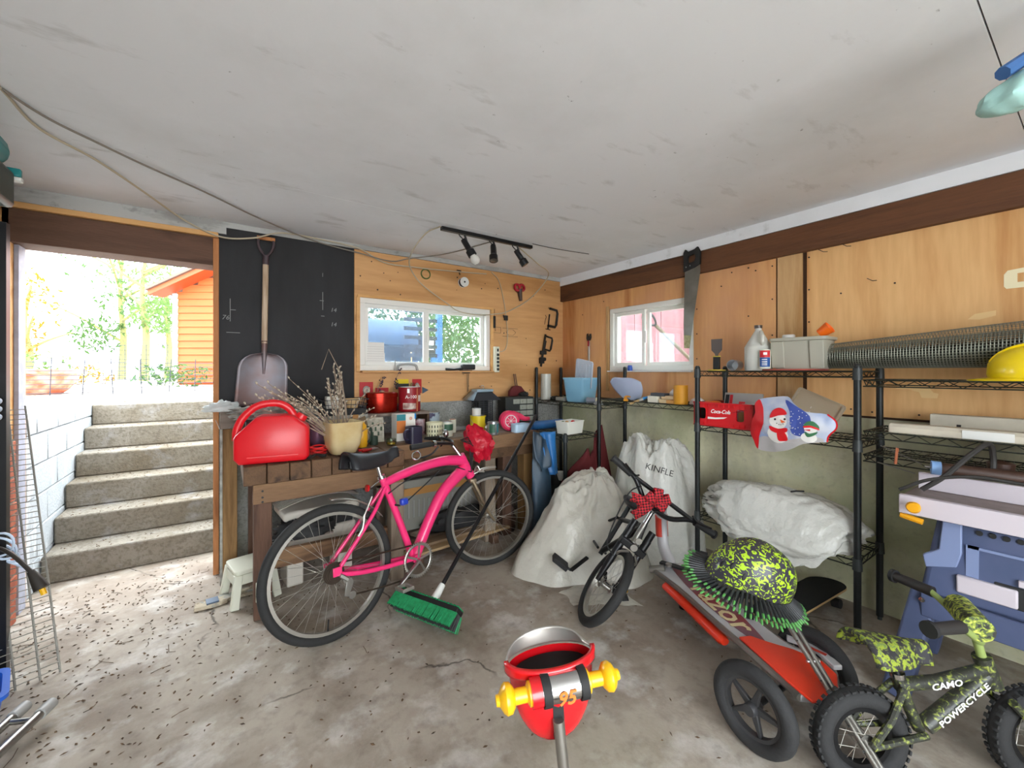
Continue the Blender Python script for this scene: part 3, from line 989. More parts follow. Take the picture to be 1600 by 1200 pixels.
# ================================================================== workbench
wood('bench_dark', '#6e5138', '#3c2a1d', 'Y', 1.3, .8, False, 7, 5, .3)
wood('bench_mid', '#8a6a4c', '#5c422d', 'X', 1.3, .8, False, 7, 5, .3)
wood('bench_grey', '#8d7f74', '#5d5148', 'X', 1.3, .85, False, 7, 5, .3)
wood('leg_brown', '#6d5040', '#4a3429', 'Z', 1.3, .85, False, 7, 5, .25)
wood('leg_grey', '#9a8a78', '#6c5e50', 'Z', 1.3, .85, False, 7, 5, .25)
wood('leg_tan', '#9a774c', '#6b4d2c', 'Z', 1.3, .85, False, 7, 5, .25)
BZ = .88
wbn = thing('workbench', 'heavy timber workbench along the back wall', 'workbench', (1.15, 3.1, 0))
for i in range(8):
    x = .075 + i * .112
    MB().box(x, x + .108, 2.655 + random.uniform(-.006, .006), 3.50, BZ - .105, BZ + random.uniform(-.003, 0)).build('top_timber', 'bench_dark', wbn, world=True, bevel=.006)
MB().box(.975, 2.245, 2.83, 2.93, BZ - .105, BZ).build('front_timber', 'bench_mid', wbn, world=True, bevel=.006)
for i in range(4):
    y = 2.934 + i * .142
    MB().box(.975, 2.245, y, y + .138, BZ - .045, BZ - .001).build('top_board', 'bench_grey', wbn, world=True, bevel=.004)
MB().box(.12, .97, 2.675, 2.715, BZ - .215, BZ - .107).build('apron', 'bench_mid', wbn, world=True, bevel=.003)
MB().box(.98, 2.2, 2.86, 2.90, BZ - .19, BZ - .107).build('apron', 'bench_dark', wbn, world=True, bevel=.003)
for nm, x, y, w, mt_ in (('leg', .125, 2.72, .09, 'leg_brown'), ('leg', .125, 3.38, .09, 'leg_brown'), ('leg', .90, 2.72, .09, 'leg_grey'), ('leg', 1.74, 2.905, .1, 'leg_grey'), ('leg', 1.93, 2.935, .09, 'leg_brown'), ('leg', 2.13, 2.905, .1, 'leg_tan'), ('leg', 1.0, 3.38, .09, 'leg_grey'), ('leg', 2.13, 3.38, .09, 'leg_tan')):
    MB().box(x, x + w, y, y + w, 0, BZ - .107).build(nm, mt_, wbn, world=True, bevel=.005)
MB().box(.13, 1.0, 2.79, 2.83, .24, .34).build('lower_rail', 'bench_mid', wbn, world=True, bevel=.003)
MB().box(.16, .20, 2.8, 3.4, .24, .34).build('lower_rail', 'leg_brown', wbn, world=True, bevel=.003)
MB().box(.9, 2.2, 3.38, 3.42, .45, .56).build('lower_rail', 'bench_grey', wbn, world=True, bevel=.003)
mat('screw', '#1b1613', .5)
for x, z in ((.165, .735), (.165, .70), (.165, .675)):
    MB().lathe([(0, 0), (.006, 0), (.006, .003), (0, .003)], 10, basis((x, 2.675, z), (1, 0, 0), (0, 0, 1), (0, -1, 0))).build('screw', 'screw', wbn, world=True)

# post and stub wall at the left end of the bench
mat('web_grey', '#b7b4ac', .9, col2='#8b8880', vscale=20)
ps = thing('wooden_post', 'weathered wooden post between doorway and workbench', 'post', (.02, 3.35, 0))
MB().box(-.02, .06, 3.30, 3.38, 0, 1.02).build('post_timber', 'leg_tan', ps, world=True, bevel=.004)
MB().box(-.035, -.021, 3.30, 3.37, 0, 1.14).build('grey_edge', 'web_grey', ps, world=True)
MB().box(-.035, .10, 3.29, 3.40, 1.021, 1.14).build('cap_block', 'bench_grey', ps, world=True, bevel=.005)

# ------------------------------------------------------------------ generic containers
mat('tin', '#b9bcc0', .3, .9)
mat('white_paint', '#e4e1d8', .5)
mat('lid_white', '#dcdcd8', .4)


def can(loc, r, h, body, label, bands=(), lid='tin', handle=False, name='paint_can', cat='can', group='cans on the workbench', rz=0, open_top=False, txt=None):
    t = thing(name, label, cat, loc, rz, group)
    prof = [(0, 0), (r * .96, 0), (r, .006), (r, h - .008), (r * 1.03, h - .008), (r * 1.03, h)]
    prof += [(r * .93, h), (r * .9, h * .2), (0, h * .2)] if open_top else [(r * .85, h), (r * .83, h - .006), (0, h - .006)]
    MB().lathe(prof, 28).build('body', body, t)
    if not open_top:
        MB().lathe([(0, h - .004), (r * .82, h - .004), (r * .82, h + .002), (r * .6, h + .002), (r * .58, h - .001), (0, h - .001)], 24).build('lid', lid, t)
    for (z0, z1, m_, a0, a1) in bands:
        MB().lathe([(r + .0012, z0), (r + .0012, z1)], 20, None, radians(a0), radians(a1)).build('label_print', m_, t)
    if handle:
        pts = [(r * 1.02 * cos(a), -.02 - r * .35 * sin(a) * .2, h * .75 - r * 1.2 * sin(a)) for a in [pi * i / 12 for i in range(13)]]
        pts = [(x, -(r + .012) * sin(pi * i / 12) - .0, z) for i, (x, y, z) in enumerate(pts)]
        MB().tube(pts, .002, 5).build('bail_handle', 'tin', t)
    if txt:
        for (s, size, ang, z, m_) in txt:
            M_ = RZ(ang) @ basis((0, -r - .0018, z), (1, 0, 0), (0, 0, 1), (0, -1, 0))
            text_mb(s, size, M_, wrap=r).build('lettering', m_, t)
    return t


# ------------------------------------------------------------------ red fuel can
mat('fuel_red', '#d5121f', .38, coat=.1, bump=.04, bscale=90)
FCM = TR(.225, 2.765, BZ) @ RZ(-9)
fc = thing('fuel_can', 'red plastic fuel can with moulded handle on the bench end', 'fuel can', M=FCM)
w, d = .19, .12
out = [(-.19, .03), (-.165, .0), (.17, .0), (.19, .025), (.19, .18), (.18, .205), (.11, .262), (.08, .27), (-.055, .27), (-.085, .258), (-.18, .165), (-.19, .145)]
b = MB()
k = len(out)
ys = [(-.085, .88), (-.075, .97), (-.04, 1.0), (.04, 1.0), (.075, .97), (.085, .88)]
vs = []
for (y, s_c) in ys:
    for (x, z) in out:
        vs.append((x * s_c, y, .138 + (z - .138) * s_c))
fs = []
for j in range(len(ys) - 1):
    for i in range(k):
        fs.append((j * k + i, j * k + (i + 1) % k, (j + 1) * k + (i + 1) % k, (j + 1) * k + i))
fs.append(tuple(reversed(range(k)))); fs.append(tuple((len(ys) - 1) * k + i for i in range(k)))
fcb = b.add(vs, [tuple(reversed(f)) for f in fs]).build('tank', 'fuel_red', fc, bevel=.008, seg=3)
hp = spline([(-.182, 0, .13), (-.178, 0, .19), (-.15, 0, .255), (-.09, 0, .315), (-.02, 0, .335), (.04, 0, .328), (.085, 0, .295), (.115, 0, .24)], 5)
MB().tube(hp, .0165, 10, flat=1.25).build('handle', 'fuel_red', fc)
MB().box(-.12, .13, -.0905, -.086, .04, .045).build('moulded_rib', 'fuel_red', fc)
MB().lathe([(0, .0), (.03, 0), (.032, .02), (.028, .035), (0, .036)], 18, TR(.135, 0, .235) @ RY(35)).build('cap', 'fuel_red', fc)

# cables
mat('cord_red', '#c81f1f', .5); mat('cord_black', '#1b1a1a', .6); mat('cord_cream', '#b8ab93', .6); mat('cord_grey', '#7e766c', .6)
b = MB()
for i in range(4):
    b.tube([(.043 * cos(a + i) * (1 + .1 * i), .04 * sin(a + i), .01 + .012 * i + .004 * sin(3 * a)) for a in [2 * pi * j / 24 for j in range(24)]], .006, 6, closed=True)
o = single(b, 'coiled_cable', 'cord_red', 'red cable coiled between fuel can and cream pot', 'cable'); o.location = (.475, 2.83, BZ)
b = MB()
for i in range(3):
    b.tube(spline([(-.05 + .02 * i, .0, .008), (-.02, -.025 + .01 * i, .012), (.01, .0, .02), (.03 + .01 * i, -.03, .014), (.06, 0, .008)], 5), .007, 6)
o = single(b, 'bungee_cord', 'cord_black', 'black bungee cord lying before the red cable', 'cord'); o.location = (.435, 2.71, BZ)

# ------------------------------------------------------------------ cream pot with pussy willow
mat('glaze_cream', '#d8c69a', .12, col2='#c2a877', vscale=5, coat=.6)
wood('twig', '#9d8a78', '#6e5a4a', 'Z', 3, .8)
mat('bud', '#b9ad9a', .95, sheen=1)
pp = thing('glazed_pot', 'cream glazed square-rimmed pot on the bench', 'pot', (.605, 2.765, BZ), 8)
prof = [(.062, .0, .95), (.078, .010, .85), (.094, .06, .7), (.101, .12, .55), (.103, .185, .45), (.107, .195, .40), (.109, .206, .38), (.099, .206, .38), (.095, .18, .45), (.085, .06, .75), (.0, .055, 1)]


def sq(a, k):
    """superellipse radius"""
    c0, s0 = abs(cos(a)), abs(sin(a))
    n_ = 2 + (1 - k) * 6
    return 1 / ((c0 ** n_ + s0 ** n_) ** (1 / n_))


v = []; f = []
NN = 40
for (r_, z_, kk) in prof:
    for i in range(NN):
        a = 2 * pi * i / NN
        v.append((r_ * sq(a, kk) * cos(a), r_ * sq(a, kk) * sin(a), z_))
for j in range(len(prof) - 1):
    for i in range(NN):
        f.append((j * NN + i, j * NN + (i + 1) % NN, (j + 1) * NN + (i + 1) % NN, (j + 1) * NN + i))
f.append(tuple(reversed(range(NN))))
MB().add(v, f).build('pot', 'glaze_cream', pp)
pw = thing('pussy_willow', 'bunch of dried pussy willow branches in the cream pot', 'branches', (.605, 2.765, BZ + .06))
rnd = random.Random(4)
tips = []
for i in range(16):
    tips.append((-.06 + rnd.uniform(-.05, .06), rnd.uniform(-.03, .12), .43 + rnd.uniform(-.08, .08)))
for i in range(19):
    tips.append((-.32 + rnd.uniform(-.16, .12), rnd.uniform(.0, .14), .34 + rnd.uniform(-.06, .08)))
tips += [(.17, .05, .34), (.22, .1, .21), (.20, .0, .16), (.30, .06, .11), (-.52, .08, .27), (-.47, .1, .32), (-.44, .05, .30)]
for i, tp in enumerate(tips):
    b0 = Vector((rnd.uniform(-.03, .04), rnd.uniform(-.03, .03), .0))
    tp = Vector(tp)
    mid = b0.lerp(tp, .5) + Vector((rnd.uniform(-.015, .015), rnd.uniform(-.015, .015), .03))
    pts = spline([b0, mid, tp], 6)
    br = MB().tube(pts, [.0042 - .0022 * j / (len(pts) - 1) for j in range(len(pts))], 5).build('branch', 'twig', pw)
    bd = MB()
    for j in range(5, len(pts)):
        if rnd.random() < .85:
            q = pts[j]; dd = (pts[j] - pts[j - 1]).normalized()
            sd = Vector((rnd.uniform(-1, 1), rnd.uniform(-1, 1), rnd.uniform(-.3, 1))).normalized()
            e = q + sd * .009
            bd.ell((0, 0, 0), (.0052, .0052, .0095), 6, 4, frame(e, e + dd * .6 + sd * .5))
    bd.build('buds', 'bud', br)['kind'] = 'stuff'
b = MB().tube([(-.10, .1, .38), (-.03, .06, .50), (-.09, .08, .60)], .003, 5)
MB().tube([(.03, 0, .1), (.0, .03, .44), (-.07, .06, .60), (-.11, .07, .47)], .003, 5).build('branch', 'twig', pw)

# ------------------------------------------------------------------ clutter at the left back of the bench
mat('bag_grey', '#a8a49b', .6, col2='#7d7a74', vscale=25, bump=.5, bscale=30)
film('bag_clear', '#cfd2d0', .3, .3, .8, .6, 25)


def crumple(name, m, loc, r, label, cat, amp=.25, f=3.0, seed=0, n=30, k=16, flat=True, group=None, sharp=60):
    """soft crumpled lump with a flat underside"""
    b = MB()
    def fn(u, v_):
        a = 2 * pi * u; e = -pi / 2 + pi * v_
        d = Vector((cos(e) * cos(a), cos(e) * sin(a), sin(e)))
        q = 1 + amp * noise.noise(d * f + Vector((seed * 5.3, seed, 0))) + amp * .5 * abs(noise.noise(d * f * 2.7 + Vector((0, seed * 2.1, 0))))
        p = Vector((d.x * r[0] * q, d.y * r[1] * q, d.z * r[2] * q))
        if flat and p.z < -r[2] * .55:
            p.z = -r[2] * .55
        p.z += r[2] * .55 if flat else 0
        return p
    b.grid(fn, n, k, closed_u=True)
    o = b.build(name, m, sharp=sharp)
    o.location = loc
    PM[o.name] = TR(*loc)
    return tag(o, label, cat, group)


crumple('crumpled_bag', 'bag_grey', (.20, 3.16, BZ + .215), (.17, .09, .05), 'crumpled grey bag behind the fuel can', 'bag', .5, 4, 1)
mat('crate_dark', '#26292c', .6)
dc = thing('storage_crate', 'dark plastic crate at the left back of the bench', 'crate', (.28, 3.18, BZ))
b = MB().box(-.18, .18, -.13, .13, 0, .006)
for bx in ((-.18, .18, -.13, -.122), (-.18, .18, .122, .13), (-.18, -.172, -.122, .122), (.172, .18, -.122, .122)):
    b.box(bx[0], bx[1], bx[2], bx[3], .006, .205)
b.build('shell', 'crate_dark', dc, bevel=.002)
MB().box(-.187, .187, -.137, .137, .2055, .214).build('lid', 'crate_dark', dc, bevel=.003)
crumple('plastic_bag', 'bag_clear', (-.02, 3.24, 1.142), (.085, .05, .04), 'clear plastic bag snagged on the post top', 'bag', .5, 4, 2, flat=True)

# blue-violet canister
mat('canister_violet', '#5c5878', .3, .4, col2='#7a4a58', vscale=4)
can((.50, 3.02, BZ), .05, .21, 'canister_violet', 'tall violet metal canister behind the cream pot', (), 'tin', name='canister', cat='canister', group=None)
# dark tray holding a wire basket
mat('box_black', '#222223', .7)
tb = thing('cardboard_box', 'black box behind the pussy willow pot', 'box', (.72, 3.28, BZ))
MB().box(-.15, .15, -.12, .12, 0, .24).build('box_body', 'box_black', tb, bevel=.003)
MB().box(-.152, .152, -.122, -.12, .16, .20).build('tape', 'bag_grey', tb)
wk = thing('wire_basket', 'black wire basket of tubs at the blackboard', 'basket', (.72, 3.28, BZ + .241))
b = MB()
for z in (.0, .035, .07):
    rr = .145 + z * .25
    b.tube([(x * 1.0, y * .78, z) for x, y in round_rect(rr * 2, rr * 2, .03, 3)], .0025, 5, closed=True)
for i in range(28):
    a = 2 * pi * i / 28
    b.tube([(.14 * cos(a), .11 * sin(a), 0), (.158 * cos(a), .125 * sin(a), .072)], .0016, 4)
b.build('wires', 'wire_dark', wk)
mat('wood_box', '#c9a878', .6); mat('box_white2', '#d6d4cc', .6)
single(MB().box(-.05, .05, -.04, .04, 0, .09), 'plastic_tub', 'box_white2', 'white tub in the wire basket', 'tub', bevel=.006).location = (.65, 3.28, BZ + .244)
single(MB().lathe([(0, 0), (.045, 0), (.05, .07), (.045, .07), (.04, .01), (0, .01)], 20), 'wicker_bowl', 'wood_box', 'tan bowl in the wire basket', 'bowl').location = (.78, 3.27, BZ + .244)

# red tin and A-100 can on boxes
mat('red_metal', '#a3200f', .25, .75, var=.2)
mat('carton_grey', '#b3ab9a', .7, col2='#8f897b', vscale=30)
bx = thing('carton_stack', 'grey printed carton bag by the cream pot', 'carton', (.90, 3.10, BZ), -6)
b = MB().add([(-.065, -.05, 0), (.065, -.05, 0), (.065, .05, 0), (-.065, .05, 0), (-.06, -.04, .18), (.06, -.035, .18), (.06, .03, .18), (-.06, .03, .18)], [(0, 3, 2, 1), (4, 5, 6, 7), (0, 1, 5, 4), (1, 2, 6, 5), (2, 3, 7, 6), (3, 0, 4, 7)])
b.build('carton', 'carton_grey', bx, bevel=.004)
mat('print_green', '#3a4a36', .7)
pb = MB()
for i in range(5):
    for j in range(3):
        if (i + j) % 2:
            pb.box(-.045 + i * .02, -.045 + i * .02 + .012, -.0525, -.0500, .05 + j * .035, .05 + j * .035 + .028)
pb.build('print', 'print_green', bx)
rt = thing('red_tin', 'red metallic oval tin with lid', 'tin box', (1.02, 3.30, BZ + .195))
MB().lathe([(0, 0), (.10, 0), (.105, .01), (.105, .12), (0, .12)], 32, sx=1.15, sy=.75).build('body', 'red_metal', rt)
MB().lathe([(.107, .118), (.11, .12), (.11, .15), (.10, .158), (0, .158)], 32, sx=1.15, sy=.75).build('lid', 'red_metal', rt)
rbx = thing('wooden_riser', 'rough wooden box under the red tin and paint can', 'wooden box', (1.12, 3.30, BZ))
MB().box(-.24, .26, -.10, .10, .17, .192).build('top_board', 'bench_grey', rbx, bevel=.002)
for x in (-.24, .24):
    MB().box(x, x + .02, -.1, .1, 0, .1695).build('side_board', 'bench_dark', rbx, bevel=.002)
mat('can_red', '#8f1420', .45); mat('can_label_pic', '#7c2a24', .5, col2='#e0d6c8', vscale=18); mat('can_label_white', '#e3ddd2', .5); mat('lettering_white', '#f0efec', .5)
mat('label_teal', '#2b7f8a', .5); mat('label_orange', '#c87435', .5); mat('copper', '#b66b4a', .5)
can((1.235, 3.27, BZ + .195), .088, .195, 'can_red', 'tall dark red paint can with white lettering', [(.02, .07, 'can_label_pic', 215, 285), (.08, .13, 'can_label_white', 300, 345), (.0, .19, 'copper', 288, 298), (.15, .185, 'lettering_white', 238, 250)], 'lid_white', txt=[('A-100', .038, -12, .118, 'lettering_white')], group=None)
# carton of patching compound in front
tc_ = thing('compound_carton', 'white carton with teal and orange label', 'carton', (1.105, 3.05, BZ), 4)
MB().box(-.075, .075, -.05, .05, 0, .20).build('carton', 'white_paint', tc_, bevel=.003)
MB().box(-.075, -.005, -.0515, -.0503, .152, .198).build('label_band', 'label_teal', tc_)
MB().box(-.075, -.005, -.0515, -.0503, .06, .151).build('label_band', 'label_orange', tc_)
MB().lathe([(0, 0), (.013, 0), (.013, .002), (0, .002)], 14, basis((.035, -.0503, .165), (1, 0, 0), (0, 0, 1), (0, -1, 0))).build('label_spot', 'terracotta', tc_)
mat('blue_tape', '#2b86c9', .6)
MB().box(.066, .0765, -.052, .052, .16, .20).build('blue_tape', 'blue_tape', tc_)
# handled jugs and brushes between pot and carton
mat('yellow_plastic', '#e0a51a', .4, coat=.1); mat('green_dark', '#1f3326', .6); mat('brush_wood', '#c08a4a', .5); mat('brush_hair', '#6b5a44', .9)
yt = thing('yellow_jug', 'yellow plastic jug beside the cream pot', 'jug', (.765, 2.93, BZ))
MB().lathe([(0, 0), (.035, 0), (.04, .02), (.04, .12), (.03, .15), (.02, .16), (.018, .175), (0, .175)], 20).build('body', 'yellow_plastic', yt)
MB().tube(spline([(.03, -.02, .14), (.06, -.02, .12), (.055, -.02, .05), (.036, -.015, .03)], 4), .007, 6).build('handle', 'green_dark', yt)
pb_ = thing('putty_brush', 'worn paint brush standing in front of the printed carton', 'paint brush', (.83, 2.97, BZ))
MB().prism([(-.018, .08), (.018, .08), (.022, .15), (-.022, .15)], -.006, .006, basis((.0, 0, .06), (.9, 0, .35), (-.35, 0, .94), (0, 1, 0))).build('bristles', 'brush_hair', pb_)
MB().tube([(0.04, 0, .0), (.01, 0, .06), (-.03, 0, .145)], [.008, .009, .012], 8, flat=.7).build('handle', 'leg_grey', pb_)
MB().lathe([(0, 0), (.028, 0), (.028, .06), (.024, .06), (.022, .01), (0, .01)], 16, TR(.03, 0, 0)).build('cup', 'green_dark', pb_)
bh = thing('brush_block', 'wooden-handled flat brush upright behind the yellow jug', 'brush', (.76, 3.07, BZ))
MB().box(-.02, .02, -.008, .008, .05, .21).build('handle', 'brush_wood', bh, bevel=.005)
MB().box(-.03, .03, -.012, .012, 0, .0495).build('bristles', 'brush_hair', bh)
mat('tool_red', '#b3121b', .4)
tl = thing('utility_pliers', 'red handled pliers on the bench edge by the pot', 'pliers', (.76, 2.74, BZ + .012), 20)
MB().tube(spline([(-.06, .02, 0), (-.02, .015, 0), (.02, 0, 0)], 4), .008, 6).tube(spline([(-.06, -.02, 0), (-.02, -.015, 0), (.02, 0, 0)], 4), .008, 6).build('handles', 'tool_red', tl)
MB().tube([(.02, 0, 0), (.05, .003, 0), (.075, 0, 0)], [.01, .008, .003], 6).build('jaws', 'tin', tl)
# glass jar and dark mug
glass('jar_glass', '#e9efe6', .12)
j = thing('glass_jar', 'small glass jar of amber bits at the bench edge', 'jar', (.955, 2.88, BZ))
MB().lathe([(0, 0), (.03, 0), (.034, .01), (.034, .045), (.03, .045), (.03, .008), (0, .008)], 18).build('glass', 'jar_glass', j)
MB().lathe([(0, .0085), (.028, .0085), (.027, .02), (0, .022)], 14).build('contents', 'yellow_plastic', j)
mat('mug_navy', '#2d2c40', .35)
mg = thing('dark_mug', 'dark navy square mug on the bench front', 'mug', (1.12, 2.88, BZ), 10)
b = MB().ring_prism(round_rect(.10, .10, .02), round_rect(.088, .088, .016), .012, .12); b.prism(round_rect(.10, .10, .02), 0, .0119); b.build('body', 'mug_navy', mg)
MB().tube(spline([(-.05, -.02, .10), (-.09, -.03, .09), (-.085, -.03, .04), (-.05, -.02, .025)], 4), .010, 7).build('handle', 'mug_navy', mg)
# cans to the right
checker('can_pattern', '#d9d6b0', '#3b4630', 38)
mat('can_cream', '#d6d3b2', .5); mat('can_spots', '#2c3322', .5); mat('can_paleblue', '#b8cbd6', .45, col2='#3b3456', vscale=9, ramp=(.38, .44)); mat('can_purple', '#8a3a52', .5, col2='#d8cfd2', vscale=22); mat('can_green', '#d7d8c8', .5); mat('label_green', '#2e5a44', .5)
pc = can((1.33, 2.99, BZ), .062, .125, 'can_cream', 'open cream paint can with rows of dark spots', (), open_top=True, group=None)
sp = MB()
for r_ in range(3):
    for i in range(9):
        a = radians(190 + i * 20)
        sp.ell((0, 0, 0), (.0045, .0012, .012), 8, 5, TR(.063 * cos(a), .063 * sin(a), .028 + r_ * .034) @ Matrix.Rotation(a + pi / 2, 4, 'Z'))
sp.build('printed_spots', 'can_spots', pc)
can((1.455, 3.02, BZ), .045, .115, 'can_green', 'pale can with green label behind the spotted can', [(.05, .10, 'label_green', 215, 320)], group=None)
can((1.45, 3.36, BZ), .085, .165, 'can_paleblue', 'pale blue paint can with purple drips', (), group=None)
can((1.31, 3.24, BZ), .042, .125, 'can_purple', 'small purple and white printed can', (), group=None)
can((1.52, 3.16, BZ), .032, .10, 'copper', 'small copper-lidded can, taller of two', (), 'copper', name='small_tin', group=None)
can((1.585, 3.19, BZ), .03, .11, 'can_green', 'small white tin with copper lid', (), 'copper', name='small_tin', group=None)
can((1.40, 3.36, BZ + .17), .028, .09, 'label_teal', 'small teal tube behind the red can', (), name='small_tin', group=None) if False else None
# bug zapper lantern
mat('lantern_blue', '#8fa3b0', .4); mat('lantern_dark', '#2a2d33', .5)
bz = thing('bug_zapper', 'hipped-roof electric bug zapper lantern on the bench', 'bug zapper', (1.98, 3.36, BZ))
MB().add([(-.15, -.10, .25), (.15, -.10, .25), (.15, .10, .25), (-.15, .10, .25), (-.08, -.05, .325), (.08, -.05, .325), (.08, .05, .325), (-.08, .05, .325)], [(0, 3, 2, 1), (4, 5, 6, 7), (0, 1, 5, 4), (1, 2, 6, 5), (2, 3, 7, 6), (3, 0, 4, 7)]).build('roof', 'lantern_dark', bz, bevel=.006)
MB().add([(-.155, -.105, .255), (-.085, -.055, .333), (-.085, .055, .333), (-.155, .105, .255)], [(0, 1, 2, 3)]).build('roof_end', 'lantern_blue', bz, solid=.006)
MB().box(-.09, .09, -.055, .055, .326, .352).build('roof_cap', 'lantern_blue', bz, bevel=.006)
MB().torus(.016, .003, 16, 6, TR(0, 0, .37) @ RX(90)).build('hanging_ring', 'tin', bz)
b = MB()
for i in range(17):
    a = 2 * pi * i / 17
    b.tube([(.105 * cos(a), .075 * sin(a), .03), (.105 * cos(a), .075 * sin(a), .25)], .0028, 4)
for i in range(10):
    z = .045 + i * .021
    b.tube([(.105 * cos(2 * pi * q / 20), .075 * sin(2 * pi * q / 20), z) for q in range(20)], .0024, 4, closed=True)
b.build('cage', 'lantern_dark', bz)
MB().lathe([(.0, .03), (.06, .03), (.06, .249), (0, .249)], 16, sy=.7).build('core', 'box_black', bz)
MB().lathe([(0, 0), (.12, 0), (.12, .025), (.10, .03), (0, .03)], 24, sy=.72).build('base', 'lantern_dark', bz)
MB().box(-.03, .02, -.0905, -.088, .262, .27, RX(-12) @ TR(0, 0, 0)).build('badge', 'yellow_plastic', bz)
# yellow can and white can
mat('can_yellow', '#e2c81f', .45)
can((1.80, 3.13, BZ), .068, .135, 'can_yellow', 'yellow paint can with wire bail', [(.07, .13, 'label_green', 300, 340)], handle=True, group=None)
can((1.785, 3.13, BZ + .138), .038, .06, 'lid_white', 'small grey-white can stacked on the yellow can', (), name='small_tin', group=None)
can((1.80, 2.885, BZ), .045, .105, 'tin', 'silver food can with green label at the bench front', [(.02, .09, 'label_green', 200, 262), (.02, .09, 'label_teal', 285, 330)], name='food_can', group=None)
bt = thing('small_bottle', 'tiny clear bottle beside the silver can', 'bottle', (1.735, 2.89, BZ))
MB().lathe([(0, 0), (.011, 0), (.012, .005), (.012, .04), (.006, .05), (.006, .06), (0, .06)], 12).build('glass', 'jar_glass', bt)
MB().lathe([(0, .0605), (.007, .0605), (.007, .072), (0, .072)], 10).build('cap', 'lid_white', bt)
# pink reel
mat('pink_plastic', '#e0335e', .35, coat=.2)
pr = thing('pink_reel', 'round pink plastic blower with spout on the bench', 'blower', (2.04, 3.00, BZ), -15)
PRM = basis((0, 0, .088), (1, 0, 0), (0, 0, 1), (0, -1, 0))
MB(PRM).lathe([(0, -.045), (.07, -.045), (.086, -.03), (.088, 0), (.086, .03), (.07, .045), (0, .045)], 32).build('housing', 'pink_plastic', pr)
MB(PRM).torus(.05, .004, 28, 6, TR(0, 0, .046)).build('rim', 'lid_white', pr)
g = MB(PRM)
for i in range(4):
    g.box(-.048, .048, -.0015, .0015, .0455, .048, RZ(i * 45))
g.build('grille', 'lid_white', pr)
MB().tube(spline([(.03, 0, .14), (.09, 0, .125), (.14, 0, .10), (.19, 0, .098)], 5), [.035 - .02 * i / 15 for i in range(16)], 12).build('spout', 'pink_plastic', pr)
# blue basket
mat('basket_blue', '#b9d4ea', .4, bump=.3, bscale=60)
bk = thing('blue_basket', 'pale blue small plastic basket at bench right end', 'basket', (2.08, 2.89, BZ))
b = MB().ring_prism(round_rect(.15, .09, .02), round_rect(.142, .082, .017), .004, .065); b.prism(round_rect(.15, .09, .02), 0, .0039); b.build('bowl', 'basket_blue', bk)
MB().ring_prism(round_rect(.16, .10, .022), round_rect(.142, .082, .017), .0655, .071).build('rim', 'basket_blue', bk)
# parts organiser
mat('org_dark', '#2b2e2c', .6); film('drawer_clear', '#a9ab9f', .25, .2)
og = thing('drawer_organizer', 'dark parts organizer of small clear drawers', 'organizer', (2.36, 3.40, .80), -12)
OGM = I4
b = MB().box(-.16, .16, -.08, .075, 0, .25)
b.build('housing', 'org_dark', og, bevel=.004)
for r_ in range(4):
    for c0 in range(3):
        if (r_, c0) == (2, 0):
            continue
        x = -.078 + c0 * .077; z = .012 + r_ * .057
        dr = MB().box(x, x + .072, -.092, -.081, z, z + .046).build('drawer', 'drawer_clear', og, bevel=.002, seg=1)
        MB().box(x + .025, x + .047, -.100, -.0925, z + .018, z + .028).build('pull', 'drawer_clear', dr)
og.matrix_basis = TR(2.36, 3.36, BZ + .02) @ RZ(-4); PM[og.name] = og.matrix_basis.copy()
tag(single(MB().box(-.19, .17, -.1, .1, 0, .0195), 'plank_offcut', 'bench_grey', 'plank under the drawer organizer', 'plank', bevel=.002)).location = (2.36, 3.36, BZ)
mat('mesh_red', '#5e1a1c', .8, bump=.5, bscale=120)
dp = thing('hand_brush', 'dark red fan-shaped hand brush on the organizer', 'brush', (2.40, 3.40, BZ + .272))
MB().prism([(-.095, 0), (.095, 0), (.09, .05), (.05, .095), (0, .105), (-.05, .095), (-.09, .05)], -.02, .02, basis((0, 0, 0), (1, 0, 0), (0, 0, 1), (0, -1, 0))).build('fan', 'mesh_red', dp, bevel=.006)
MB().tube([(-.012, 0, .10), (-.02, .02, .22)], .006, 6).tube([(.008, 0, .10), (.0, .02, .22)], .006, 6).build('handle', 'leg_brown', dp)
crumple('rag', 'box_black', (2.46, 3.36, BZ + .272), (.05, .03, .025), 'small dark rag on the organizer', 'rag', .5, 4, 5)
# level on the bench and boards
single(MB().box(-.25, .25, -.02, .02, 0, .03), 'steel_strip', 'tin', 'metal strip lying behind the spotted can', 'strip', bevel=.003).matrix_basis = TR(1.72, 3.28, BZ) @ RZ(-5)


# ================================================================== bicycles
mat('tyre', '#232323', .8, bump=.2, bscale=120)
mat('tyre_grey', '#29292a', .8, bump=.3, bscale=60)
mat('rim_alu', '#b9b6ae', .3, .85)
mat('spoke_steel', '#c9c6bf', .3, .9)
mat('chrome', '#c8c8c8', .18, 1.0)
mat('alloy', '#9d9a94', .35, .9)
mat('pink_paint', '#ef2f74', .3, coat=.5)
mat('black_rubber', '#1c1c1d', .7)
mat('black_metal', '#1d1d1f', .35, .4)
mat('saddle_black', '#202125', .45, bump=.05, bscale=200)
mat('chain_rust', '#3f332a', .5, .6)
mat('fork_bronze', '#a8977f', .3, .85)
mat('blue_plastic', '#1f3fae', .35)
mat('reflector_red', '#c01018', .2, coat=.5)


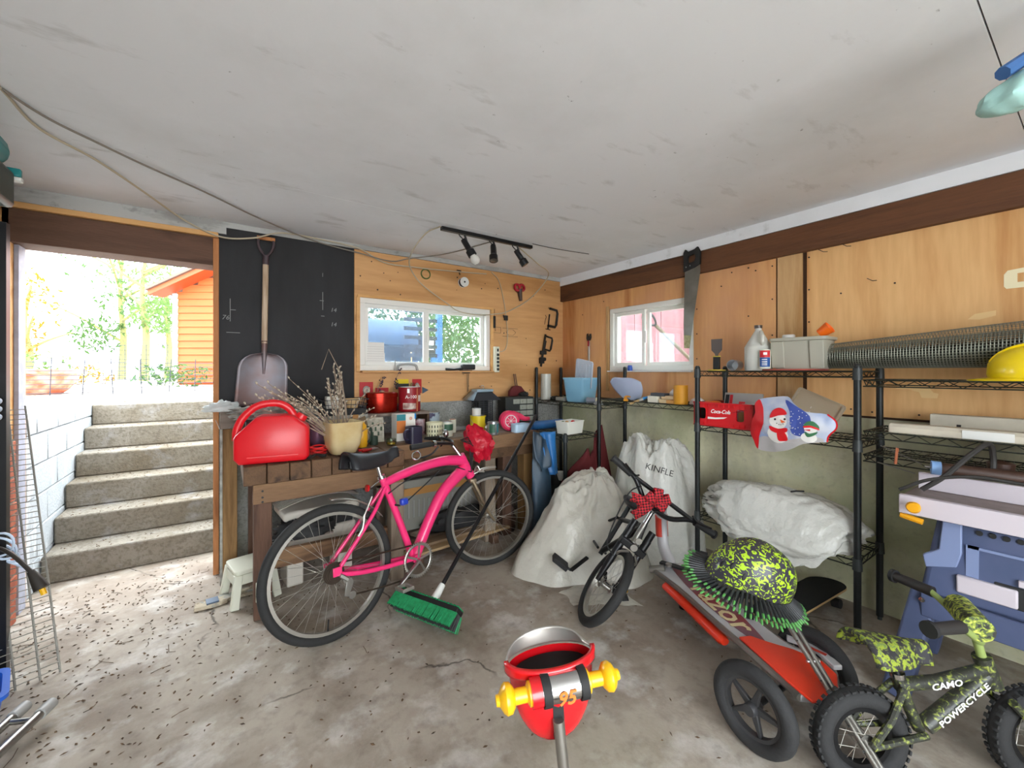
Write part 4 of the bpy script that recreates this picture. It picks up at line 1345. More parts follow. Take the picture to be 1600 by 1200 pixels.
def wheel(parent, M, R, tr, spokes=32, name='wheel', tyre='tyre', rim='rim_alu', hubw=.05, rimw=.012, lug=False, mag=0):
    """bicycle wheel in the local XZ plane (axle along Y)"""
    A = M @ RX(90)
    w = MB(A).torus(R - tr, tr, 64, 12).build(name, tyre, parent)
    if lug:
        lb = MB(A)
        for i in range(40):
            a = 2 * pi * i / 40
            for s in (-1, 1):
                lb.cbox((0, 0, 0), (.007, .014, .012), Matrix.Rotation(a + s * .04, 4, 'Z') @ TR(R - .002, 0, s * tr * .55))
        lb.build('tread_lugs', tyre, w)
    if mag:
        b = MB(A).lathe([(R - 2.2 * tr, -.012), (R - 1.7 * tr, -.016), (R - 1.7 * tr, .016), (R - 2.2 * tr, .012), (R - 2.2 * tr, -.012)], 48)
        b.build('rim', rim, w)
        for i in range(mag):
            a = 2 * pi * i / mag
            MB(A @ Matrix.Rotation(a, 4, 'Z')).prism([(.015, -.014), (R - 2.15 * tr, -.006), (R - 2.15 * tr, .006), (.015, .014)], -.008, .008).build('spoke', rim, w, bevel=.003)
        MB(A).lathe([(0, -.03), (.02, -.03), (.024, -.02), (.024, .02), (.02, .03), (0, .03)], 16).build('hub', rim, w)
        return w
    MB(A).lathe([(R - 2.1 * tr - .010, -rimw), (R - 2 * tr + .006, -rimw), (R - 2 * tr + .006, rimw), (R - 2.1 * tr - .010, rimw), (R - 2.1 * tr - .010, -rimw)], 64).build('rim', rim, w)
    MB(A).lathe([(0, -hubw), (.007, -hubw), (.007, -hubw * .8), (.024, -hubw * .75), (.024, -hubw * .68), (.013, -hubw * .6), (.013, hubw * .6), (.024, hubw * .68), (.024, hubw * .75), (.007, hubw * .8), (.007, hubw), (0, hubw)], 16).build('hub', 'alloy', w)
    b = MB(A)
    Rr = R - 2.1 * tr - .008
    for i in range(spokes):
        a = 2 * pi * i / spokes
        s = 1 if i % 2 else -1
        off = (.55 if (i // 2) % 2 else -.55)
        b.tube([(.023 * cos(a + off * 2), .023 * sin(a + off * 2), s * hubw * .7), (Rr * cos(a), Rr * sin(a), s * .003)], .0011, 4)
    b.build('spokes', 'spoke_steel', w)
    return w


# ---- pink cruiser, local x forward from rear axle, y to its left, z up
BL, BANG = 8.0, 10.5
PB = TR(.462, 2.295, 0) @ RZ(BANG) @ RX(-BL)
pk = thing('pink_bicycle', 'hot pink cruiser bicycle leaning on the workbench', 'bicycle', M=PB)
R = .345
rw = wheel(pk, TR(0, 0, R), R, .023, 36, 'rear_wheel')
STEER = -22
HB = Vector((.985, 0, .675)); HT = Vector((.915, 0, .815))
SA = (HT - HB).normalized()
SM = TR(*HB) @ Matrix.Rotation(radians(STEER), 4, SA) @ TR(*(-HB))
wheel(pk, SM @ TR(1.145, 0, R), R, .023, 36, 'front_wheel')
fr = pk


def sweep(name, pts, r, m, parent, M=None, n=12, flat=1.0, sp=6):
    p = spline(pts, sp)
    rr = r if not isinstance(r, (list, tuple)) else [r[0] + (r[-1] - r[0]) * i / (len(p) - 1) for i in range(len(p))]
    return MB(M).tube(p, rr, n, flat=flat).build(name, m, parent)


sweep('top_tube', [(.325, 0, .738), (.45, 0, .770), (.62, 0, .797), (.78, 0, .806), (.94, 0, .785)], [.024, .036], 'pink_paint', fr)
sweep('down_tube', [(.955, 0, .735), (.87, 0, .69), (.74, 0, .60), (.62, 0, .45), (.50, 0, .265)], [.043, .033], 'pink_paint', fr)
sweep('seat_tube', [(.318, 0, .79), (.40, 0, .55), (.49, 0, .265)], .021, 'pink_paint', fr)
MB().cyl(HB - SA * .01, HT + SA * .01, .032, 16).build('head_tube', 'pink_paint', fr)
for s in (-1, 1):
    sweep('seat_stay', [(.335, s * .012, .72), (.24, s * .045, .60), (.12, s * .055, .47), (.03, s * .062, .375)], .011, 'pink_paint', fr)
    sweep('chain_stay', [(.47, s * .03, .27), (.30, s * .05, .285), (.15, s * .058, .305), (.03, s * .062, .335)], .013, 'pink_paint', fr)
    MB().box(-.012, .035, s * .062 - .004, s * .062 + .004, .33, .375).build('dropout', 'pink_paint', fr, bevel=.003)
MB().cyl((.49, -.05, .265), (.49, .05, .265), .026, 16).build('bottom_bracket', 'pink_paint', fr)
# fork
for s in (-1, 1):
    sweep('fork_blade', [HB + Vector((.005, s * .04, -.03)), (1.03, s * .052, .56), (1.085, s * .055, .44), (1.145, s * .055, R)], [.016, .009], 'fork_bronze', fr, SM)
MB(SM).box(HB.x - .02, HB.x + .03, -.055, .055, HB.z - .045, HB.z - .015).build('fork_crown', 'fork_bronze', fr, bevel=.008)
# stem and bars
BS = TR(*HT) @ Matrix.Rotation(radians(-42), 4, Vector((0, .10, 1)).normalized()) @ TR(*(-HT))
CB = HT + SA * .10
MB(BS).cyl(HT, CB + SA * .015, .013, 12).build('stem', 'chrome', fr)
sweep('handlebar', [CB + Vector((-.22, -.30, .05)), CB + Vector((-.10, -.22, .045)), CB + Vector((-.01, -.09, .02)), CB, CB + Vector((-.01, .09, .02)), CB + Vector((-.10, .22, .045)), CB + Vector((-.22, .30, .05))], .011, 'black_metal', fr, BS)
for s in (-1, 1):
    sweep('grip', [CB + Vector((-.225, s * .304, .05)), CB + Vector((-.11, s * .228, .046))], .018, 'black_rubber', fr, BS)
    MB(BS).cyl(CB + Vector((-.10, s * .22, .045)), CB + Vector((-.085, s * .208, .043)), .021, 12).build('grip_clamp', 'chrome', fr)
    sweep('brake_lever', [CB + Vector((-.07, s * .19, .02)), CB + Vector((-.12, s * .21, -.02)), CB + Vector((-.20, s * .26, -.03))], .006, 'black_metal', fr, BS)
MB(BS).torus(.026, .005, 18, 6, TR(*(CB + Vector((-.20, -.29, -.005)))) @ RX(70)).build('lock_ring', 'chrome', fr)
MB(BS).ell(CB + Vector((-.05, .16, .075)), (.022, .022, .03), 12, 8).build('bell', 'chrome', fr)
for k in range(4):
    p0 = CB + Vector((-.02 - .02 * k, -.10 - .03 * k, .03))
    sweep('cable', [p0, CB + Vector((.09 + .012 * k, -.05, .03 - .02 * k)), CB + Vector((.12, -.01 - .01 * k, -.10)), (.97, -.035, .70)], .0035, 'black_rubber', fr, None, 6)
sweep('cable', [(.97, -.035, .70), (.80, -.04, .765), (.60, -.04, .765), (.45, -.035, .73), (.34, -.03, .68)], .0035, 'black_rubber', fr, None, 6)
sweep('cable', [(.86, -.05, .75), (.74, -.04, .765), (.58, -.035, .68), (.44, -.03, .60)], .0035, 'black_rubber', fr, None, 6)
# saddle
MB().cyl((.318, 0, .775), (.295, 0, .875), .0125, 12).build('seat_post', 'chrome', fr)
MB().cyl((.322, 0, .772), (.318, 0, .79), .026, 14).build('seat_clamp', 'chrome', fr)
def sadf(u, v_):
    x = .11 + .32 * u
    hw = .095 * (1 - u) ** .8 + .02 if u < .999 else .016
    hw = .088 * (1 - min(1, u * 1.35)) ** .75 + .024
    if u < .08:
        hw *= .75 + 3 * u
    a = pi * (v_ * 1.0)
    z = .90 + .03 * sin(a) + .02 * (1 - u) ** 2 - .028 * u * (1 - u) * 2 + (.012 if u > .85 else 0)
    drop = (.040 * (1 - u) + .025) * abs(cos(a)) ** 4
    return (x, hw * cos(a), z - drop)
MB().grid(sadf, 18, 14).build('saddle', 'saddle_black', fr, solid=.014)
for s in (-1, 1):
    MB().lathe([(.014, -.02), (.016, -.01), (.013, 0), (.016, .01), (.014, .02)], 12, TR(.16, s * .045, .875)).build('saddle_spring', 'black_metal', fr)
# drivetrain
CRM = TR(.49, -.062, .265) @ RX(90)
cr = MB(CRM).torus(.088, .007, 48, 8, rz=.002)
for i in range(44):
    a = 2 * pi * i / 44
    cr.cbox((.097, 0, 0), (.008, .006, .003), Matrix.Rotation(a, 4, 'Z'))
for i in range(5):
    cr.box(.01, .084, -.006, .006, -.002, .002, RZ(72 * i + 10))
cr.build('chainring', 'rim_alu', fr)
MB().bar((.49, -.075, .265), (.345, -.08, .17), .028, .014).build('crank_arm', 'alloy', fr, bevel=.005)
MB().bar((.49, .075, .265), (.62, .08, .355), .028, .014).build('crank_arm', 'alloy', fr, bevel=.005)
for (p0, s) in (((.345, -.09, .17), -1), ((.62, .09, .355), 1)):
    b = MB()
    for dx in (-.03, .03):
        b.cbox((p0[0] + dx, p0[1] + s * .045, p0[2]), (.012, .09, .018))
    for dy in (.005, .085):
        b.cbox((p0[0], p0[1] + s * dy, p0[2]), (.05, .01, .018))
    b.build('pedal', 'rim_alu', fr, bevel=.002)
cs = MB()
for i, r_ in enumerate((.055, .048, .041, .034)):
    cs.lathe([(.02, 0), (r_, 0), (r_, .003), (.02, .003)], 26, TR(0, -.04 - i * .006, R) @ RX(90))
cs.build('cassette', 'chain_rust', fr)
ch = [( .49, -.056, .353), (.25, -.052, .375), (.0, -.05, .395)]
sweep('chain', [(.49, -.056, .354), (.25, -.053, .372), (.02, -.05, .392)], .005, 'chain_rust', fr, None, 5)
sweep('chain', [(.47, -.056, .178), (.25, -.053, .19), (.08, -.05, .21)], .005, 'chain_rust', fr, None, 5)
dr = MB().prism([(-.012, -.05), (.012, -.05), (.02, .02), (.0, .045), (-.02, .02)], -.006, .006, TR(.065, -.065, .265) @ RX(90) @ RZ(-18))
dr.cyl((.055, -.07, .30), (.055, -.052, .30), .02, 14).cyl((.08, -.07, .215), (.08, -.052, .215), .02, 14)
dr.build('derailleur', 'alloy', fr, bevel=.002)
MB().bar((.02, -.07, .335), (.06, -.075, .30), .03, .02).build('derailleur_hanger', 'alloy', fr, bevel=.004)
# fenders, reflector, light, kickstand, valve
def fender(a0, a1, rr, M, w=.022):
    b = MB(M)
    def fn(u, v_):
        a = radians(a0 + (a1 - a0) * u); q = (v_ - .5) * 2
        r_ = rr + .008 * (1 - q * q)
        return (r_ * cos(a), w * q, r_ * sin(a))
    return b.grid(fn, 20, 6)
fender(35, 88, R + .022, TR(0, .0, R)).build('rear_fender', 'rim_alu', fr, solid=.002)
fender(85, 118, R + .022, SM @ TR(1.145, 0, R)).build('front_fender', 'rim_alu', fr, solid=.002)
b = MB(SM).bar((1.02, -.02, .71), (1.075, -.02, .70), .05, .01); b.tube(spline([(1.01, 0, .69), (1.03, -.02, .74), (1.05, -.03, .70)], 4), .005, 6)
b.build('front_brake', 'rim_alu', fr)
MB().lathe([(0, 0), (.02, 0), (.02, .012), (0, .014)], 14, TR(.225, -.02, .735) @ RY(-80)).build('rear_reflector', 'reflector_red', fr)
MB().tube(spline([(.24, -.02, .735), (.29, -.02, .76), (.318, 0, .76)], 4), .004, 6).build('reflector_bracket', 'chrome', fr)
MB().cbox((.435, -.035, .615), (.05, .035, .04)).build('tail_light', 'blue_plastic', fr, bevel=.012, seg=3)
MB().torus(.024, .006, 16, 6, TR(.40, 0, .60) @ RY(20)).build('light_strap', 'cord_black', fr)
MB().tube([(.40, .06, .27), (.30, .14, .06)], .008, 8).build('kickstand', 'alloy', fr)
b = MB().tube(spline([(.17, -.07, .60), (.155, -.075, .54), (.13, -.07, .50)], 4), .006, 6).tube(spline([(.23, -.05, .69), (.20, -.055, .64), (.165, -.06, .585), (.16, -.03, .57)], 4), .005, 6)
b.build('rear_brake', 'rim_alu', fr)
MB().tube([(-.03, 0, .06), (-.025, -.004, .115)], .004, 6).build('valve_stem', 'black_rubber', fr)
# red plastic bag on the handlebar
film('bag_red', '#c8102e', .3, .2, 1.0, .5, 30)
rb = crumple('red_bag', 'bag_red', (1.481, 2.574, 0.741), (.085, .06, .12), 'crumpled red plastic bag hung on the pink handlebar', 'bag', .45, 3.2, 8, flat=False)
rb.location.z = 1.4 - (692 - 580) * 2.96 / 647
rb.rotation_euler = (0, radians(-28), radians(-30))

# ================================================================== push broom
mat('broom_green', '#0d7a45', .7, col2='#12945a', vscale=60); mat('broom_black', '#151515', .6); mat('broom_white', '#dcdcd6', .5)
b0 = Vector((.775, 2.36, 0)); b1 = Vector((.975, 1.95, 0))
ax = (b1 - b0).normalized(); sdv = Vector((-ax.y, ax.x, 0))
BM = basis((b0 + b1) / 2 + Vector((0, 0, .044)), ax, sdv, (0, 0, 1)) @ RX(-50)
bm = thing('push_broom', 'push broom with green bristles and long black handle', 'broom', M=BM)
HL = (b1 - b0).length / 2
MB().box(-HL + .01, HL - .01, -.035, .035, .075, .105).build('block', 'broom_black', bm, bevel=.006)
bb1 = MB(); bb2 = MB()
rnd = random.Random(2)
for i in range(64):
    x = -HL + .01 + (2 * HL - .02) * i / 63
    for j in range(9):
        y = -.036 + .009 * j
        ctr = 2 <= j <= 6
        out_ = (y / .036)
        (bb2 if ctr else bb1).tube([(x, y, .078), (x + rnd.uniform(-.004, .004), y + out_ * .02 + rnd.uniform(-.004, .004), rnd.uniform(0.001, .004))], .0034, 4)
bb1.build('green_bristles', 'broom_green', bm)['kind'] = 'stuff'
bb2.build('black_bristles', 'broom_black', bm)['kind'] = 'stuff'
for j in range(20):
    x = -HL + .02 + j * (2 * HL - .04) / 19
    MB().box(x - .008, x + .008, -.037, .037, .1052, .112).build('tuft', 'broom_green', bm, bevel=.003, seg=1)
hb = Vector((.03, .0, .14)); ht = BM.inverted() @ Vector((2.16, 2.79, 1.00))
dh = (ht - hb).normalized()
MB().cyl(hb - dh * .03, hb + dh * .06, .024, 16, .018).build('socket', 'broom_white', bm)
MB().cyl(hb + dh * .05, ht, .0125, 12).build('handle', 'black_metal', bm)
MB().cyl(ht, ht + dh * .04, .0145, 12, .012).build('grip_cap', 'black_rubber', bm)

# ================================================================== wire shelving
mat('shelf_black', '#26292a', .45, .5)
mat('shelf_wire', '#34372f', .45, .6)
mat('collar', '#2e3233', .5)


def wire_shelf(parent, x0, x1, y0, y1, z, step=.03):
    """one shelf: deck wires across, rim rails and zig-zag truss on all sides"""
    deck = MB()
    k = int((y1 - y0) / step)
    for i in range(k + 1):
        y = y0 + (y1 - y0) * i / k
        deck.tube([(x0, y, z), (x1, y, z)], .0018, 4)
    for x in (x0 + (x1 - x0) * .33, x0 + (x1 - x0) * .67):
        deck.tube([(x, y0, z - .004), (x, y1, z - .004)], .003, 5)
    o = deck.build('shelf_deck', 'shelf_wire', parent, world=True)
    for (p, q) in (((x0, y0), (x0, y1)), ((x1, y0), (x1, y1)), ((x0, y0), (x1, y0)), ((x0, y1), (x1, y1))):
        p = Vector((p[0], p[1], z)); q = Vector((q[0], q[1], z)); dn = Vector((0, 0, -.032))
        b = MB().tube([p, q], .0035, 6).tube([p + dn, q + dn], .0035, 6)
        ln = (q - p).length; kk = max(4, int(ln / .05)); kk += kk % 2
        b.tube([p.lerp(q, i / kk) + (dn if i % 2 else Vector((0, 0, 0))) for i in range(kk + 1)], .0022, 4)
        b.build('rim_truss', 'shelf_wire', o, world=True)
    return o


def shelf_unit(label, x0, x1, y0, y1, zs, top, posts, group='black wire shelving units'):
    t = thing('wire_shelving', label, 'shelving', ((x0 + x1) / 2, (y0 + y1) / 2, 0), 0, group)
    for z in zs:
        wire_shelf(t, x0, x1, y0, y1, z)
    for (x, y) in posts:
        b = MB().cyl((x, y, .02), (x, y, top), .0165, 14)
        po = b.build('post', 'shelf_black', t, world=True)
        MB().cyl((x, y, top), (x, y, top + .012), .0175, 14, .010).build('post_cap', 'collar', po, world=True)
        MB().cyl((x, y, 0), (x, y, .02), .011, 10).build('foot', 'collar', po, world=True)
        for z in zs:
            MB().cyl((x, y, z - .045), (x, y, z + .015), .022, 14, .0195).build('collar', 'collar', po, world=True)
    return t


SX0, SX1 = 2.675, 3.035
shelf_unit('black wire shelving in the far right corner under the window', SX0 + .02, SX1, 2.56, 3.45, (1.10, .30), 1.43, [(SX0 + .02, 2.56), (SX1, 2.56), (SX0 + .02, 3.45), (SX1, 3.45)])
shelf_unit('black wire shelf bridging below the right window', SX0, SX1, 1.66, 2.535, (1.155,), .0, [])
shelf_unit('black wire shelving holding the red crate and trash bag', SX0, SX1, .745, 1.625, (1.40, 1.03, .42), 1.425, [(SX0, .745), (SX1, .745), (SX0, 1.625), (SX1, 1.625)])
shelf_unit('black wire shelving above the table saw', SX0, SX1, -.17, .72, (1.355, 1.095, .975), 1.42, [(SX0, -.17), (SX1, -.17)])
shelf_unit('low wire shelf between workbench and corner shelving', 2.30, 2.665, 2.56, 3.45, (.86, .25), .875, [(2.30, 2.56), (2.30, 3.45), (2.665, 3.45)])

# ================================================================== things on the corner shelf
film('roll_clear', '#d9d8cf', .25, .3, 1.0)
b = MB().lathe([(.0, 0), (.055, 0), (.055, .27), (.03, .27), (.03, .02), (0, .02)], 24)
o = single(b, 'plastic_roll', 'roll_clear', 'upright roll of cloudy plastic sheet by the corner', 'roll'); o.location = (2.60, 3.40, .862); o.location = (2.78, 3.40, 1.102)
mat('bin_blue', '#8fbfd6', .4, col2='#7fb0cf', vscale=2)
tbn = thing('waste_bin', 'light blue plastic bin on the corner shelf', 'bin', (2.86, 2.96, 1.102), 4)
k = 5
b = MB()
pr_ = [(.105, .0), (.112, .01), (.135, .215), (.143, .217), (.143, .235), (.130, .235), (.108, .012)]
v = []; f = []
for (r_, z_) in pr_:
    for (x, y) in round_rect(r_ * 2, r_ * 2, .03, 5):
        v.append((x * .85, y, z_))
kk = len(round_rect(1, 1, .03, 5))
for j in range(len(pr_) - 1):
    for i in range(kk):
        f.append((j * kk + i, j * kk + (i + 1) % kk, (j + 1) * kk + (i + 1) % kk, (j + 1) * kk + i))
f.append(tuple(reversed(range(kk)))); f.append(tuple((len(pr_) - 1) * kk + i for i in range(kk)))
b.add(v, f).build('bucket', 'bin_blue', tbn)
film('lid_clear', '#d3dbe6', .3, .3, .85)
ld = thing('clear_cover_sheet', 'ribbed clear plastic lid leaning in the blue bin', 'lid', M=TR(2.86, 2.93, 1.25) @ RZ(5) @ RX(12) @ RY(-8))
LM = basis((0, 0, 0), (0, 1, 0), (0, 0, 1), (1, 0, 0))
MB(LM).prism(round_rect(.20, .26, .02, 3, 0, .13), 0, .004).build('sheet', 'lid_clear', ld)
for i in range(4):
    MB(LM).box(-.07 + i * .04, -.06 + i * .04, .03, .23, -.006, -.0002).build('rib', 'lid_clear', ld)
MB(LM).ring_prism(round_rect(.21, .27, .02, 3, 0, .13), round_rect(.19, .25, .02, 3, 0, .13), -.006, .008).build('rim', 'lid_clear', ld)
mat('spool_silver', '#9da3b2', .3, .6); mat('spool_cream', '#d9d3ad', .5)
sp_ = thing('wire_spool', 'silver wire spool lying on the corner shelf edge', 'spool', M=TR(2.75, 2.70, 1.133) @ RZ(20) @ RX(90))
MB().lathe([(0, -.045), (.03, -.045), (.03, -.04), (.026, -.038), (.026, .038), (.03, .04), (.03, .045), (0, .045)], 20).build('winding', 'spool_silver', sp_)
MB().lathe([(0, .0455), (.028, .0455), (.028, .049), (.008, .049), (.008, .046), (0, .046)], 20).build('end_label', 'spool_cream', sp_)
crumple('glove', 'bag_clear', (2.73, 2.60, 1.102), (.04, .03, .02), 'scrap of clear plastic beside the silver spool', 'plastic scrap', .5, 4, 6)
mat('shelf_box', '#8f8d84', .6)
single(MB().box(-.04, .04, -.06, .06, 0, .035), 'small_box', 'shelf_box', 'small grey box left of the blue bin', 'box', bevel=.003).location = (2.80, 3.16, 1.102)
crumple('dark_cloth', 'box_black', (2.82, 3.28, 1.102), (.06, .05, .025), 'dark rag behind the blue bin on the corner shelf', 'rag', .5, 4, 9)
# white basket and blue roll on the low shelf
mat('basket_white', '#e4e4da', .45)
wbk_ = thing('white_basket', 'white plastic basket with odds and ends', 'basket', (2.46, 2.68, .863), 8)
b = MB(); b.prism(round_rect(.20, .13, .015), 0, .004)
v = []; f = []
for (sc_, z_) in ((1.0, .004), (1.12, .10), (1.16, .102), (1.16, .108), (1.08, .108), (.96, .006)):
    for (x, y) in round_rect(.20 * sc_, .13 * sc_, .015):
        v.append((x, y, z_))
kk = len(round_rect(1, 1, .1))
for j in range(5):
    for i in range(kk):
        f.append((j * kk + i, j * kk + (i + 1) % kk, (j + 1) * kk + (i + 1) % kk, (j + 1) * kk + i))
b.add(v, f).build('shell', 'basket_white', wbk_)
for nm, mt_, x, y, r_ in (('red_vial', 'reflector_red', .03, -.01, .022), ('tan_tube', 'brush_wood', -.04, .0, .02), ('green_bottle', 'leaf_green_pale', -.07, .02, .016)):
    o = single(MB().lathe([(0, 0), (r_, 0), (r_, .08), (r_ * .7, .10), (0, .105)], 14), nm, mt_, {'red_vial': 'small red vial standing in the white basket', 'tan_tube': 'tan capped tube in the white basket', 'green_bottle': 'little green bottle in the white basket'}[nm], 'bottle')
    o.matrix_basis = TR(2.46, 2.68, .868) @ RZ(8) @ TR(x, y, 0)
mat('blue_vinyl', '#2f6aa8', .4, col2='#26507c', vscale=5)
brl = single(MB().cyl((2.28, 3.0, .905), (2.64, 2.98, .905), .04, 18), 'blue_roll', 'blue_vinyl', 'blue vinyl tube lying on the low shelf', 'roll')
# blue chair bag hanging from the bench end down to the floor
mat('blue_nylon', '#3f5a70', .5, col2='#2c3a47', vscale=4, stretch=(1, 1, .4), bump=.35, bscale=14)
def nylon(u, v_):
    a = 2 * pi * u
    t = v_
    z = .0 + .885 * t
    hw = .115 - .045 * t
    th = .075 - .045 * t
    fold = 1 + .10 * sin(5 * a + 6 * t) * (.3 + t) + .08 * noise.noise(Vector((cos(a) * 2, sin(a) * 2, t * 4)))
    return (2.115 + .03 * t + hw * cos(a) * fold, 2.635 + .06 * t + th * sin(a) * fold, z)
nb_ = thing('blue_bag', 'long blue-grey nylon bag standing beside the bench end', 'bag', (2.115, 2.64, 0))
b = MB().grid(nylon, 40, 24, closed_u=True); b.f.append(tuple(reversed(range(40)))); b.f.append(tuple(24 * 40 + i for i in range(40)))
b.build('sleeve', 'blue_nylon', nb_, world=True)
mat('blue_nylon_lit', '#2f7fc9', .45, col2='#2a5f94', vscale=6, stretch=(1, 1, .4), bump=.3, bscale=14)  # brighter copy of the nylon, light on the flap painted into its colour
def flap(u, v_):
    z = .90 - .34 * v_
    x = 2.175 + .075 * (u - .5) * 2 * (1 - .5 * v_) + .012 * sin(8 * u) + .02 * v_
    y = 2.605 + .02 * sin(6 * u + 2 * v_) - .035 * v_ + .04 * (1 - v_)
    return (x, y, z)
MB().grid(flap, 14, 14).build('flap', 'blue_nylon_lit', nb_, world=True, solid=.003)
def flap2(u, v_):
    z = .925 - .30 * v_ * (.4 + .6 * (1 - abs(u - .4)))
    return (2.02 + .16 * u + .01 * sin(7 * u), 2.60 + .015 * sin(9 * u + v_ * 3) + .03 * (1 - v_), z - .10 * u)
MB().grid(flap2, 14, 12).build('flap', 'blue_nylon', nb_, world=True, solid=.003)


# ================================================================== bridging shelf under the right window
film('visor_clear', '#c9d6ee', .25, .3, .75)
def visor(u, v_):
    a = (u - .5) * 2; t = v_
    w = .165 * (1 - .5 * t * t)
    return (2.80 - .06 * (1 - a * a) * (1 - t) + .03 * t, 2.36 - a * w - .05 * t, 1.16 + .19 * (1 - t) * (1 - .25 * a * a) + .008 * sin(9 * u))
cv = thing('clear_cover', 'crumpled clear plastic cover on the bridging shelf', 'plastic cover', (2.78, 2.35, 1.157))
MB().grid(visor, 18, 12).build('film', 'visor_clear', cv, world=True, solid=.003)
MB().tube([visor(i / 14, .0) for i in range(15)], .004, 5).build('rim', 'visor_clear', cv, world=True)
MB().tube(spline([visor(.3, .3), visor(.45, .55), visor(.6, .5), visor(.8, .2)], 4), .003, 5).build('crease', 'visor_clear', cv, world=True)
mat('brush_blue', '#3d8fd0', .4); mat('bristle_tan', '#b89a6a', .9)
pbr = thing('paint_brush', 'paint brush with blue handle on the bridging shelf', 'paint brush', M=TR(2.74, 2.14, 1.175) @ RZ(-55) @ RY(-22))
MB().box(-.10, -.02, -.028, .028, -.008, .008).build('bristles', 'bristle_tan', pbr, bevel=.003)
MB().box(-.02, .012, -.03, .03, -.010, .010).build('ferrule', 'alloy', pbr, bevel=.002)
MB().tube([(.01, 0, 0), (.04, 0, 0), (.08, 0, 0), (.13, 0, 0)], [.024, .016, .014, .016], 10, flat=.6).build('handle', 'brush_blue', pbr)
mat('orange_yellow', '#e0961c', .4)
sc2 = thing('caulk_scraper', 'orange plastic scraper in front of the blue brush', 'scraper', (2.71, 2.26, 1.158), 30)
MB().tube(spline([(-.06, 0, .012), (-.03, .01, .03), (.0, 0, .035), (.04, -.01, .03)], 4), .012, 8, flat=.6).build('body', 'orange_yellow', sc2)
MB().cbox((-.07, 0, .010), (.03, .035, .018)).build('blade', 'orange_yellow', sc2, bevel=.004)
mat('block_white', '#d9d3c2', .7); mat('block_dark', '#3d4148', .7); mat('block_wood', '#c9b08a', .7); mat('tape_white', '#cfc8c6', .6)
for i, (y, x, w_, d_, h_, z_, m_, lab) in enumerate(((2.02, 2.74, .09, .06, .05, 0, 'block_white', 'pale sanding block, lower left of the block pile'), (1.98, 2.75, .13, .06, .024, .0505, 'block_dark', 'dark sanding block on top of the pale one'), (1.91, 2.74, .10, .06, .03, 0, 'block_wood', 'wood block beside the sanding blocks'), (1.89, 2.75, .12, .05, .026, .0305, 'block_wood', 'thin wood block stacked on another'), (1.84, 2.73, .11, .05, .028, 0, 'brush_wood', 'rounded wooden sanding stick by the yellow roll'))):
    single(MB().box(-d_ / 2, d_ / 2, -w_ / 2, w_ / 2, 0, h_), 'sanding_block', m_, lab, 'block', 'sanding blocks', bevel=.004).location = (x, y, 1.158 + z_)
tr_ = thing('tape_roll', 'wide white tape roll tilted behind the yellow roll', 'tape roll', M=TR(2.83, 1.88, 1.215) @ RX(-60) @ RY(15))
MB().lathe([(.03, -.03), (.055, -.03), (.055, .03), (.03, .03), (.03, -.03)], 28).build('tape', 'tape_white', tr_)
MB().lathe([(.026, -.03), (.0298, -.03), (.0298, .03), (.026, .03), (.026, -.03)], 24).build('core', 'wood_box', tr_)
mat('roll_mustard', '#c88a1c', .6)
yr = thing('mustard_roll', 'mustard yellow paper roll standing at the shelf end', 'roll', (2.74, 1.795, 1.158))
MB().lathe([(.02, 0), (.048, 0), (.05, .004), (.05, .136), (.048, .14), (.02, .14), (.02, 0)], 28).build('roll', 'roll_mustard', yr)
crumple('dust_mask', 'tape_white', (2.80, 1.70, 1.158), (.05, .05, .03), 'crumpled white dust mask behind the shelf post', 'mask', .4, 3, 14)
mat('sill_blue', '#2a52b0', .4)
single(MB().lathe([(0, 0), (.022, 0), (.024, .02), (.018, .05), (0, .05)], 16), 'bottle_stopper', 'sill_blue', 'small blue cap on the right window sill', 'cap').location = (XR - .02, 2.56, W2[2] + .0)
single(MB().box(-.03, .012, -.45, .45, -.012, 0), 'trim_10', 'vinyl', None, None, bevel=.002).matrix_basis = TR(XR - .005, 2.38, W2[2])
bpy.data.objects['trim_10']['kind'] = 'structure'; bpy.data.objects['trim_10']['label'] = 'white sill board under the right window'

# ================================================================== shelf with crate, jug and tote
Z1 = 1.403
mat('scraper_steel', '#5c5450', .4, .7); mat('yellow_stripe', '#c9b13a', .5)
sc = thing('wall_scraper', 'broad scraper standing on its handle on the top shelf', 'scraper', (2.74, 1.525, Z1))
MB().lathe([(0, 0), (.055, 0), (.055, .008), (0, .008)], 24).build('base_disc', 'yellow_stripe', sc)
MB().box(-.013, .013, -.02, .02, .0085, .10).build('handle', 'black_rubber', sc, bevel=.004)
MB().box(-.014, .014, -.021, .021, .094, .10).build('ring', 'yellow_stripe', sc)
MB().prism([(-.008, .10), (.008, .10), (.012, .115), (.036, .14), (.038, .215), (-.038, .215), (-.036, .14), (-.012, .115)], -.002, .002, basis((0, 0, 0), (0, -1, 0), (0, 0, 1), (-1, 0, 0))).build('blade', 'scraper_steel', sc)
ti = thing('empty_tin', 'empty silver tin lying with its open end outward', 'tin', M=TR(2.77, 1.41, Z1 + .036) @ RZ(8) @ RY(-90))
MB().lathe([(0, -.03), (.034, -.03), (.034, .065), (.036, .067), (.032, .067), (.031, -.02), (0, -.022)], 24).build('body', 'tin', ti)
film('jug_white', '#e3e3dc', .35, .25)
jg = thing('gallon_jug', 'white translucent gallon jug with dark cap', 'jug', (2.80, 1.285, Z1))
MB().lathe([(0, 0), (.072, 0), (.078, .008), (.078, .15), (.074, .158), (.02, .255), (.018, .27), (0, .27)], 28).build('body', 'jug_white', jg)
MB().lathe([(0, .2705), (.023, .2705), (.023, .29), (0, .29)], 18).build('cap', 'scraper_steel', jg)
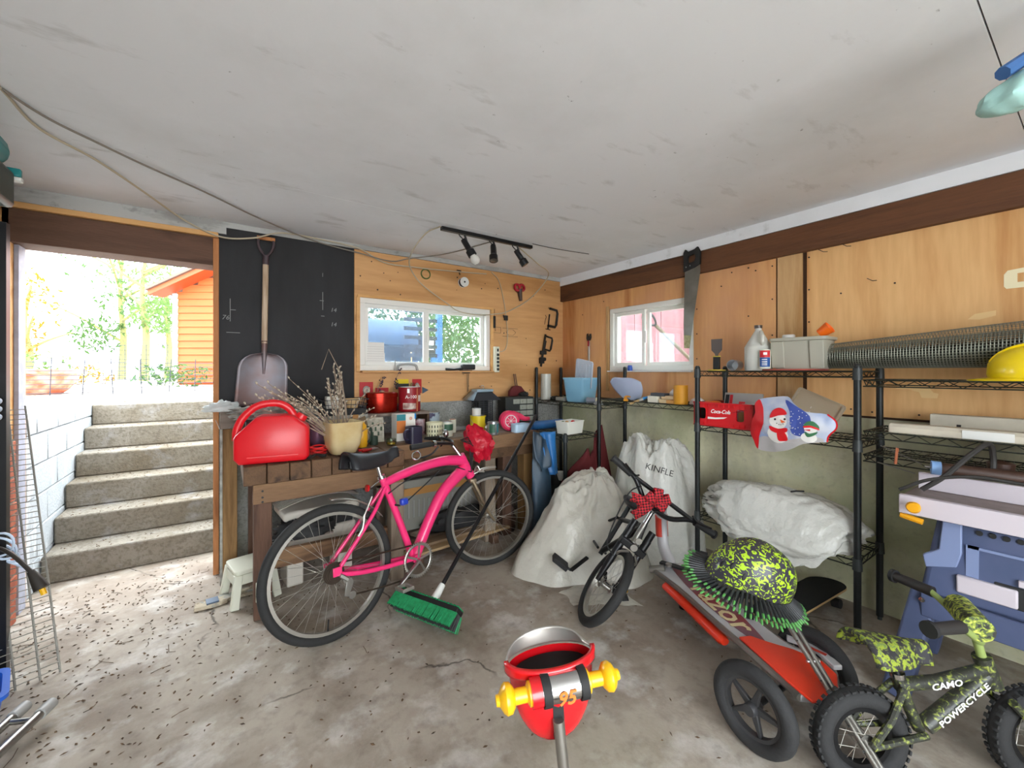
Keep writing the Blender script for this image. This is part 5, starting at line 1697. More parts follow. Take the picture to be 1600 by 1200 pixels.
MB().tube(spline([(-.028, -.03, .245), (-.07, -.055, .22), (-.08, -.062, .185), (-.055, -.05, .165)], 5), .011, 8).build('handle', 'jug_white', jg)
gl = thing('glue_bottle', 'small bottle with red and blue label beside the jug', 'bottle', (2.73, 1.215, Z1 + .012))
MB().lathe([(0, 0), (.030, 0), (.032, .01), (.032, .10), (.028, .118), (.012, .12), (0, .12)], 22).build('body', 'can_green', gl)
mat('label_red', '#c8202a', .5); mat('label_blue', '#1f4f94', .5)
MB().lathe([(.0328, .07), (.0328, .112)], 14, None, radians(150), radians(260)).build('label_red', 'label_red', gl)
MB().lathe([(.0328, .012), (.0328, .069)], 14, None, radians(150), radians(260)).build('label_blue', 'label_blue', gl)
lb = MB()
for z_ in (.022, .032, .042, .055):
    lb.lathe([(.0334, z_), (.0334, z_ + .004)], 8, None, radians(175), radians(225))
lb.lathe([(.0334, .085), (.0334, .10)], 6, None, radians(190), radians(225)); lb.build('label_text', 'lettering_white', gl)
mat('lid_pink', '#b8584c', .6)
single(MB().lathe([(0, 0), (.17, 0), (.175, .004), (.17, .010), (0, .010)], 40), 'pail_lid', 'lid_pink', 'faded red pail lid under the grey tote', 'lid').location = (2.86, 1.11, Z1)
mat('tote_grey', '#a9a698', .45)
tt = thing('storage_tote', 'grey plastic storage tote on the top shelf', 'tote', (2.86, 1.06, Z1 + .0105), 90 + 3)
b = MB(); v = []; f = []
prf = [(.245, .17, .0), (.25, .175, .008), (.275, .20, .165), (.295, .22, .168), (.297, .222, .185), (.285, .21, .187), (.268, .193, .18), (.24, .165, .01)]
kk = 0
for (a_, b2, z_) in prf:
    rr_ = round_rect(a_, b2, .025, 4); kk = len(rr_)
    for (x, y) in rr_:
        v.append((x, y, z_))
for j in range(len(prf) - 1):
    for i in range(kk):
        f.append((j * kk + i, j * kk + (i + 1) % kk, (j + 1) * kk + (i + 1) % kk, (j + 1) * kk + i))
f.append(tuple(reversed(range(kk)))); f.append(tuple((len(prf) - 1) * kk + i for i in range(kk)))
b.add(v, f).build('bin', 'tote_grey', tt)
for x0, x1 in ((-.135, -.065), (.065, .135)):
    MB().add([(x0, .094, .005), (x1, .094, .005), (x1, .113, .165), (x0, .113, .165), (x0, .080, .005), (x1, .080, .005), (x1, .095, .165), (x0, .095, .165)], [(0, 1, 2, 3), (4, 7, 6, 5), (0, 4, 5, 1), (3, 2, 6, 7), (0, 3, 7, 4), (1, 5, 6, 2)]).build('corner_pilaster', 'tote_grey', tt, bevel=.004)
oc = thing('orange_cup', 'bright orange cup tipped on the tote rim', 'cup', M=TR(2.84, .965, Z1 + .215) @ RX(55))
mat('orange_bright', '#f06a12', .4)
MB().lathe([(0, 0), (.026, 0), (.036, .06), (.033, .06), (.024, .006), (0, .006)], 22).build('body', 'orange_bright', oc)
cc = thing('white_cup', 'white round cap sticking out of the tote', 'cap', (2.86, 1.135, Z1 + .18))
MB().lathe([(0, 0), (.034, 0), (.034, .038), (.03, .042), (0, .042)], 22).build('body', 'lid_white', cc)
# hardware-cloth roll
mat('galv', '#77786c', .4, .6)
mr = thing('mesh_roll', 'roll of galvanized hardware cloth along the top shelves', 'wire roll', (2.90, .4, 1.49))
b = MB()
L0, L1 = .95, -.45
NR = 120
def mrp(a, y, rr):
    t = (L0 - y) / (L0 - L1)
    r_ = rr * (.82 + .75 * t)
    zz = 1.425 + .085 + .0 * t
    return (2.905 + r_ * cos(a), y, 1.417 + r_ * 1.0 + r_ * sin(a) - .02 * t * 0)
for i in range(NR + 1):
    y = L0 + (L1 - L0) * i / NR
    b.tube([mrp(2 * pi * j / 22 + .1, y, .085) for j in range(22)], .0013, 3, closed=True)
for j in range(44):
    a = 2 * pi * j / 44
    b.tube([mrp(a, L0 + (L1 - L0) * i / 8, .085) for i in range(9)], .0013, 3)
b.build('outer_mesh', 'galv', mr, world=True)
b = MB()
for i in range(NR + 1):
    y = L0 + .004 + (L1 - L0) * i / NR
    b.tube([mrp(2 * pi * j / 16 + .1, y, .070) for j in range(16)], .0016, 3, closed=True)
for j in range(36):
    a = 2 * pi * (j + .5) / 36
    b.tube([mrp(a, L0 + (L1 - L0) * i / 6, .070) for i in range(7)], .0016, 3)
b.build('inner_mesh', 'galv', mr, world=True)
b = MB().grid(lambda u, v_: mrp(2 * pi * u, L0 + (L1 - L0) * v_, .055), 20, 8, closed_u=True).build('core_sheet', 'shelf_wire', mr, world=True)
# hard hat
mat('hat_yellow', '#efd00e', .3, coat=.3)
hh = thing('hard_hat', 'yellow hard hat on the shelf above the saw', 'hard hat', (2.80, .185, 1.357), 90)
MB().lathe([(.112, .0), (.118, .03), (.115, .075), (.095, .115), (.06, .142), (.025, .152), (0, .153)], 32, sx=1.15).build('dome', 'hat_yellow', hh)
MB().grid(lambda u, v_: ((.125 + .005) * cos((u - .5) * pi) * 1.0 + .065 * v_ * cos((u - .5) * pi), .115 * sin((u - .5) * pi) * (1 + .05 * v_), .012 - .010 * v_), 24, 4).build('visor', 'hat_yellow', hh, solid=.006)
for y in (-.03, 0, .03):
    MB().tube([(.13 * cos(a) * 1.03, y, .03 + .128 * sin(a)) for a in [radians(25 + 130 * i / 12) for i in range(13)]], .006, 6).build('rib', 'hat_yellow', hh)
MB().box(-.03, .03, -.135, -.112, .01, .055).build('slot_boss', 'hat_yellow', hh, bevel=.005)

# crate
Z2 = 1.033
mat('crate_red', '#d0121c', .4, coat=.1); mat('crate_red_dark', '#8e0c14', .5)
ck = thing('soda_crate', 'red plastic soda crate with white script on the shelf', 'crate', (2.83, 1.46, Z2))
CM = basis((-.15, .195, 0), (0, -1, 0), (0, 0, 1), (-1, 0, 0))      # front face plane: x right, y up, z outward
def hole(cx, cy, w_, h_):
    return round_rect(w_, h_, .014, 3, cx, cy)
fp = MB(CM)
fp.box(0, .028, 0, .155, -.012, 0).box(.095, .275, 0, .155, -.012, -.004).box(.355, .39, 0, .155, -.012, 0)
for x0, x1, cx in ((.028, .095, .0615), (.275, .355, .315)):
    fp.ring_prism(round_rect(x1 - x0, .155, .0005, 3, cx, .0775), hole(cx, .082, .05, .075), -.012, 0)
fp.build('front_panel', 'crate_red', ck)
for i in range(12):
    x = .006 + i * .0335
    MB(CM).box(x, x + .006, .128, .154, .0, .006).build('rib', 'crate_red', ck)
    if not (3 <= i <= 7):
        MB(CM).box(x, x + .006, .002, .026, .0, .006).build('rib', 'crate_red', ck)
MB(CM).box(0, .39, .148, .158, -.013, .008).build('top_rim', 'crate_red', ck, bevel=.002)
MB(CM).box(0, .39, -.002, .006, -.013, .008).build('bottom_rim', 'crate_red', ck, bevel=.002)
for bx in ((.0, .30, -.003, .0, 0), ):
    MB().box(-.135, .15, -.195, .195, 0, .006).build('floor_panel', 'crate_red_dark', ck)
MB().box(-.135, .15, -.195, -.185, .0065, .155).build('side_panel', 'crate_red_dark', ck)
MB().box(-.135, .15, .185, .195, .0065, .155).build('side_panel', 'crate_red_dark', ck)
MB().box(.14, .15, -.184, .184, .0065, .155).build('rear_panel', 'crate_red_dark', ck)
text_mb('Coca-Cola', .036, CM @ TR(.185, .098, -.0035), shear=.35, sx=.85, bold=.0006).build('lettering', 'lettering_white', ck)
MB(CM).prism([(.10, .045), (.16, .048), (.21, .055), (.232, .066), (.205, .064), (.15, .058), (.10, .060)], -.004, -.002).build('ribbon_device', 'lettering_white', ck)
MB(CM).prism([(.255, .095), (.31, .115), (.37, .125), (.31, .108)], .0005, .003).build('ribbon_device', 'crate_red_dark', ck)
# contents of crate
film('bag_pack', '#b9b6b2', .25, .2, .9)
cp = thing('hook_package', 'clear package with red stripes standing in the crate', 'package', M=TR(2.84, 1.42, Z2 + .008) @ RZ(90) @ RX(14))
MB().box(-.125, .125, -.008, .008, 0, .215).build('blister', 'bag_pack', cp, bevel=.004)
for x0, x1, m_ in ((.065, .085, 'label_red'), (.09, .115, 'box_black'), (-.02, .02, 'label_red')):
    MB().box(x0, x1, .0085, .0105, .03 if x0 > 0 else .1, .20 if x0 > 0 else .155).build('stripe', m_, cp)
single(MB().box(-.05, .05, -.08, .08, 0, .05), 'tape_pack', 'tape_white', 'pale box lying at the right of the crate', 'box', bevel=.004).location = (2.80, 1.315, Z2 + .10)
single(MB().box(-.045, .045, -.075, .075, 0, .092), 'tan_carton', 'wood_box', 'tan carton standing in the crate under the pale box', 'carton', bevel=.004).location = (2.80, 1.315, Z2 + .007)
single(MB().lathe([(0, 0), (.05, 0), (.052, .01), (.04, .016), (0, .016)], 24), 'orange_disc', 'orange_bright', 'flat orange lid at the left of the crate', 'lid').location = (2.78, 1.575, Z2 + .145)
single(MB().box(-.055, .055, -.055, .055, 0, .137), 'tin_block', 'box_black', 'dark square tin under the orange lid in the crate', 'tin', bevel=.004).location = (2.78, 1.575, Z2 + .007)

# clear box lid leaning behind the festive bag
film('lid_plain', '#cdbfa6', .3, .3, .8)
cl = thing('clear_tray', 'clear plastic tray leaning behind the snowman bag', 'tray', M=TR(2.93, 1.09, 1.037) @ RY(12))
TM = basis((0, 0, 0), (0, -1, 0), (0, 0, 1), (-1, 0, 0)) @ RZ(-24)
MB(TM).prism(round_rect(.26, .20, .015, 3, .0, .13), 0, .004).build('sheet', 'lid_plain', cl)
MB(TM).ring_prism(round_rect(.27, .21, .018, 3, .0, .13), round_rect(.25, .19, .015, 3, .0, .13), .0, .022).build('rim', 'lid_plain', cl)
# snowman gift bag
mat('satin_blue', '#8b9fc9', .35, col2='#c3c6cf', vscale=7, bump=.1, bscale=20)
mat('satin_grey', '#b6b2b2', .35, bump=.15, bscale=20)
mat('bag_red_cloth', '#d2101c', .45, bump=.2, bscale=18)
sb = thing('snowman_bag', 'satin gift bag with two snowmen hanging off the shelf', 'gift bag', (2.62, 1.03, .94))
OUTL = [(.05, .0), (.12, -.008), (.22, .02), (.29, .065), (.36, .085), (.40, .09), (.405, .12), (.435, .165), (.43, .205), (.40, .235), (.33, .24), (.29, .25), (.245, .285), (.20, .318), (.12, .31), (.06, .295), (.035, .265), (.05, .235), (.02, .16), (.01, .10), (.03, .05)]
CXB, CYB = .22, .15
def bulge(x, y):
    u = (x - CXB) / .23; w_ = (y - CYB) / .17
    return .075 * max(0, 1 - u * u) ** .6 * max(0, 1 - w_ * w_) ** .6 + .008 * noise.noise(Vector((x * 14, y * 14, 0))) + .004 * noise.noise(Vector((x * 35, y * 30, 3)))
BAGM = basis((2.635, 1.25, .938), (0, -1, 0), (0, 0, 1), (-1, 0, 0))
def sheet(poly, off, m_, nm, rings=6, c=None, world_m=BAGM, parent=sb, back=False, sub=3):
    P = [Vector((p[0], p[1], 0)) for p in poly]
    if sub > 1:
        P = spline(P, sub, True)
    cx = sum(p.x for p in P) / len(P) if c is None else c[0]; cy = sum(p.y for p in P) / len(P) if c is None else c[1]
    v = [(cx, cy, bulge(cx, cy) + off)]
    k_ = len(P)
    for r_ in range(1, rings + 1):
        t = r_ / rings
        for p in P:
            x = cx + (p.x - cx) * t; y = cy + (p.y - cy) * t
            v.append((x, y, bulge(x, y) + off))
    f = [(0, 1 + i, 1 + (i + 1) % k_) for i in range(k_)]
    for r_ in range(rings - 1):
        for i in range(k_):
            a_ = 1 + r_ * k_ + i; b_ = 1 + r_ * k_ + (i + 1) % k_
            f.append((a_, a_ + k_, b_ + k_, b_))
    return MB(world_m).add(v, f).build(nm, m_, parent, world=True, solid=0)
sheet(OUTL, 0, 'satin_blue', 'front_cloth', 14, (CXB, CYB))
bk_ = MB(BAGM); P = spline([Vector((p[0], p[1], 0)) for p in OUTL], 3, True)
bk_.add([(CXB, CYB, -.05)] + [(p.x, p.y, bulge(p.x, p.y)) for p in P], [(0, 1 + (i + 1) % len(P), 1 + i) for i in range(len(P))]).build('back_cloth', 'bag_red_cloth', sb, world=True)
sheet([(.05, .0), (.12, -.008), (.22, .02), (.30, .068), (.385, .088), (.37, .11), (.30, .10), (.24, .085), (.17, .075), (.10, .085), (.06, .06)], .0015, 'satin_grey', 'snow_ground', 6)
sheet([(.048, .0), (.06, .03), (.075, .10), (.10, .16), (.095, .22), (.085, .26), (.06, .295), (.035, .265), (.05, .235), (.02, .16), (.01, .10), (.03, .05)], .004, 'bag_red_cloth', 'red_gusset', 5)
MB(BAGM).tube([(p.x, p.y, bulge(p.x, p.y)) for p in spline([Vector((.40, .09, 0)), Vector((.405, .12, 0)), Vector((.435, .165, 0)), Vector((.43, .205, 0)), Vector((.40, .235, 0))], 5)], .004, 6).build('red_piping', 'bag_red_cloth', sb, world=True)
mat('snow_white', '#e2dfda', .5); mat('carrot', '#e8612a', .5); mat('coal', '#151515', .5); mat('hat_green', '#2f6b45', .6); mat('night_blue', '#3c4f9a', .4)
def circ(cx, cy, rx, ry=None, n_=16):
    ry = ry or rx
    return [(cx + rx * cos(2 * pi * i / n_), cy + ry * sin(2 * pi * i / n_)) for i in range(n_)]
sheet([(.20, .30), (.26, .27), (.33, .22), (.33, .15), (.30, .11), (.25, .12), (.24, .18), (.235, .24)], .0018, 'night_blue', 'printed_sky', 6)
sheet(circ(.175, .105, .055, .05), .003, 'snow_white', 'snowman_body', 4, sub=1)
sheet(circ(.18, .18, .046, .045), .0035, 'snow_white', 'snowman_head', 4, sub=1)
sheet([(.135, .195), (.145, .235), (.175, .255), (.205, .248), (.222, .222), (.18, .212)], .005, 'bag_red_cloth', 'printed_cap', 4)
sheet([(.135, .150), (.18, .138), (.225, .148), (.225, .125), (.18, .112), (.14, .125)], .005, 'bag_red_cloth', 'printed_scarf', 4)
sheet([(.175, .125), (.215, .12), (.228, .08), (.20, .07), (.18, .075)], .0055, 'bag_red_cloth', 'printed_scarf', 4)
sheet(circ(.165, .19, .006), .006, 'coal', 'printed_eye', 2, sub=1)
sheet(circ(.215, .195, .006), .006, 'coal', 'printed_eye', 2, sub=1)
sheet([(.192, .192), (.222, .180), (.20, .172)], .0065, 'carrot', 'printed_nose', 2, sub=1)
for i in range(4):
    sheet(circ(.175 + i * .011, .168 - .005 * sin(pi * i / 3) * 1.2, .0028, n_=8), .006, 'coal', 'printed_mouth', 1, sub=1)
sheet(circ(.325, .105, .035, .028), .003, 'snow_white', 'snowman_body', 3, sub=1)
sheet(circ(.335, .155, .028, .026), .0035, 'snow_white', 'snowman_head', 3, sub=1)
sheet([(.305, .165), (.32, .19), (.345, .195), (.368, .175), (.37, .155), (.34, .165)], .005, 'hat_green', 'printed_cap', 3)
sheet([(.305, .165), (.335, .172), (.37, .158), (.368, .15), (.335, .162), (.308, .157)], .0055, 'bag_red_cloth', 'printed_band', 3)
sheet([(.31, .135), (.33, .128), (.365, .14), (.35, .12), (.32, .108)], .005, 'hat_green', 'printed_scarf', 3)
sheet([(.335, .152), (.303, .146), (.335, .142)], .006, 'label_red', 'printed_nose', 2, sub=1)
fl_ = MB(BAGM)
rnd = random.Random(11)
for i in range(40):
    x = rnd.uniform(.235, .33); y = rnd.uniform(.11, .27)
    z0 = bulge(x, y) + .003
    fl_.add([(x + .0025 * cos(a), y + .0025 * sin(a), z0) for a in [2 * pi * j / 6 for j in range(6)]], [tuple(range(6))])
fl_.build('printed_snowflakes', 'snow_white', sb, world=True)['kind'] = 'stuff'

# ================================================================== shelf above the saw: light fixtures and odds
mat('fixture_white', '#cfc6b4', .5, var=.15, vscale=10)
fx = thing('light_fixture', 'old cream strip-light housing on the middle shelf', 'light fixture', (2.86, .18, 1.097))
MB().prism([(-.05, 0), (.05, 0), (.05, .03), (.035, .045), (-.035, .045), (-.05, .03)], -.45, .42, basis((-.11, 0, 0), (1, 0, 0), (0, 0, 1), (0, -1, 0))).build('housing', 'fixture_white', fx, bevel=.003)
MB().box(-.162, -.158, .05, .2, .004, .04).build('end_plate', 'lid_white', fx)
fx2 = thing('metal_channel', 'long cream metal channel behind the strip-light housing', 'channel', (2.99, .15, 1.097))
MB().box(-.03, .03, -.5, .38, 0, .085).build('channel', 'fixture_white', fx2, bevel=.003)
MB().box(-.034, -.0305, -.11, -.10, .0, .07).build('joint', 'snow_white', fx2)
MB().box(-.034, -.0305, .27, .285, .02, .04).build('hole_dark', 'box_black', fx2)
# grease gun, hacksaw, hoses
mat('gun_blue', '#7fa6d8', .4); mat('gun_brown', '#40291f', .5)
gg = thing('grease_gun', 'dark grease gun with pale blue end cap under the shelf', 'grease gun', (2.55, .33, .90))
g0 = Vector((2.56, 0.454, 0.976)); g1 = Vector((2.66, .12, g0.z - .01))
dg_ = (g1 - g0).normalized()
MB().cyl(g0, g0 + dg_ * .03, .03, 20).build('end_cap', 'gun_blue', gg, world=True)
MB().cyl(g0 + dg_ * .0305, g1, .026, 18).build('barrel', 'gun_brown', gg, world=True)
MB().tube([g0 - dg_ * .02, g0], .005, 6).build('plunger', 'alloy', gg, world=True)
mat('hose_black', '#2a2725', .6)
hs = thing('rubber_hose', 'black rubber hose looped over shelf onto the table saw', 'hose', (2.5, .35, .87))
MB().tube(spline([Vector((2.47, 0.467, 0.889)), Vector((2.49, 0.403, 0.955)), Vector((2.53, 0.335, 1.051)), Vector((2.6, 0.29, 1.098)), Vector((2.64, 0.282, 1.025)), Vector((2.62, 0.284, 0.961))], 6), .010, 8).build('hose', 'hose_black', hs, world=True)
MB().tube(spline([Vector((2.45, 0.535, 0.876)), Vector((2.47, 0.447, 0.935)), Vector((2.5, 0.322, 0.97)), Vector((2.52, 0.192, 0.965))], 6), .007, 8).build('cable', 'hose_black', hs, world=True)
hk = thing('wire_stand', 'bent wire hook rack on the lower shelf corner', 'rack', (2.68, .66, .98))
b = MB().tube([Vector((2.66, 0.65, 1.033)), Vector((2.66, 0.503, 0.969))], .003, 5).tube([Vector((2.66, 0.662, 0.949)), Vector((2.66, 0.525, 0.92))], .003, 5)
b.build('arms', 'alloy', hk, world=True)
MB().tube([Vector((2.66, 0.588, 1.03)), Vector((2.66, 0.595, 0.952))], .006, 6).build('bar', 'copper', hk, world=True)
crumple('black_bag', 'box_black', (2.76, .10, .977), (.11, .09, .09), 'black bag on the lower shelf at the picture edge', 'bag', .45, 3, 21)
single(MB().lathe([(0, 0), (.04, 0), (.042, .03), (.03, .035), (0, .02)], 20), 'rusty_cup', 'gun_brown', 'rusty metal cup beside the black bag', 'cup').location = (2.72, .27, .978)

# ================================================================== table saw
mat('saw_blue', '#434f70', .6, col2='#50597a', vscale=5)
mat('saw_lilac', '#c9c0c8', .5); mat('saw_table', '#8c7d78', .5, .3, var=.2, vscale=30); mat('saw_yellow', '#e9a41a', .4)
ts = thing('table_saw', 'blue bench table saw on splayed legs at right', 'table saw', (2.65, .1, 0))
TZ = .868
MB().box(2.425, 2.93, -.42, .515, TZ - .02, TZ).build('table', 'saw_table', ts, world=True, bevel=.003)
MB().box(2.395, 2.424, -.42, .525, TZ - .078, TZ + .001).build('front_rail', 'saw_lilac', ts, world=True, bevel=.003)
MB().box(2.585, 2.605, -.42, .50, TZ + .001, TZ + .075).build('fence', 'saw_lilac', ts, world=True, bevel=.003)
MB().cyl((2.585, .18, TZ + .045), (2.582, .18, TZ + .045), .006, 10).build('fence_hole', 'box_black', ts, world=True)
MB().lathe([(0, 0), (.008, 0), (.008, .03), (.022, .032), (.024, .045), (.018, .055), (0, .056)], 18, basis((2.395, .47, TZ - .035), (0, -1, 0), (0, 0, 1), (-1, 0, 0))).build('knob', 'saw_yellow', ts, world=True)
MB().tube([(2.41, .52, TZ - .09), (2.40, .48, TZ - .095), (2.40, .45, TZ - .10)], .012, 8).build('lock_lever', 'saw_yellow', ts, world=True)
MB().add([(2.47, -.36, .45), (2.88, -.36, .45), (2.88, .47, .45), (2.44, .47, .45), (2.47, -.36, TZ - .08), (2.88, -.36, TZ - .08), (2.88, .42, TZ - .08), (2.47, .42, TZ - .08)], [(0, 3, 2, 1), (4, 5, 6, 7), (0, 1, 5, 4), (1, 2, 6, 5), (2, 3, 7, 6), (3, 0, 4, 7)]).build('body', 'saw_blue', ts, world=True, bevel=.02, seg=3)
mat('saw_blue_light', '#7c8ab0', .5)
MB().prism([(.40, .78), (.345, .78), (.345, .66), (.36, .60), (.45, .57), (.46, .62), (.41, .66)], 0, .02, basis((2.462, 0, 0), (0, 1, 0), (0, 0, 1), (-1, 0, 0))).build('moulded_corner', 'saw_blue_light', ts, world=True, bevel=.004)
b = MB()
for i in range(4):
    b.cyl((2.47, .30 - i * .035, .755), (2.462, .30 - i * .035, .755), .010, 12)
b.build('vent_holes', 'box_black', ts, world=True)
MB().box(2.452, 2.466, -.05, .33, .69, .70).build('moulded_edge', 'saw_blue_light', ts, world=True)
MB().box(2.452, 2.466, .30, .335, .56, .70).build('moulded_edge', 'saw_blue_light', ts, world=True)
MB().box(2.448, 2.462, .02, .26, .50, .585).build('recess', 'box_black', ts, world=True, bevel=.004)
MB().box(2.435, 2.468, .20, .36, .505, .575).build('push_stick_holder', 'saw_lilac', ts, world=True, bevel=.006)
MB().box(2.44, 2.466, .03, .20, .59, .615).build('push_stick_holder', 'saw_lilac', ts, world=True, bevel=.003)
MB().tube([(2.43, .06, .60), (2.39, .02, .57), (2.36, -.01, .545)], .022, 12).build('crank_hub', 'hose_black', ts, world=True)
for (x0, y0, x1, y1) in ((2.47, .45, 2.395, .535), (2.86, .45, 2.93, .535), (2.47, -.33, 2.395, -.41), (2.86, -.33, 2.93, -.41)):
    MB().bar((x1, y1, 0), (x0, y0, .47), .085, .085, (0, 1, 0)).build('leg', 'saw_blue', ts, world=True, bevel=.01)
MB().box(2.41, 2.43, -.36, .46, .37, .47).build('apron', 'saw_blue', ts, world=True, bevel=.005)
MB().box(2.86, 2.90, -.36, .46, .25, .31).build('stretcher', 'box_black', ts, world=True)
MB().lathe([(0, 0), (.012, 0), (.010, .006), (0, .007)], 12, basis((2.408, .455, .44), (0, -1, 0), (0, 0, 1), (-1, 0, 0))).build('bolt', 'chrome', ts, world=True)


# ================================================================== white trash bags
film('bag_white', '#e4e3dc', .2, .25, 1.0, .8, 18)
film('bag_white_warm', '#dcd8cc', .22, .25, 1.0, .8, 16)


def drape(name, m_, center, H, outline, label, prof=1.3, folds=.05, seed=0, lobes=9, rings=52, n=170, top_r=.12, base=0.0):
    """plastic sack: closed skin from a crown down to a ground outline, with radiating folds"""
    C = Vector(center)
    P = spline([Vector((p[0], p[1], 0)) for p in outline], 12, True)
    P = [p - Vector((C.x, C.y, 0)) for p in P]
    P.sort(key=lambda p: atan2(p.y, p.x))
    def rad(a):
        best = min(P, key=lambda p: abs((atan2(p.y, p.x) - a + pi) % (2 * pi) - pi))
        return best.length
    rr = [rad(-pi + 2 * pi * i / n) for i in range(n)]
    rr = [sum(rr[(i + j) % n] for j in range(-4, 5)) / 9 for i in range(n)]
    v = [(C.x, C.y, base + H * 1.0)]; f = []
    for j in range(1, rings + 1):
        t = j / rings
        for i in range(n):
            a = -pi + 2 * pi * i / n
            d = Vector((cos(a), sin(a), 0))
            nz = noise.noise(Vector((cos(a) * 1.7 + seed, sin(a) * 1.7, t * 1.4)))
            fd = sin(a * lobes + 3 * nz + seed) * .5 + noise.noise(Vector((a * 3, t * 5, seed)))
            r_ = rr[i] * t * (1 + folds * fd * t * (1.4 - t))
            rg_ = 1 - abs(noise.noise(Vector((cos(a) * 4 + seed, sin(a) * 4, t * 5)))) * 2
            rg2 = 1 - abs(noise.noise(Vector((cos(a) * 8 + seed, sin(a) * 8, t * 11)))) * 2
            rg_ = rg_ + .45 * rg2
            r_ *= 1 + .04 * rg_ * sin(pi * min(1, t * 1.1))
            z = H * max(0, 1 - t ** prof) * (1 + .06 * rg_ * sin(pi * min(1, t * 1.15)) + .22 * min(1, t * 1.6) * noise.noise(d * 1.6 + Vector((seed, t * 2.2, 0)))) + .02 * H * abs(fd) * (1 - t) * min(1, t * 3)
            if j == rings:
                z = .002
            v.append((C.x + d.x * r_, C.y + d.y * r_, base + max(z, .002 + .01 * (1 - t))))
    f += [(0, 1 + i, 1 + (i + 1) % n) for i in range(n)]
    for j in range(rings - 1):
        for i in range(n):
            a_ = 1 + j * n + i; b_ = 1 + j * n + (i + 1) % n
            f.append((a_, a_ + n, b_ + n, b_))
    f.append(tuple(1 + (rings - 1) * n + i for i in reversed(range(n))))
    o = MB().add(v, f).build(name, m_, sharp=70)
    return tag(o, label, 'trash bag', 'white plastic trash bags')


bgA = drape('trash_bag', 'bag_white', (2.78, 2.02, 0), .80, [(2.45, 2.1), (2.42, 1.95), (2.5, 1.76), (2.7, 1.70), (2.95, 1.72), (3.08, 1.9), (3.08, 2.2), (2.95, 2.4), (2.7, 2.42), (2.52, 2.3)], 'tall white trash bag with faint black print against the wall', 5.5, .07, 1.5, 8)
bgB = drape('trash_bag', 'bag_white_warm', (2.36, 2.28, 0), .62, [(1.63, 2.40), (1.62, 2.26), (1.70, 2.12), (1.88, 1.97), (2.02, 1.84), (2.20, 1.74), (2.42, 1.78), (2.55, 2.0), (2.62, 2.25), (2.55, 2.46), (2.3, 2.52), (2.05, 2.5), (1.82, 2.48)], 'white trash bag slumped and spreading over the floor', 2.0, .09, 4.2, 8)
# flat tail of the bag under the bike
def tailf(u, v_):
    x = 1.72 + .34 * u; y = 1.98 - .40 * v_ * (.4 + .6 * u)
    return (x + .02 * sin(5 * v_), y, .004 + .02 * abs(noise.noise(Vector((u * 4, v_ * 4, 1)))))
MB().grid(tailf, 14, 12).build('bag_tail', 'bag_white_warm', bgB)
for s_t, sz, p_, ry_ in (('KINFLE', .062, (2.52, 1.90, .70), 0),):
    lt_ = text_mb(s_t, sz, I4)
    # lay the lettering on the bag skin, seen from the front left
    import bmesh
    dg = bpy.context.evaluated_depsgraph_get()
    fwd = Vector((.75, .62, -.22)).normalized(); rt_ = Vector((.62, -.75, -.25)).normalized(); up_ = rt_.cross(fwd).normalized()
    from mathutils.bvhtree import BVHTree
    bv = BVHTree.FromPolygons([v_.co for v_ in bgA.data.vertices], [tuple(p.vertices) for p in bgA.data.polygons])
    vv = []
    ok = True
    for q in lt_.v:
        o_ = Vector((2.66, 1.93, .66)) + rt_ * q.x + up_ * q.y - fwd * 1.0
        h = bv.ray_cast(o_, fwd)
        if h[0] is None:
            ok = False
            break
        vv.append(h[0] - fwd * (.004 + q.z))
    if ok:
        lt_.v = vv
        mat('print_dark', '#3b3a38', .6)
        lt_.build('printed_lettering', 'print_dark', bgA)

# bag lying on the lowest shelf
def sack(u, v_):
    a = 2 * pi * u; e = -pi / 2 + pi * v_
    d = Vector((cos(e) * cos(a), cos(e) * sin(a), sin(e)))
    knot = math.exp(-((d.y - .75) ** 2) / .03 - ((d.z - .1) ** 2) / .15)
    fold = .10 * sin(10 * atan2(d.z, d.x) + 3 * d.y) * max(0, d.y) ** 1.5
    q = 1 + .16 * noise.noise(d * 2.1 + Vector((7, 1, 2))) + .07 * (1 - 2 * abs(noise.noise(d * 4.3 + Vector((1, 4, 2))))) + .035 * (1 - 2 * abs(noise.noise(d * 9 + Vector((5, 4, 2))))) + fold - .25 * knot
    p = Vector((d.x * .23 * q, d.y * .42 * q, d.z * .17 * q))
    p.z = max(p.z, -.085)
    if p.x < -.12:
        p.z -= .12 * min(1, (-.12 - p.x) / .1)
    return (2.80 + p.x, 1.19 + p.y, .51 + p.z)
b = MB().grid(sack, 110, 64, closed_u=True)
bgC = tag(b.build('trash_bag', 'bag_white', sharp=70), 'knotted white trash bag sagging over the lowest shelf', 'trash bag', 'white plastic trash bags')
b = MB()
for i in range(9):
    a = 2 * pi * i / 9
    b.tube([(2.62, 1.52, .50), (2.62 + .04 * cos(a), 1.56, .50 + .04 * sin(a)), (2.60 + .08 * cos(a), 1.60 + .02 * sin(a * 2), .50 + .08 * sin(a))], [.012, .010, .016], 5)
single(MB().tube([(2.70, 1.06, .70), (2.69, 1.03, .712), (2.69, .99, .72)], .005, 5), 'black_tie', 'box_black', 'black twist of plastic on the shelf bag', 'tie')
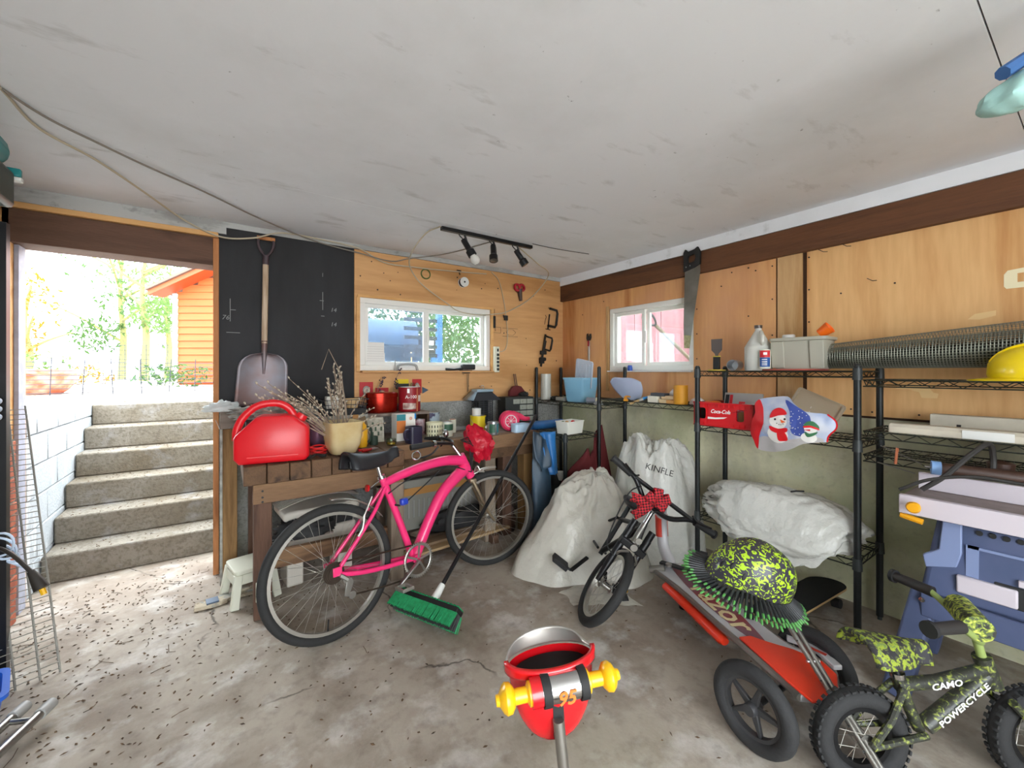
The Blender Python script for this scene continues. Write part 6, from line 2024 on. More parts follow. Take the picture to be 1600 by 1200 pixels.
# maroon cloth and buried bits
mat('maroon', '#5c1519', .85, bump=.2, bscale=30)
def mar(u, v_):
    return (2.30 + .48 * u, 2.60 - .22 * u * (1 - v_) + .02 * sin(9 * u), .05 + (.42 + .45 * u - (.12 if .62 < u < .8 else 0)) * v_)
tag(MB().grid(mar, 24, 10).build('maroon_cloth', 'maroon', solid=.02), 'dark maroon cloth folded behind the white bags', 'cloth')
lp = thing('white_lamp', 'small white funnel among clutter under the low shelf', 'funnel', (2.42, 2.75, .255))
MB().lathe([(.008, 0), (.012, .16), (.045, .26), (.043, .26), (.008, .17), (.006, 0)], 18).build('funnel', 'lid_white', lp)
crumple('floor_clutter', 'box_black', (2.48, 2.85, .253), (.14, .2, .14), 'dark heap of bags on the low shelf bottom', 'bag', .5, 3, 33)

# ================================================================== black child's bike, leaning right
hd = Vector((-.640, -.768, 0)); hd.normalize()
pp_ = Vector((-hd.y, hd.x, 0)) * -1
pp_ = Vector((.768, -.640, 0))
LEAN = radians(37)
upv = pp_ * sin(LEAN) + Vector((0, 0, 1)) * cos(LEAN)
lat = pp_ * cos(LEAN) - Vector((0, 0, 1)) * sin(LEAN)
KB = basis((1.635, 1.70, .012), hd, lat, upv)
kb = thing('kids_bicycle', 'small black bicycle with red bow leaning over by the bags', 'bicycle', M=KB)
r2 = .235
wheel(kb, TR(0, 0, r2), r2, .026, 28, 'front_wheel', hubw=.045)
wheel(kb, TR(-.74, 0, r2), r2, .026, 28, 'rear_wheel', hubw=.045)
fh = Vector((-.06, 0, .50)); fh2 = Vector((-.105, 0, .63)); sa = (fh2 - fh).normalized()
for s in (-1, 1):
    MB().tube([fh + Vector((-.03, s * .06, .12)), fh + Vector((.0, s * .06, 0)), (-.02, s * .06, .36), (0, s * .055, r2)], [.021, .021, .021, .013], 10).build('fork_leg', 'black_metal', kb)
    MB().cyl(fh + Vector((.005, s * .06, -.02)), fh + Vector((-.012, s * .06, .07)), .021, 12).build('fork_collar', 'black_metal', kb)
MB().box(-.075, -.02, -.08, .08, .475, .515).build('fork_crown', 'black_metal', kb, bevel=.006)
MB().cyl((-.02, 0, .545), (-.015, 0, .545), .018, 14).lathe([(0, 0), (.02, 0), (.02, .006), (0, .006)], 16, TR(-.018, 0, .50) @ RY(90)).build('crown_badge', 'alloy', kb)
MB().cyl(fh, fh2, .019, 14).build('head_tube', 'alloy', kb)
MB().cyl(fh2, fh2 + sa * .10, .014, 12).build('stem_quill', 'chrome', kb)
SP = fh2 + sa * .10
MB().bar(SP, SP + Vector((.045, 0, .01)), .03, .03).build('stem', 'alloy', kb, bevel=.005)
SC = SP + Vector((.045, 0, .01))
MB().tube(spline([SC + Vector((-.05, -.30, .085)), SC + Vector((-.035, -.20, .075)), SC + Vector((-.005, -.09, .01)), SC, SC + Vector((-.005, .09, .01)), SC + Vector((-.035, .20, .075)), SC + Vector((-.05, .30, .085))], 6), .0145, 10).build('handlebar', 'black_metal', kb)
MB().tube([SC + Vector((-.03, -.20, .078)), SC + Vector((-.03, .20, .078))], .013, 8).build('crossbar', 'black_metal', kb)
for s in (-1, 1):
    MB().cyl(SC + Vector((-.038, s * .225, .078)), SC + Vector((-.052, s * .355, .088)), .020, 14).build('grip', 'black_rubber', kb)
    MB().cyl(SC + Vector((-.052, s * .355, .088)), SC + Vector((-.053, s * .364, .089)), .025, 14).build('grip_flange', 'black_rubber', kb)
    MB().tube(spline([SC + Vector((-.03, s * .19, .10)), SC + Vector((.0, s * .22, .09)), SC + Vector((.0, s * .30, .11))], 4), .006, 6).build('brake_lever', 'black_metal', kb)
MB().cyl((-.105, 0, .60), (-.36, 0, .29), .018, 12).build('down_tube', 'black_metal', kb)
MB().cyl((-.12, 0, .61), (-.47, 0, .50), .015, 12).build('top_tube', 'black_metal', kb)
MB().cyl((-.36, 0, .26), (-.48, 0, .60), .015, 12).build('seat_tube', 'black_metal', kb)
for s in (-1, 1):
    MB().tube([(-.38, s * .03, .28), (-.74, s * .05, r2)], .009, 8).build('chain_stay', 'black_metal', kb)
    MB().tube([(-.47, s * .02, .50), (-.74, s * .05, r2)], .009, 8).build('seat_stay', 'black_metal', kb)
MB().ell((-.49, 0, .63), (.12, .06, .03), 16, 8).build('saddle', 'saddle_black', kb)
for s in (-1, 1):
    c_p = Vector((-.35, -.17, .06)) if s < 0 else Vector((-.25, .20, .17))
    MB().bar((-.30, s * .07, .21), (c_p.x, s * .085, c_p.z), .024, .014).build('crank_arm', 'black_metal', kb, bevel=.003)
    MB().cyl((c_p.x, s * .085, c_p.z), c_p, .008, 8).build('pedal_axle', 'black_metal', kb)
    b = MB(); b.cbox(c_p, (.085, .11, .03))
    b.build('pedal', 'black_rubber', kb, bevel=.004)
MB().tube(spline([SC + Vector((0, -.15, .06)), SC + Vector((.06, -.20, -.02)), (.04, -.16, .46), (-.0, -.07, .40)], 6), .004, 6).build('cable', 'black_rubber', kb)
MB().tube(spline([SC + Vector((0, .10, .03)), SC + Vector((.05, .05, .02)), SC + Vector((.04, -.02, -.02)), (-.02, .02, .50)], 6), .004, 6).build('cable', 'black_rubber', kb)
b = MB()
for s in (-1, 1):
    b.tube(spline([(-.03, s * .05, .40), (.0, s * .055, .44), (.01, s * .02, .475)], 4), .007, 6)
b.build('brake_caliper', 'alloy', kb)
mat('brass', '#b08a3a', .35, .8)
pdl = thing('padlock', 'brass padlock hanging on the black bicycle fork', 'padlock', M=KB @ TR(-.03, .085, .30) @ RX(37))
MB().box(-.012, .012, -.022, .022, -.045, -.005).build('body', 'brass', pdl, bevel=.004)
MB().tube([(0, .014 * cos(a), -.005 + .018 * sin(a)) for a in [pi * i / 8 for i in range(9)]], .003, 6).build('shackle', 'chrome', pdl)
# plaid bow
checker('plaid', '#c2202c', '#4a1216', 90)
bw = thing('plaid_bow', 'red and black plaid ribbon bow tied on the small bike', 'bow', M=KB @ TR(SC.x + .03, SC.y - .05, SC.z + .04))
def loop(a, l, w_, tilt):
    b = MB(RX(math.degrees(a)) @ RY(tilt))
    def fn(u, v_):
        t = 2 * pi * u
        return (.012 + .022 * sin(t), (v_ - .5) * w_ * (1 + .3 * (1 - cos(t)) * .5), l * .5 * (1 - cos(t)))
    return b.grid(fn, 20, 4, closed_u=True)
for a, l, t_ in ((radians(25), .085, 10), (radians(-35), .085, 10), (radians(80), .08, 20), (radians(-85), .07, 20)):
    loop(a, l, .04, t_).build('loop', 'plaid', bw, solid=.002)
for a, l in ((radians(115), .13), (radians(160), .14), (radians(140), .10)):
    def tf(u, v_):
        return (.01 + .02 * sin(3 * u), (v_ - .5) * (.035 + .02 * u), l * u + (.012 * abs(v_ - .5) * 2 if u > .9 else 0))
    MB(RX(math.degrees(a))).grid(tf, 10, 4).build('tail', 'plaid', bw, solid=.002)
MB().ell((.018, 0, 0), (.012, .016, .02), 12, 8).build('knot', 'plaid', bw)

# ================================================================== three-wheel scooter
mat('scooter_silver', '#cccbcd', .35, .15, col2='#bdbcc0', vscale=3)
mat('scooter_red', '#ee3a1c', .4, coat=.2)
mat('decal_maroon', '#9a3230', .5, col2='#7a5560', vscale=6)
mat('decal_cream', '#e2cf9f', .5)
mat('mag_grey', '#353537', .5)
sctr = thing('caster_scooter', 'silver and red three-wheeled scooter with maroon deck decal', 'scooter', (1.9, 1.0, 0))
DZc = .225
LE = [(2.10, 1.56), (2.02, 1.33), (1.925, 1.12), (1.83, .90), (1.755, .73), (1.715, .645)]
RE = [(2.33, 1.50), (2.24, 1.28), (2.13, 1.07), (2.04, .90), (1.995, .79), (2.0, .71), (1.95, .615), (1.80, .572)]
deck = MB().prism([(p.x, p.y) for p in spline([Vector((x, y, 0)) for x, y in LE], 4)][::1] + [(p.x, p.y) for p in spline([Vector((x, y, 0)) for x, y in reversed(RE)], 4)], DZc - .03, DZc)
deck.build('deck', 'scooter_silver', sctr, world=True, bevel=.006)
MB().tube(spline([Vector((x, y, DZc - .01)) for x, y in LE], 4), .014, 8).build('edge_tube', 'alloy', sctr, world=True)
MB().tube(spline([Vector((x, y, DZc - .01)) for x, y in RE], 4), .012, 8).build('edge_tube', 'alloy', sctr, world=True)
# decal: long pointed ellipse along the deck with letters
d0 = Vector((2.22, 1.50, DZc + .001)); d1 = Vector((1.875, .80, DZc + .001))
dx = (d1 - d0).normalized(); dy = Vector((0, 0, 1)).cross(dx).normalized(); dl = (d1 - d0).length
DMx = basis(d0, dx, dy, (0, 0, 1))
MB(DMx).prism([(dl * t, .058 * sin(pi * min(1, t * .93 + .07)) ** .7) for t in [i / 16 for i in range(17)]] + [(dl * t, -.058 * sin(pi * min(1, t * .93 + .07)) ** .7) for t in [i / 16 for i in reversed(range(17))]], 0, .0012).build('decal', 'decal_maroon', sctr, world=True)
text_mb('razor', .155, DMx @ TR(dl * .56, -.004, .002) @ RZ(0), bold=.002, sx=1.15).build('lettering', 'decal_cream', sctr, world=True)
# red side bumper and red tail plate
MB().tube(spline([Vector((2.06, 1.44, .178)), Vector((1.978, 1.25, .173)), Vector((1.903, 1.08, .168)), Vector((1.868, 1.00, .168))], 5), [.028] * 14 + [.028, .02], 10, flat=.8).build('side_bumper', 'scooter_red', sctr, world=True)
MB().prism([(1.90, .905), (1.85, .93), (1.79, .80), (1.735, .69), (1.70, .60), (1.80, .555), (1.93, .60), (1.97, .66), (1.955, .76), (1.92, .84)], DZc + .001, DZc + .012).build('tail_plate', 'scooter_red', sctr, world=True, bevel=.004)
MB().prism([(2.0, .80), (2.03, .72), (1.96, .62), (1.99, .60), (2.06, .70), (2.04, .82)], DZc + .001, DZc + .02).build('tail_plate', 'scooter_silver', sctr, world=True, bevel=.004)
mat('sticker_red', '#c33a2a', .5)
MB().box(2.0, 2.015, .66, .72, DZc + .0205, DZc + .022).build('sticker', 'sticker_red', sctr, world=True)
A1 = Vector((1.605, .755, .155)); A2 = Vector((2.045, .715, .155))
MB().cyl(A1, A2, .012, 12).build('axle', 'black_metal', sctr, world=True)
axd = (A2 - A1).normalized(); fwd_ = Vector((0, 0, 1)).cross(axd).normalized()
for A in (A1, A2):
    wheel(sctr, PM[sctr.name].inverted() @ basis(A, fwd_, -axd, (0, 0, 1)) if False else PM[sctr.name].inverted() @ basis(A, (-fwd_.x, -fwd_.y, 0), (axd.x, axd.y, 0), (0, 0, 1)), .155, .028, 0, 'wheel', 'tyre_grey', 'mag_grey', mag=5)
# front neck
nk = spline([Vector((2.20, 1.50, DZc)), Vector((2.26, 1.60, .30)), Vector((2.275, 1.625, .42)), Vector((2.235, 1.60, .56)), Vector((2.17, 1.56, .66))], 6)
MB().tube(nk, [.032 + .004 * sin(i) * 0 for i in range(len(nk))], 14, flat=1.3).build('neck', 'scooter_silver', sctr, world=True)
MB().tube(nk[9:16], .0338, 14, flat=1.3).build('neck_label', 'sticker_red', sctr, world=True)
MB().cyl((2.23, 1.44, .0), (2.23, 1.44, .1), .03, 12).build('caster_stem', 'black_metal', sctr, world=True)
MB().cyl((2.085, 1.57, DZc - .01), (2.13, 1.50, DZc + .012), .02, 14).build('front_clamp', 'alloy', sctr, world=True)
# black Y strap over the deck
ysm = thing('rubber_strap', 'black Y-shaped rubber strap lying over the scooter deck', 'strap', (2.0, 1.3, .26))
def ribbon(pts, w_, th, m_, parent):
    p = spline([Vector(q) for q in pts], 6)
    b = MB(); v = []; f = []
    for i, q in enumerate(p):
        t = (p[min(i + 1, len(p) - 1)] - p[max(i - 1, 0)]).normalized(); sd_ = Vector((0, 0, 1)).cross(t).normalized()
        for sx_, zz in ((-1, 0), (1, 0), (1, th), (-1, th)):
            v.append(q + sd_ * sx_ * w_ / 2 + Vector((0, 0, zz)))
    for i in range(len(p) - 1):
        for j in range(4):
            f.append((i * 4 + j, i * 4 + (j + 1) % 4, i * 4 + 4 + (j + 1) % 4, i * 4 + 4 + j))
    f.append((3, 2, 1, 0)); k_ = (len(p) - 1) * 4; f.append((k_, k_ + 1, k_ + 2, k_ + 3))
    return b.add(v, f).build('strap', m_, parent, world=True)
ribbon([(2.15, 1.543, 0.245), (2.171, 1.437, 0.25), (2.165, 1.333, 0.26), (2.109, 1.208, 0.265), (2.102, 1.102, 0.27), (2.146, 0.999, 0.28)], .035, .012, 'black_rubber', ysm)
ribbon([(2.169, 1.375, 0.26), (2.186, 1.327, 0.3), (2.285, 1.347, 0.34)], .04, .012, 'black_rubber', ysm)
MB().lathe([(0, 0), (.018, 0), (.018, .012), (0, .012)], 14, TR(*(2.13, 1.473, 0.262))).build('buckle', 'alloy', ysm, world=True)
ribbon([(2.069, 1.008, 0.3), (2.07, 0.994, 0.26), (2.023, 0.965, 0.235)], .03, .006, 'black_rubber', ysm)

# ================================================================== aluminium crutch and spiky helmet
cu_ = thing('crutch', 'aluminium crutch with adjusting holes leaning on the scooter', 'crutch', (1.75, .42, 0))
c0 = Vector((1.908, 0.847, 0.492)); c1 = Vector((1.764, 0.508, 0.189)); cdir = (c1 - c0).normalized()
cb = c1 + cdir * ((c1.z) / -cdir.z) * .97
sdc = Vector((.82, -.57, 0)) * .012
for s, k_ in ((-1, .98), (1, .80)):
    e = c0.lerp(cb, k_)
    MB().tube([c0 - cdir * .10 + sdc * s * 1.5, c0 + sdc * s * 1.2, e + sdc * s * (.9 if s > 0 else 0)], .0095, 12).build('tube', 'scooter_silver' if False else 'alloy', cu_, world=True)
hb_ = MB()
for i in range(10):
    q = c0.lerp(cb, .12 + i * .085) - sdc * 1.1
    tocam = (Vector((0, 0, 1.4)) - q).normalized()
    hb_.cyl(q + tocam * .0085, q + tocam * .0105, .003, 8)
hb_.build('adjusting_holes', 'box_black', cu_, world=True)
MB().cyl(cb - cdir * .03, cb + cdir * .005, .016, 14).build('rubber_tip', 'black_rubber', cu_, world=True)
q = c0.lerp(cb, .38)
MB().cyl(q - sdc * 2, q + sdc * 2, .006, 8).build('cross_bolt', 'chrome', cu_, world=True)
MB().tube([c0 - cdir * .10 - sdc * 3, c0 - cdir * .12, c0 - cdir * .10 + sdc * 3], .016, 10).build('underarm_pad', 'black_rubber', cu_, world=True)

patches('dino_print', ['#2f2c38', '#2f2c38', '#a9cc22'], 40, (1, 1.0, 1.3), .5, (.40, .545), .3, 1.6)
mat('helmet_dark', '#2b2931', .5)
mat('spike_green', '#4d8f45', .5); mat('spike_black', '#26282a', .5)
hc = Vector((1.77, 0.844, 0.559))
toc = (Vector((0, 0, 1.4)) - hc).normalized()
rgt = Vector((.823, -.568, 0))
ax_l = (rgt * .83 + Vector((0, 0, -1)) * .52)            # long axis, down to the right
ax_u = (rgt * .50 + Vector((0, 0, 1)) * .78 + toc * .35).normalized()
ax_l = (ax_l - ax_u * ax_l.dot(ax_u)).normalized()
ax_w = ax_u.cross(ax_l).normalized()
HMx = basis(hc, ax_l, ax_w, ax_u)
he = thing('spiky_helmet', 'child helmet with lime dinosaur print and rubber spikes', 'helmet', M=HMx)
def shell(u, v_):
    a = 2 * pi * u; t = v_
    e = t * pi / 2
    lx = .178 * (1.0 if cos(a) > 0 else .95); ly = .122
    ly *= 1 - .30 * max(0, cos(a)) ** 2
    return (lx * cos(a) * cos(e) ** .8, ly * sin(a) * cos(e) ** .8, .155 * sin(e) - .045 * (1 - t) * (abs(cos(a)) ** 2) * (1 if cos(a) < 0 else .4))
MB().grid(shell, 48, 16, closed_u=True).build('shell', 'dino_print', he)
MB().grid(lambda u, v_: Vector(shell(u, 0)) * (1 - .12 * v_) + Vector((0, 0, -.012 * v_)), 48, 3, closed_u=True).build('rim_lining', 'helmet_dark', he)
for (u, t) in ((.60, .30), (.66, .22), (.74, .22), (.56, .24)):
    p = Vector(shell(u, t)); nrm = Vector((p.x / .165 ** 2, p.y / .118 ** 2, p.z / .14 ** 2)).normalized()
    MB(frame(p - nrm * .001, p + nrm)).ell((0, 0, 0), (.008, .016, .003), 12, 6).build('vent', 'box_black', he)
spk = 0
sm1 = MB().lathe([(.0048, 0), (.0042, .045), (.0, .05)], 6)
base_me = None
for row, (dz_, out0, ln) in enumerate(((-.004, 1.0, .080), (-.020, .97, .085))):
    for i in range(44):
        u = .40 + .62 * (i + .5 * row) / 44
        p = Vector(shell(u % 1, 0)); p = p * out0 + Vector((0, 0, dz_))
        dirv = Vector((p.x * .9, p.y * 1.35, -.045 - .03 * row)).normalized()
        l = ln * random.uniform(.85, 1.1)
        s1 = MB(frame(p, p + dirv)).lathe([(.0055, 0), (.0047, l * .76)], 6)
        o = s1.build('spike', 'spike_black', he)
        MB(frame(p + dirv * l * .76, p + dirv * l)).lathe([(.0047, 0), (.0040, l * .18), (0, l * .24)], 6).build('spike_tip', 'spike_green', o)

# ================================================================== skateboard
mat('griptape', '#1b1b1d', .95, bump=.3, bscale=300); mat('maple', '#b89868', .6)
sk = thing('skateboard', 'black grip-taped skateboard on the floor below the shelf', 'skateboard', M=TR(2.72, 1.02, .10) @ RZ(-4) @ RX(-6))
pts = []
for i in range(13):
    a = -pi / 2 + pi * i / 12
    pts.append((.30 + .10 * cos(a), .105 * sin(a)))
for i in range(13):
    a = pi / 2 + pi * i / 12
    pts.append((-.30 + .10 * cos(a), .105 * sin(a)))
MB().prism(pts, -.012, -.0005).build('deck', 'maple', sk, bevel=.002)
MB().prism([(x * .995, y * .99) for x, y in pts], 0, .0015).build('grip_tape', 'griptape', sk)
for x in (-.22, .22):
    MB().box(x - .03, x + .03, -.06, .06, -.045, -.0125).build('truck', 'alloy', sk, bevel=.004)
    for y in (-.085, .085):
        MB().cyl((x, y - .02, -.062), (x, y + .02, -.062), .026, 18).build('wheel', 'black_rubber', sk)

# ================================================================== camouflage child's bike
patches('camo', ['#2b2c25', '#3d4130', '#6b7436', '#98a048'], 55, (1, 1, 1), .5, (.5, .57, .64), .2, .8)
patches('camo_seat', ['#2d2b2f', '#4a4f38', '#93a233', '#6d8448'], 55, (1, 1, 1), .6, (.46, .52, .62), 0, .5)
mat('camo_green', '#8fa05a', .5)
CMB = basis((1.775, .482, 0), (.823, -.568, 0), (.568, .823, 0), (0, 0, 1)) @ RX(-3)
cb_ = thing('camo_bicycle', 'little camouflage bicycle with knobbly tyres at lower right', 'bicycle', M=CMB)
r3 = .158
wheel(cb_, TR(0, 0, r3), r3, .03, 20, 'rear_wheel', 'tyre_grey', 'black_metal', .04, lug=True)
wheel(cb_, TR(.60, 0, r3), r3, .03, 20, 'front_wheel', 'tyre_grey', 'black_metal', .04, lug=True)
MB().tube([(.13, 0, .325), (.27, 0, .335), (.44, 0, .375)], .021, 12).build('top_tube', 'camo', cb_)
MB().tube([(.44, 0, .355), (.33, 0, .27), (.22, 0, .19)], .026, 12).build('down_tube', 'camo', cb_)
MB().tube([(.135, 0, .36), (.16, 0, .28), (.20, 0, .18)], .018, 12).build('seat_tube', 'camo', cb_)
MB().cyl((.465, 0, .32), (.43, 0, .42), .026, 14).build('head_tube', 'camo', cb_)
for s in (-1, 1):
    MB().tube([(.14, s * .02, .325), (.07, s * .045, .24), (0, s * .05, r3)], .011, 8).build('seat_stay', 'camo', cb_)
    MB().tube([(.20, s * .03, .18), (0, s * .05, r3)], .011, 8).build('chain_stay', 'camo', cb_)
    MB().tube([(.47, s * .05, .30), (.60, s * .05, r3)], .013, 8).build('fork_leg', 'camo', cb_)
MB().cyl((.43, 0, .42), (.415, 0, .48), .013, 12).build('stem', 'camo_green', cb_)
CBR = TR(.42, 0, 0) @ RZ(-32) @ TR(-.42, 0, 0)
MB(CBR).tube(spline([(.28, -.20, .565), (.34, -.14, .56), (.41, -.05, .49), (.42, 0, .48), (.41, .05, .49), (.34, .14, .56), (.28, .20, .565)], 5), .011, 10).build('handlebar', 'camo_green', cb_)
for s in (-1, 1):
    MB(CBR).cyl((.345, s * .14, .56), (.25, s * .23, .566), .02, 14, .018).build('grip', 'hose_black', cb_)
    MB(CBR).cyl((.255, s * .225, .566), (.245, s * .235, .566), .026, 14).build('grip_end', 'black_rubber', cb_)
patches('camo_pad', ['#24261e', '#4a5632', '#8c9b36', '#c2c65a'], 60, (1, 1, 1), .6, (.42, .5, .6), 0, .8)
MB(CBR).cyl((.40, -.09, .545), (.40, .09, .545), .04, 16).build('bar_pad', 'camo_pad', cb_)
MB().cyl((.135, 0, .36), (.125, 0, .43), .011, 10).build('seat_post', 'black_metal', cb_)
MB().cyl((.138, 0, .352), (.135, 0, .368), .022, 12).build('seat_clamp', 'chrome', cb_)
def sdl(u, v_):
    x = -.0 + .235 * u; a = pi * v_
    hw = .075 * (1 - min(1, u * 1.35)) ** .6 + .022
    if u < .06:
        hw *= .8 + 3 * u
    return (x, hw * cos(a), .452 + .03 * sin(a) - .018 * u - .03 * abs(cos(a)) ** 4 + .01 * (1 - u) ** 2)
MB().grid(sdl, 18, 14).build('saddle', 'camo_seat', cb_, solid=.016)
MB().box(.085, .10, -.03, -.0, .385, .43).build('reflector', 'reflector_red', cb_, bevel=.003)
text_mb('CAMO', .030, basis((.285, -.0225, .337), (.985, 0, .17), (-.17, 0, .985), (0, -1, 0)), bold=.0006, sx=1.2).build('lettering', 'lettering_white', cb_)
text_mb('POWERCYCLE', .030, basis((.335, -.0275, .275), (.79, 0, .61), (-.61, 0, .79), (0, -1, 0)), bold=.0006, sx=1.1).build('lettering', 'lettering_white', cb_)

# ================================================================== red ride-on toy front
mat('toy_red', '#d3101c', .25, coat=.6); mat('toy_yellow', '#f2b812', .3, coat=.3); mat('toy_silver', '#a8a39c', .3, .6); mat('toy_orange', '#e07a32', .4)
g0 = Vector((0.549, 0.836, 0.607)); g1 = Vector((0.806, 0.72, 0.629)); gm = (g0 + g1) / 2
tx = (g1 - g0).normalized(); ty = Vector((-.05, .0, 0)); tf_ = Vector((0, 0, 1)).cross(tx).normalized()
tu = tx.cross(tf_).normalized()
TY = basis(gm, tx, tf_, tu)
ty_ = thing('ride_on_toy', 'red toy trike front with yellow handlebar grips', 'toy trike', M=TY)
gl_ = (g1 - g0).length / 2
MB().cyl((-.066, 0, 0), (.068, 0, 0), .032, 24).build('handlebar_barrel', 'chrome', ty_)
MB().cyl((-.072, 0, 0), (-.045, 0, 0), .0325, 24).build('barrel_red_band', 'toy_red', ty_)
MB().lathe([(.0364, -.049), (.0364, .04)], 20, basis((0, 0, 0), (0, 0, 1), (0, -1, 0), (1, 0, 0)), radians(60), radians(175)).build('barrel_orange_print', 'toy_orange', ty_) if False else None
for x in (-.034, .060):
    MB().lathe([(.033, -.010), (.037, -.010), (.037, .010), (.033, .010), (.033, -.010)], 28, TR(x, 0, 0) @ RY(90)).build('strap_band', 'black_rubber', ty_)
for s, e in ((-1, -gl_), (1, gl_)):
    MB().lathe([(.027, .070), (.027, .077), (.017, .082), (.017, gl_ - .03), (.022, gl_ - .028), (.032, gl_ - .02), (.034, gl_ - .008), (.028, gl_), (.014, gl_ + .008), (.012, gl_ + .016), (0, gl_ + .018)], 24, RY(90 * s)).build('grip', 'toy_yellow', ty_)
text_mb('95', .046, basis((.010, -.033, -.006), (1, 0, 0), (0, 0, 1), (0, -1, 0)), wrap=None, shear=.2, bold=.001).build('lettering', 'toy_orange', ty_)
def body(u, v_):
    a = 2 * pi * u
    z = .022 - .20 * v_
    w_ = .095 * (1 - v_ ** 2.2) ** .5 + .018
    d_ = .05 * (1 - v_ ** 2) ** .5 + .02
    return (w_ * cos(a) + .0, .07 + d_ * .8 * sin(a), z)
b = MB().grid(body, 36, 16, closed_u=True)
b.build('cowl', 'toy_red', ty_)
MB().grid(lambda u, v_: (.118 * cos(pi * u), .075 - .058 * sin(pi * u) * (1 + .12 * v_), .012 + .026 * v_), 24, 4).build('cowl_lip', 'toy_red', ty_, solid=.012)
MB().grid(lambda u, v_: ((.124 - .022 * v_) * cos(pi * u) - .012 * v_, .072 + .062 * sin(pi * u) * (1 + .15 * v_), 0.022 + .042 * v_ * (.35 + .65 * sin(pi * min(1, u * .8 + .2)) )), 24, 8).build('windshield', 'toy_silver', ty_, solid=.004)
MB().lathe([(0, 0), (.10, 0)], 24, TR(0, .072, .004), sy=.5).build('inner_tray', 'box_black', ty_)
MB().box(-.015, .013, .018, .034, -.15, -.04).build('fork_slot', 'box_black', ty_)
MB().cyl((-.005, .01, -.09), (-.005, -.03, -.36), .014, 14).build('fork_tube', 'alloy', ty_)
MB().torus(.10, .03, 30, 10, TR(0, .06, -.44) @ RY(90)).build('wheel', 'tyre_grey', ty_)
MB().lathe([(0, -.02), (.08, -.02), (.08, .02), (0, .02)], 24, TR(0, .06, -.44) @ RY(90)).build('wheel_disc', 'toy_red', ty_)
sweep('frame_tube', [(0, -.02, -.28), (.0, -.20, -.38), (.0, -.45, -.42)], .018, 'toy_red', ty_)
MB().ell((.0, -.45, -.36), (.09, .12, .04), 16, 8).build('seat', 'box_black', ty_)
for s in (-1, 1):
    MB().torus(.065, .025, 24, 8, TR(s * .14, -.50, -.50) @ RY(90)).build('wheel', 'tyre_grey', ty_)


# ================================================================== tools on the walls
mat('saw_steel', '#8f8d86', .35, .8, col2='#75726a', vscale=6); mat('saw_paint', '#b9b48a', .6, col2='#8f8c60', vscale=40)
hs2 = thing('hand_saw', 'hand saw with black handle hung over the beam by the window', 'saw', M=basis((XR - .055, 1.945, 1.585), (0, -1, 0), (0, 0, 1), (-1, 0, 0)))
MB().prism([(-.035, .0), (.012, .0), (.105, .61), (.10, .68), (-.028, .66), (-.04, .2)], -.001, .001).build('blade', 'saw_steel', hs2)
MB().prism([(-.035, .0), (.012, .0), (.028, .10), (-.0375, .11)], .0012, .002).build('painted_tip', 'saw_paint', hs2)
hp_o = [(-.035, .62), (.06, .64), (.105, .66), (.105, .76), (.085, .80), (.06, .785), (.0, .775), (-.02, .80), (-.035, .775)]
hp_i = [(.0, .685), (.03, .685), (.06, .69), (.07, .715), (.065, .74), (.05, .75), (.025, .745), (.005, .74), (-.002, .72)]
MB().ring_prism(hp_o, hp_i, -.011, .011).build('handle', 'black_rubber', hs2, bevel=.003)
for x, y in ((-.01, .655), (.025, .66)):
    MB().lathe([(0, 0), (.006, 0), (.006, .003), (0, .003)], 10, TR(x, y, .011)).build('rivet', 'chrome', hs2)
# square-mouth shovel on the blackboard
mat('shovel_steel', '#868b95', .5, .5, col2='#7a5a52', vscale=3); mat('shovel_wood', '#c9b49c', .6, col2='#a98f74', vscale=14, stretch=(6, 6, .4)); mat('shovel_dark', '#4a3b40', .5)
sh = thing('scoop_shovel', 'D-handled steel scoop shovel hung on the black board', 'shovel', (.225, 3.47, 1.14))
def scoop(u, v_):
    w_ = .155 * (1 - (1 - min(1, v_ * 3.2)) ** 2.2) ** .5 if v_ < .32 else .155 + .012 * (v_ - .32)
    a = (u - .5) * 2
    return (.225 + w_ * a - .02 * v_, 3.475 - .02 + .035 * (1 - a * a) * (1 - .3 * v_) - .005, 1.535 - .38 * v_)
MB().grid(scoop, 16, 20).build('blade', 'shovel_steel', sh, world=True, solid=.003)
MB().tube([(.225, 3.455, 1.62), (.225, 3.468, 1.53), (.222, 3.472, 1.38)], [.021, .018, .006], 12).build('socket', 'shovel_steel', sh, world=True)
MB().cyl((.225, 3.455, 1.60), (.233, 3.46, 2.17), .0195, 14).build('shaft', 'shovel_wood', sh, world=True)
MB().cyl((.233, 3.46, 2.165), (.235, 3.46, 2.23), .0205, 14).build('collar', 'shovel_dark', sh, world=True)
MB().tube(spline([(.235, 3.46, 2.22), (.20, 3.46, 2.27), (.187, 3.46, 2.315), (.19, 3.46, 2.35)], 5), .009, 8).tube(spline([(.235, 3.46, 2.22), (.27, 3.46, 2.27), (.283, 3.46, 2.315), (.28, 3.46, 2.35)], 5), .009, 8).build('fork', 'shovel_dark', sh, world=True)
MB().cyl((.18, 3.46, 2.355), (.292, 3.46, 2.355), .014, 12).build('grip', 'jamb_wood', sh, world=True)
mat('mark_black', '#191512', .6)
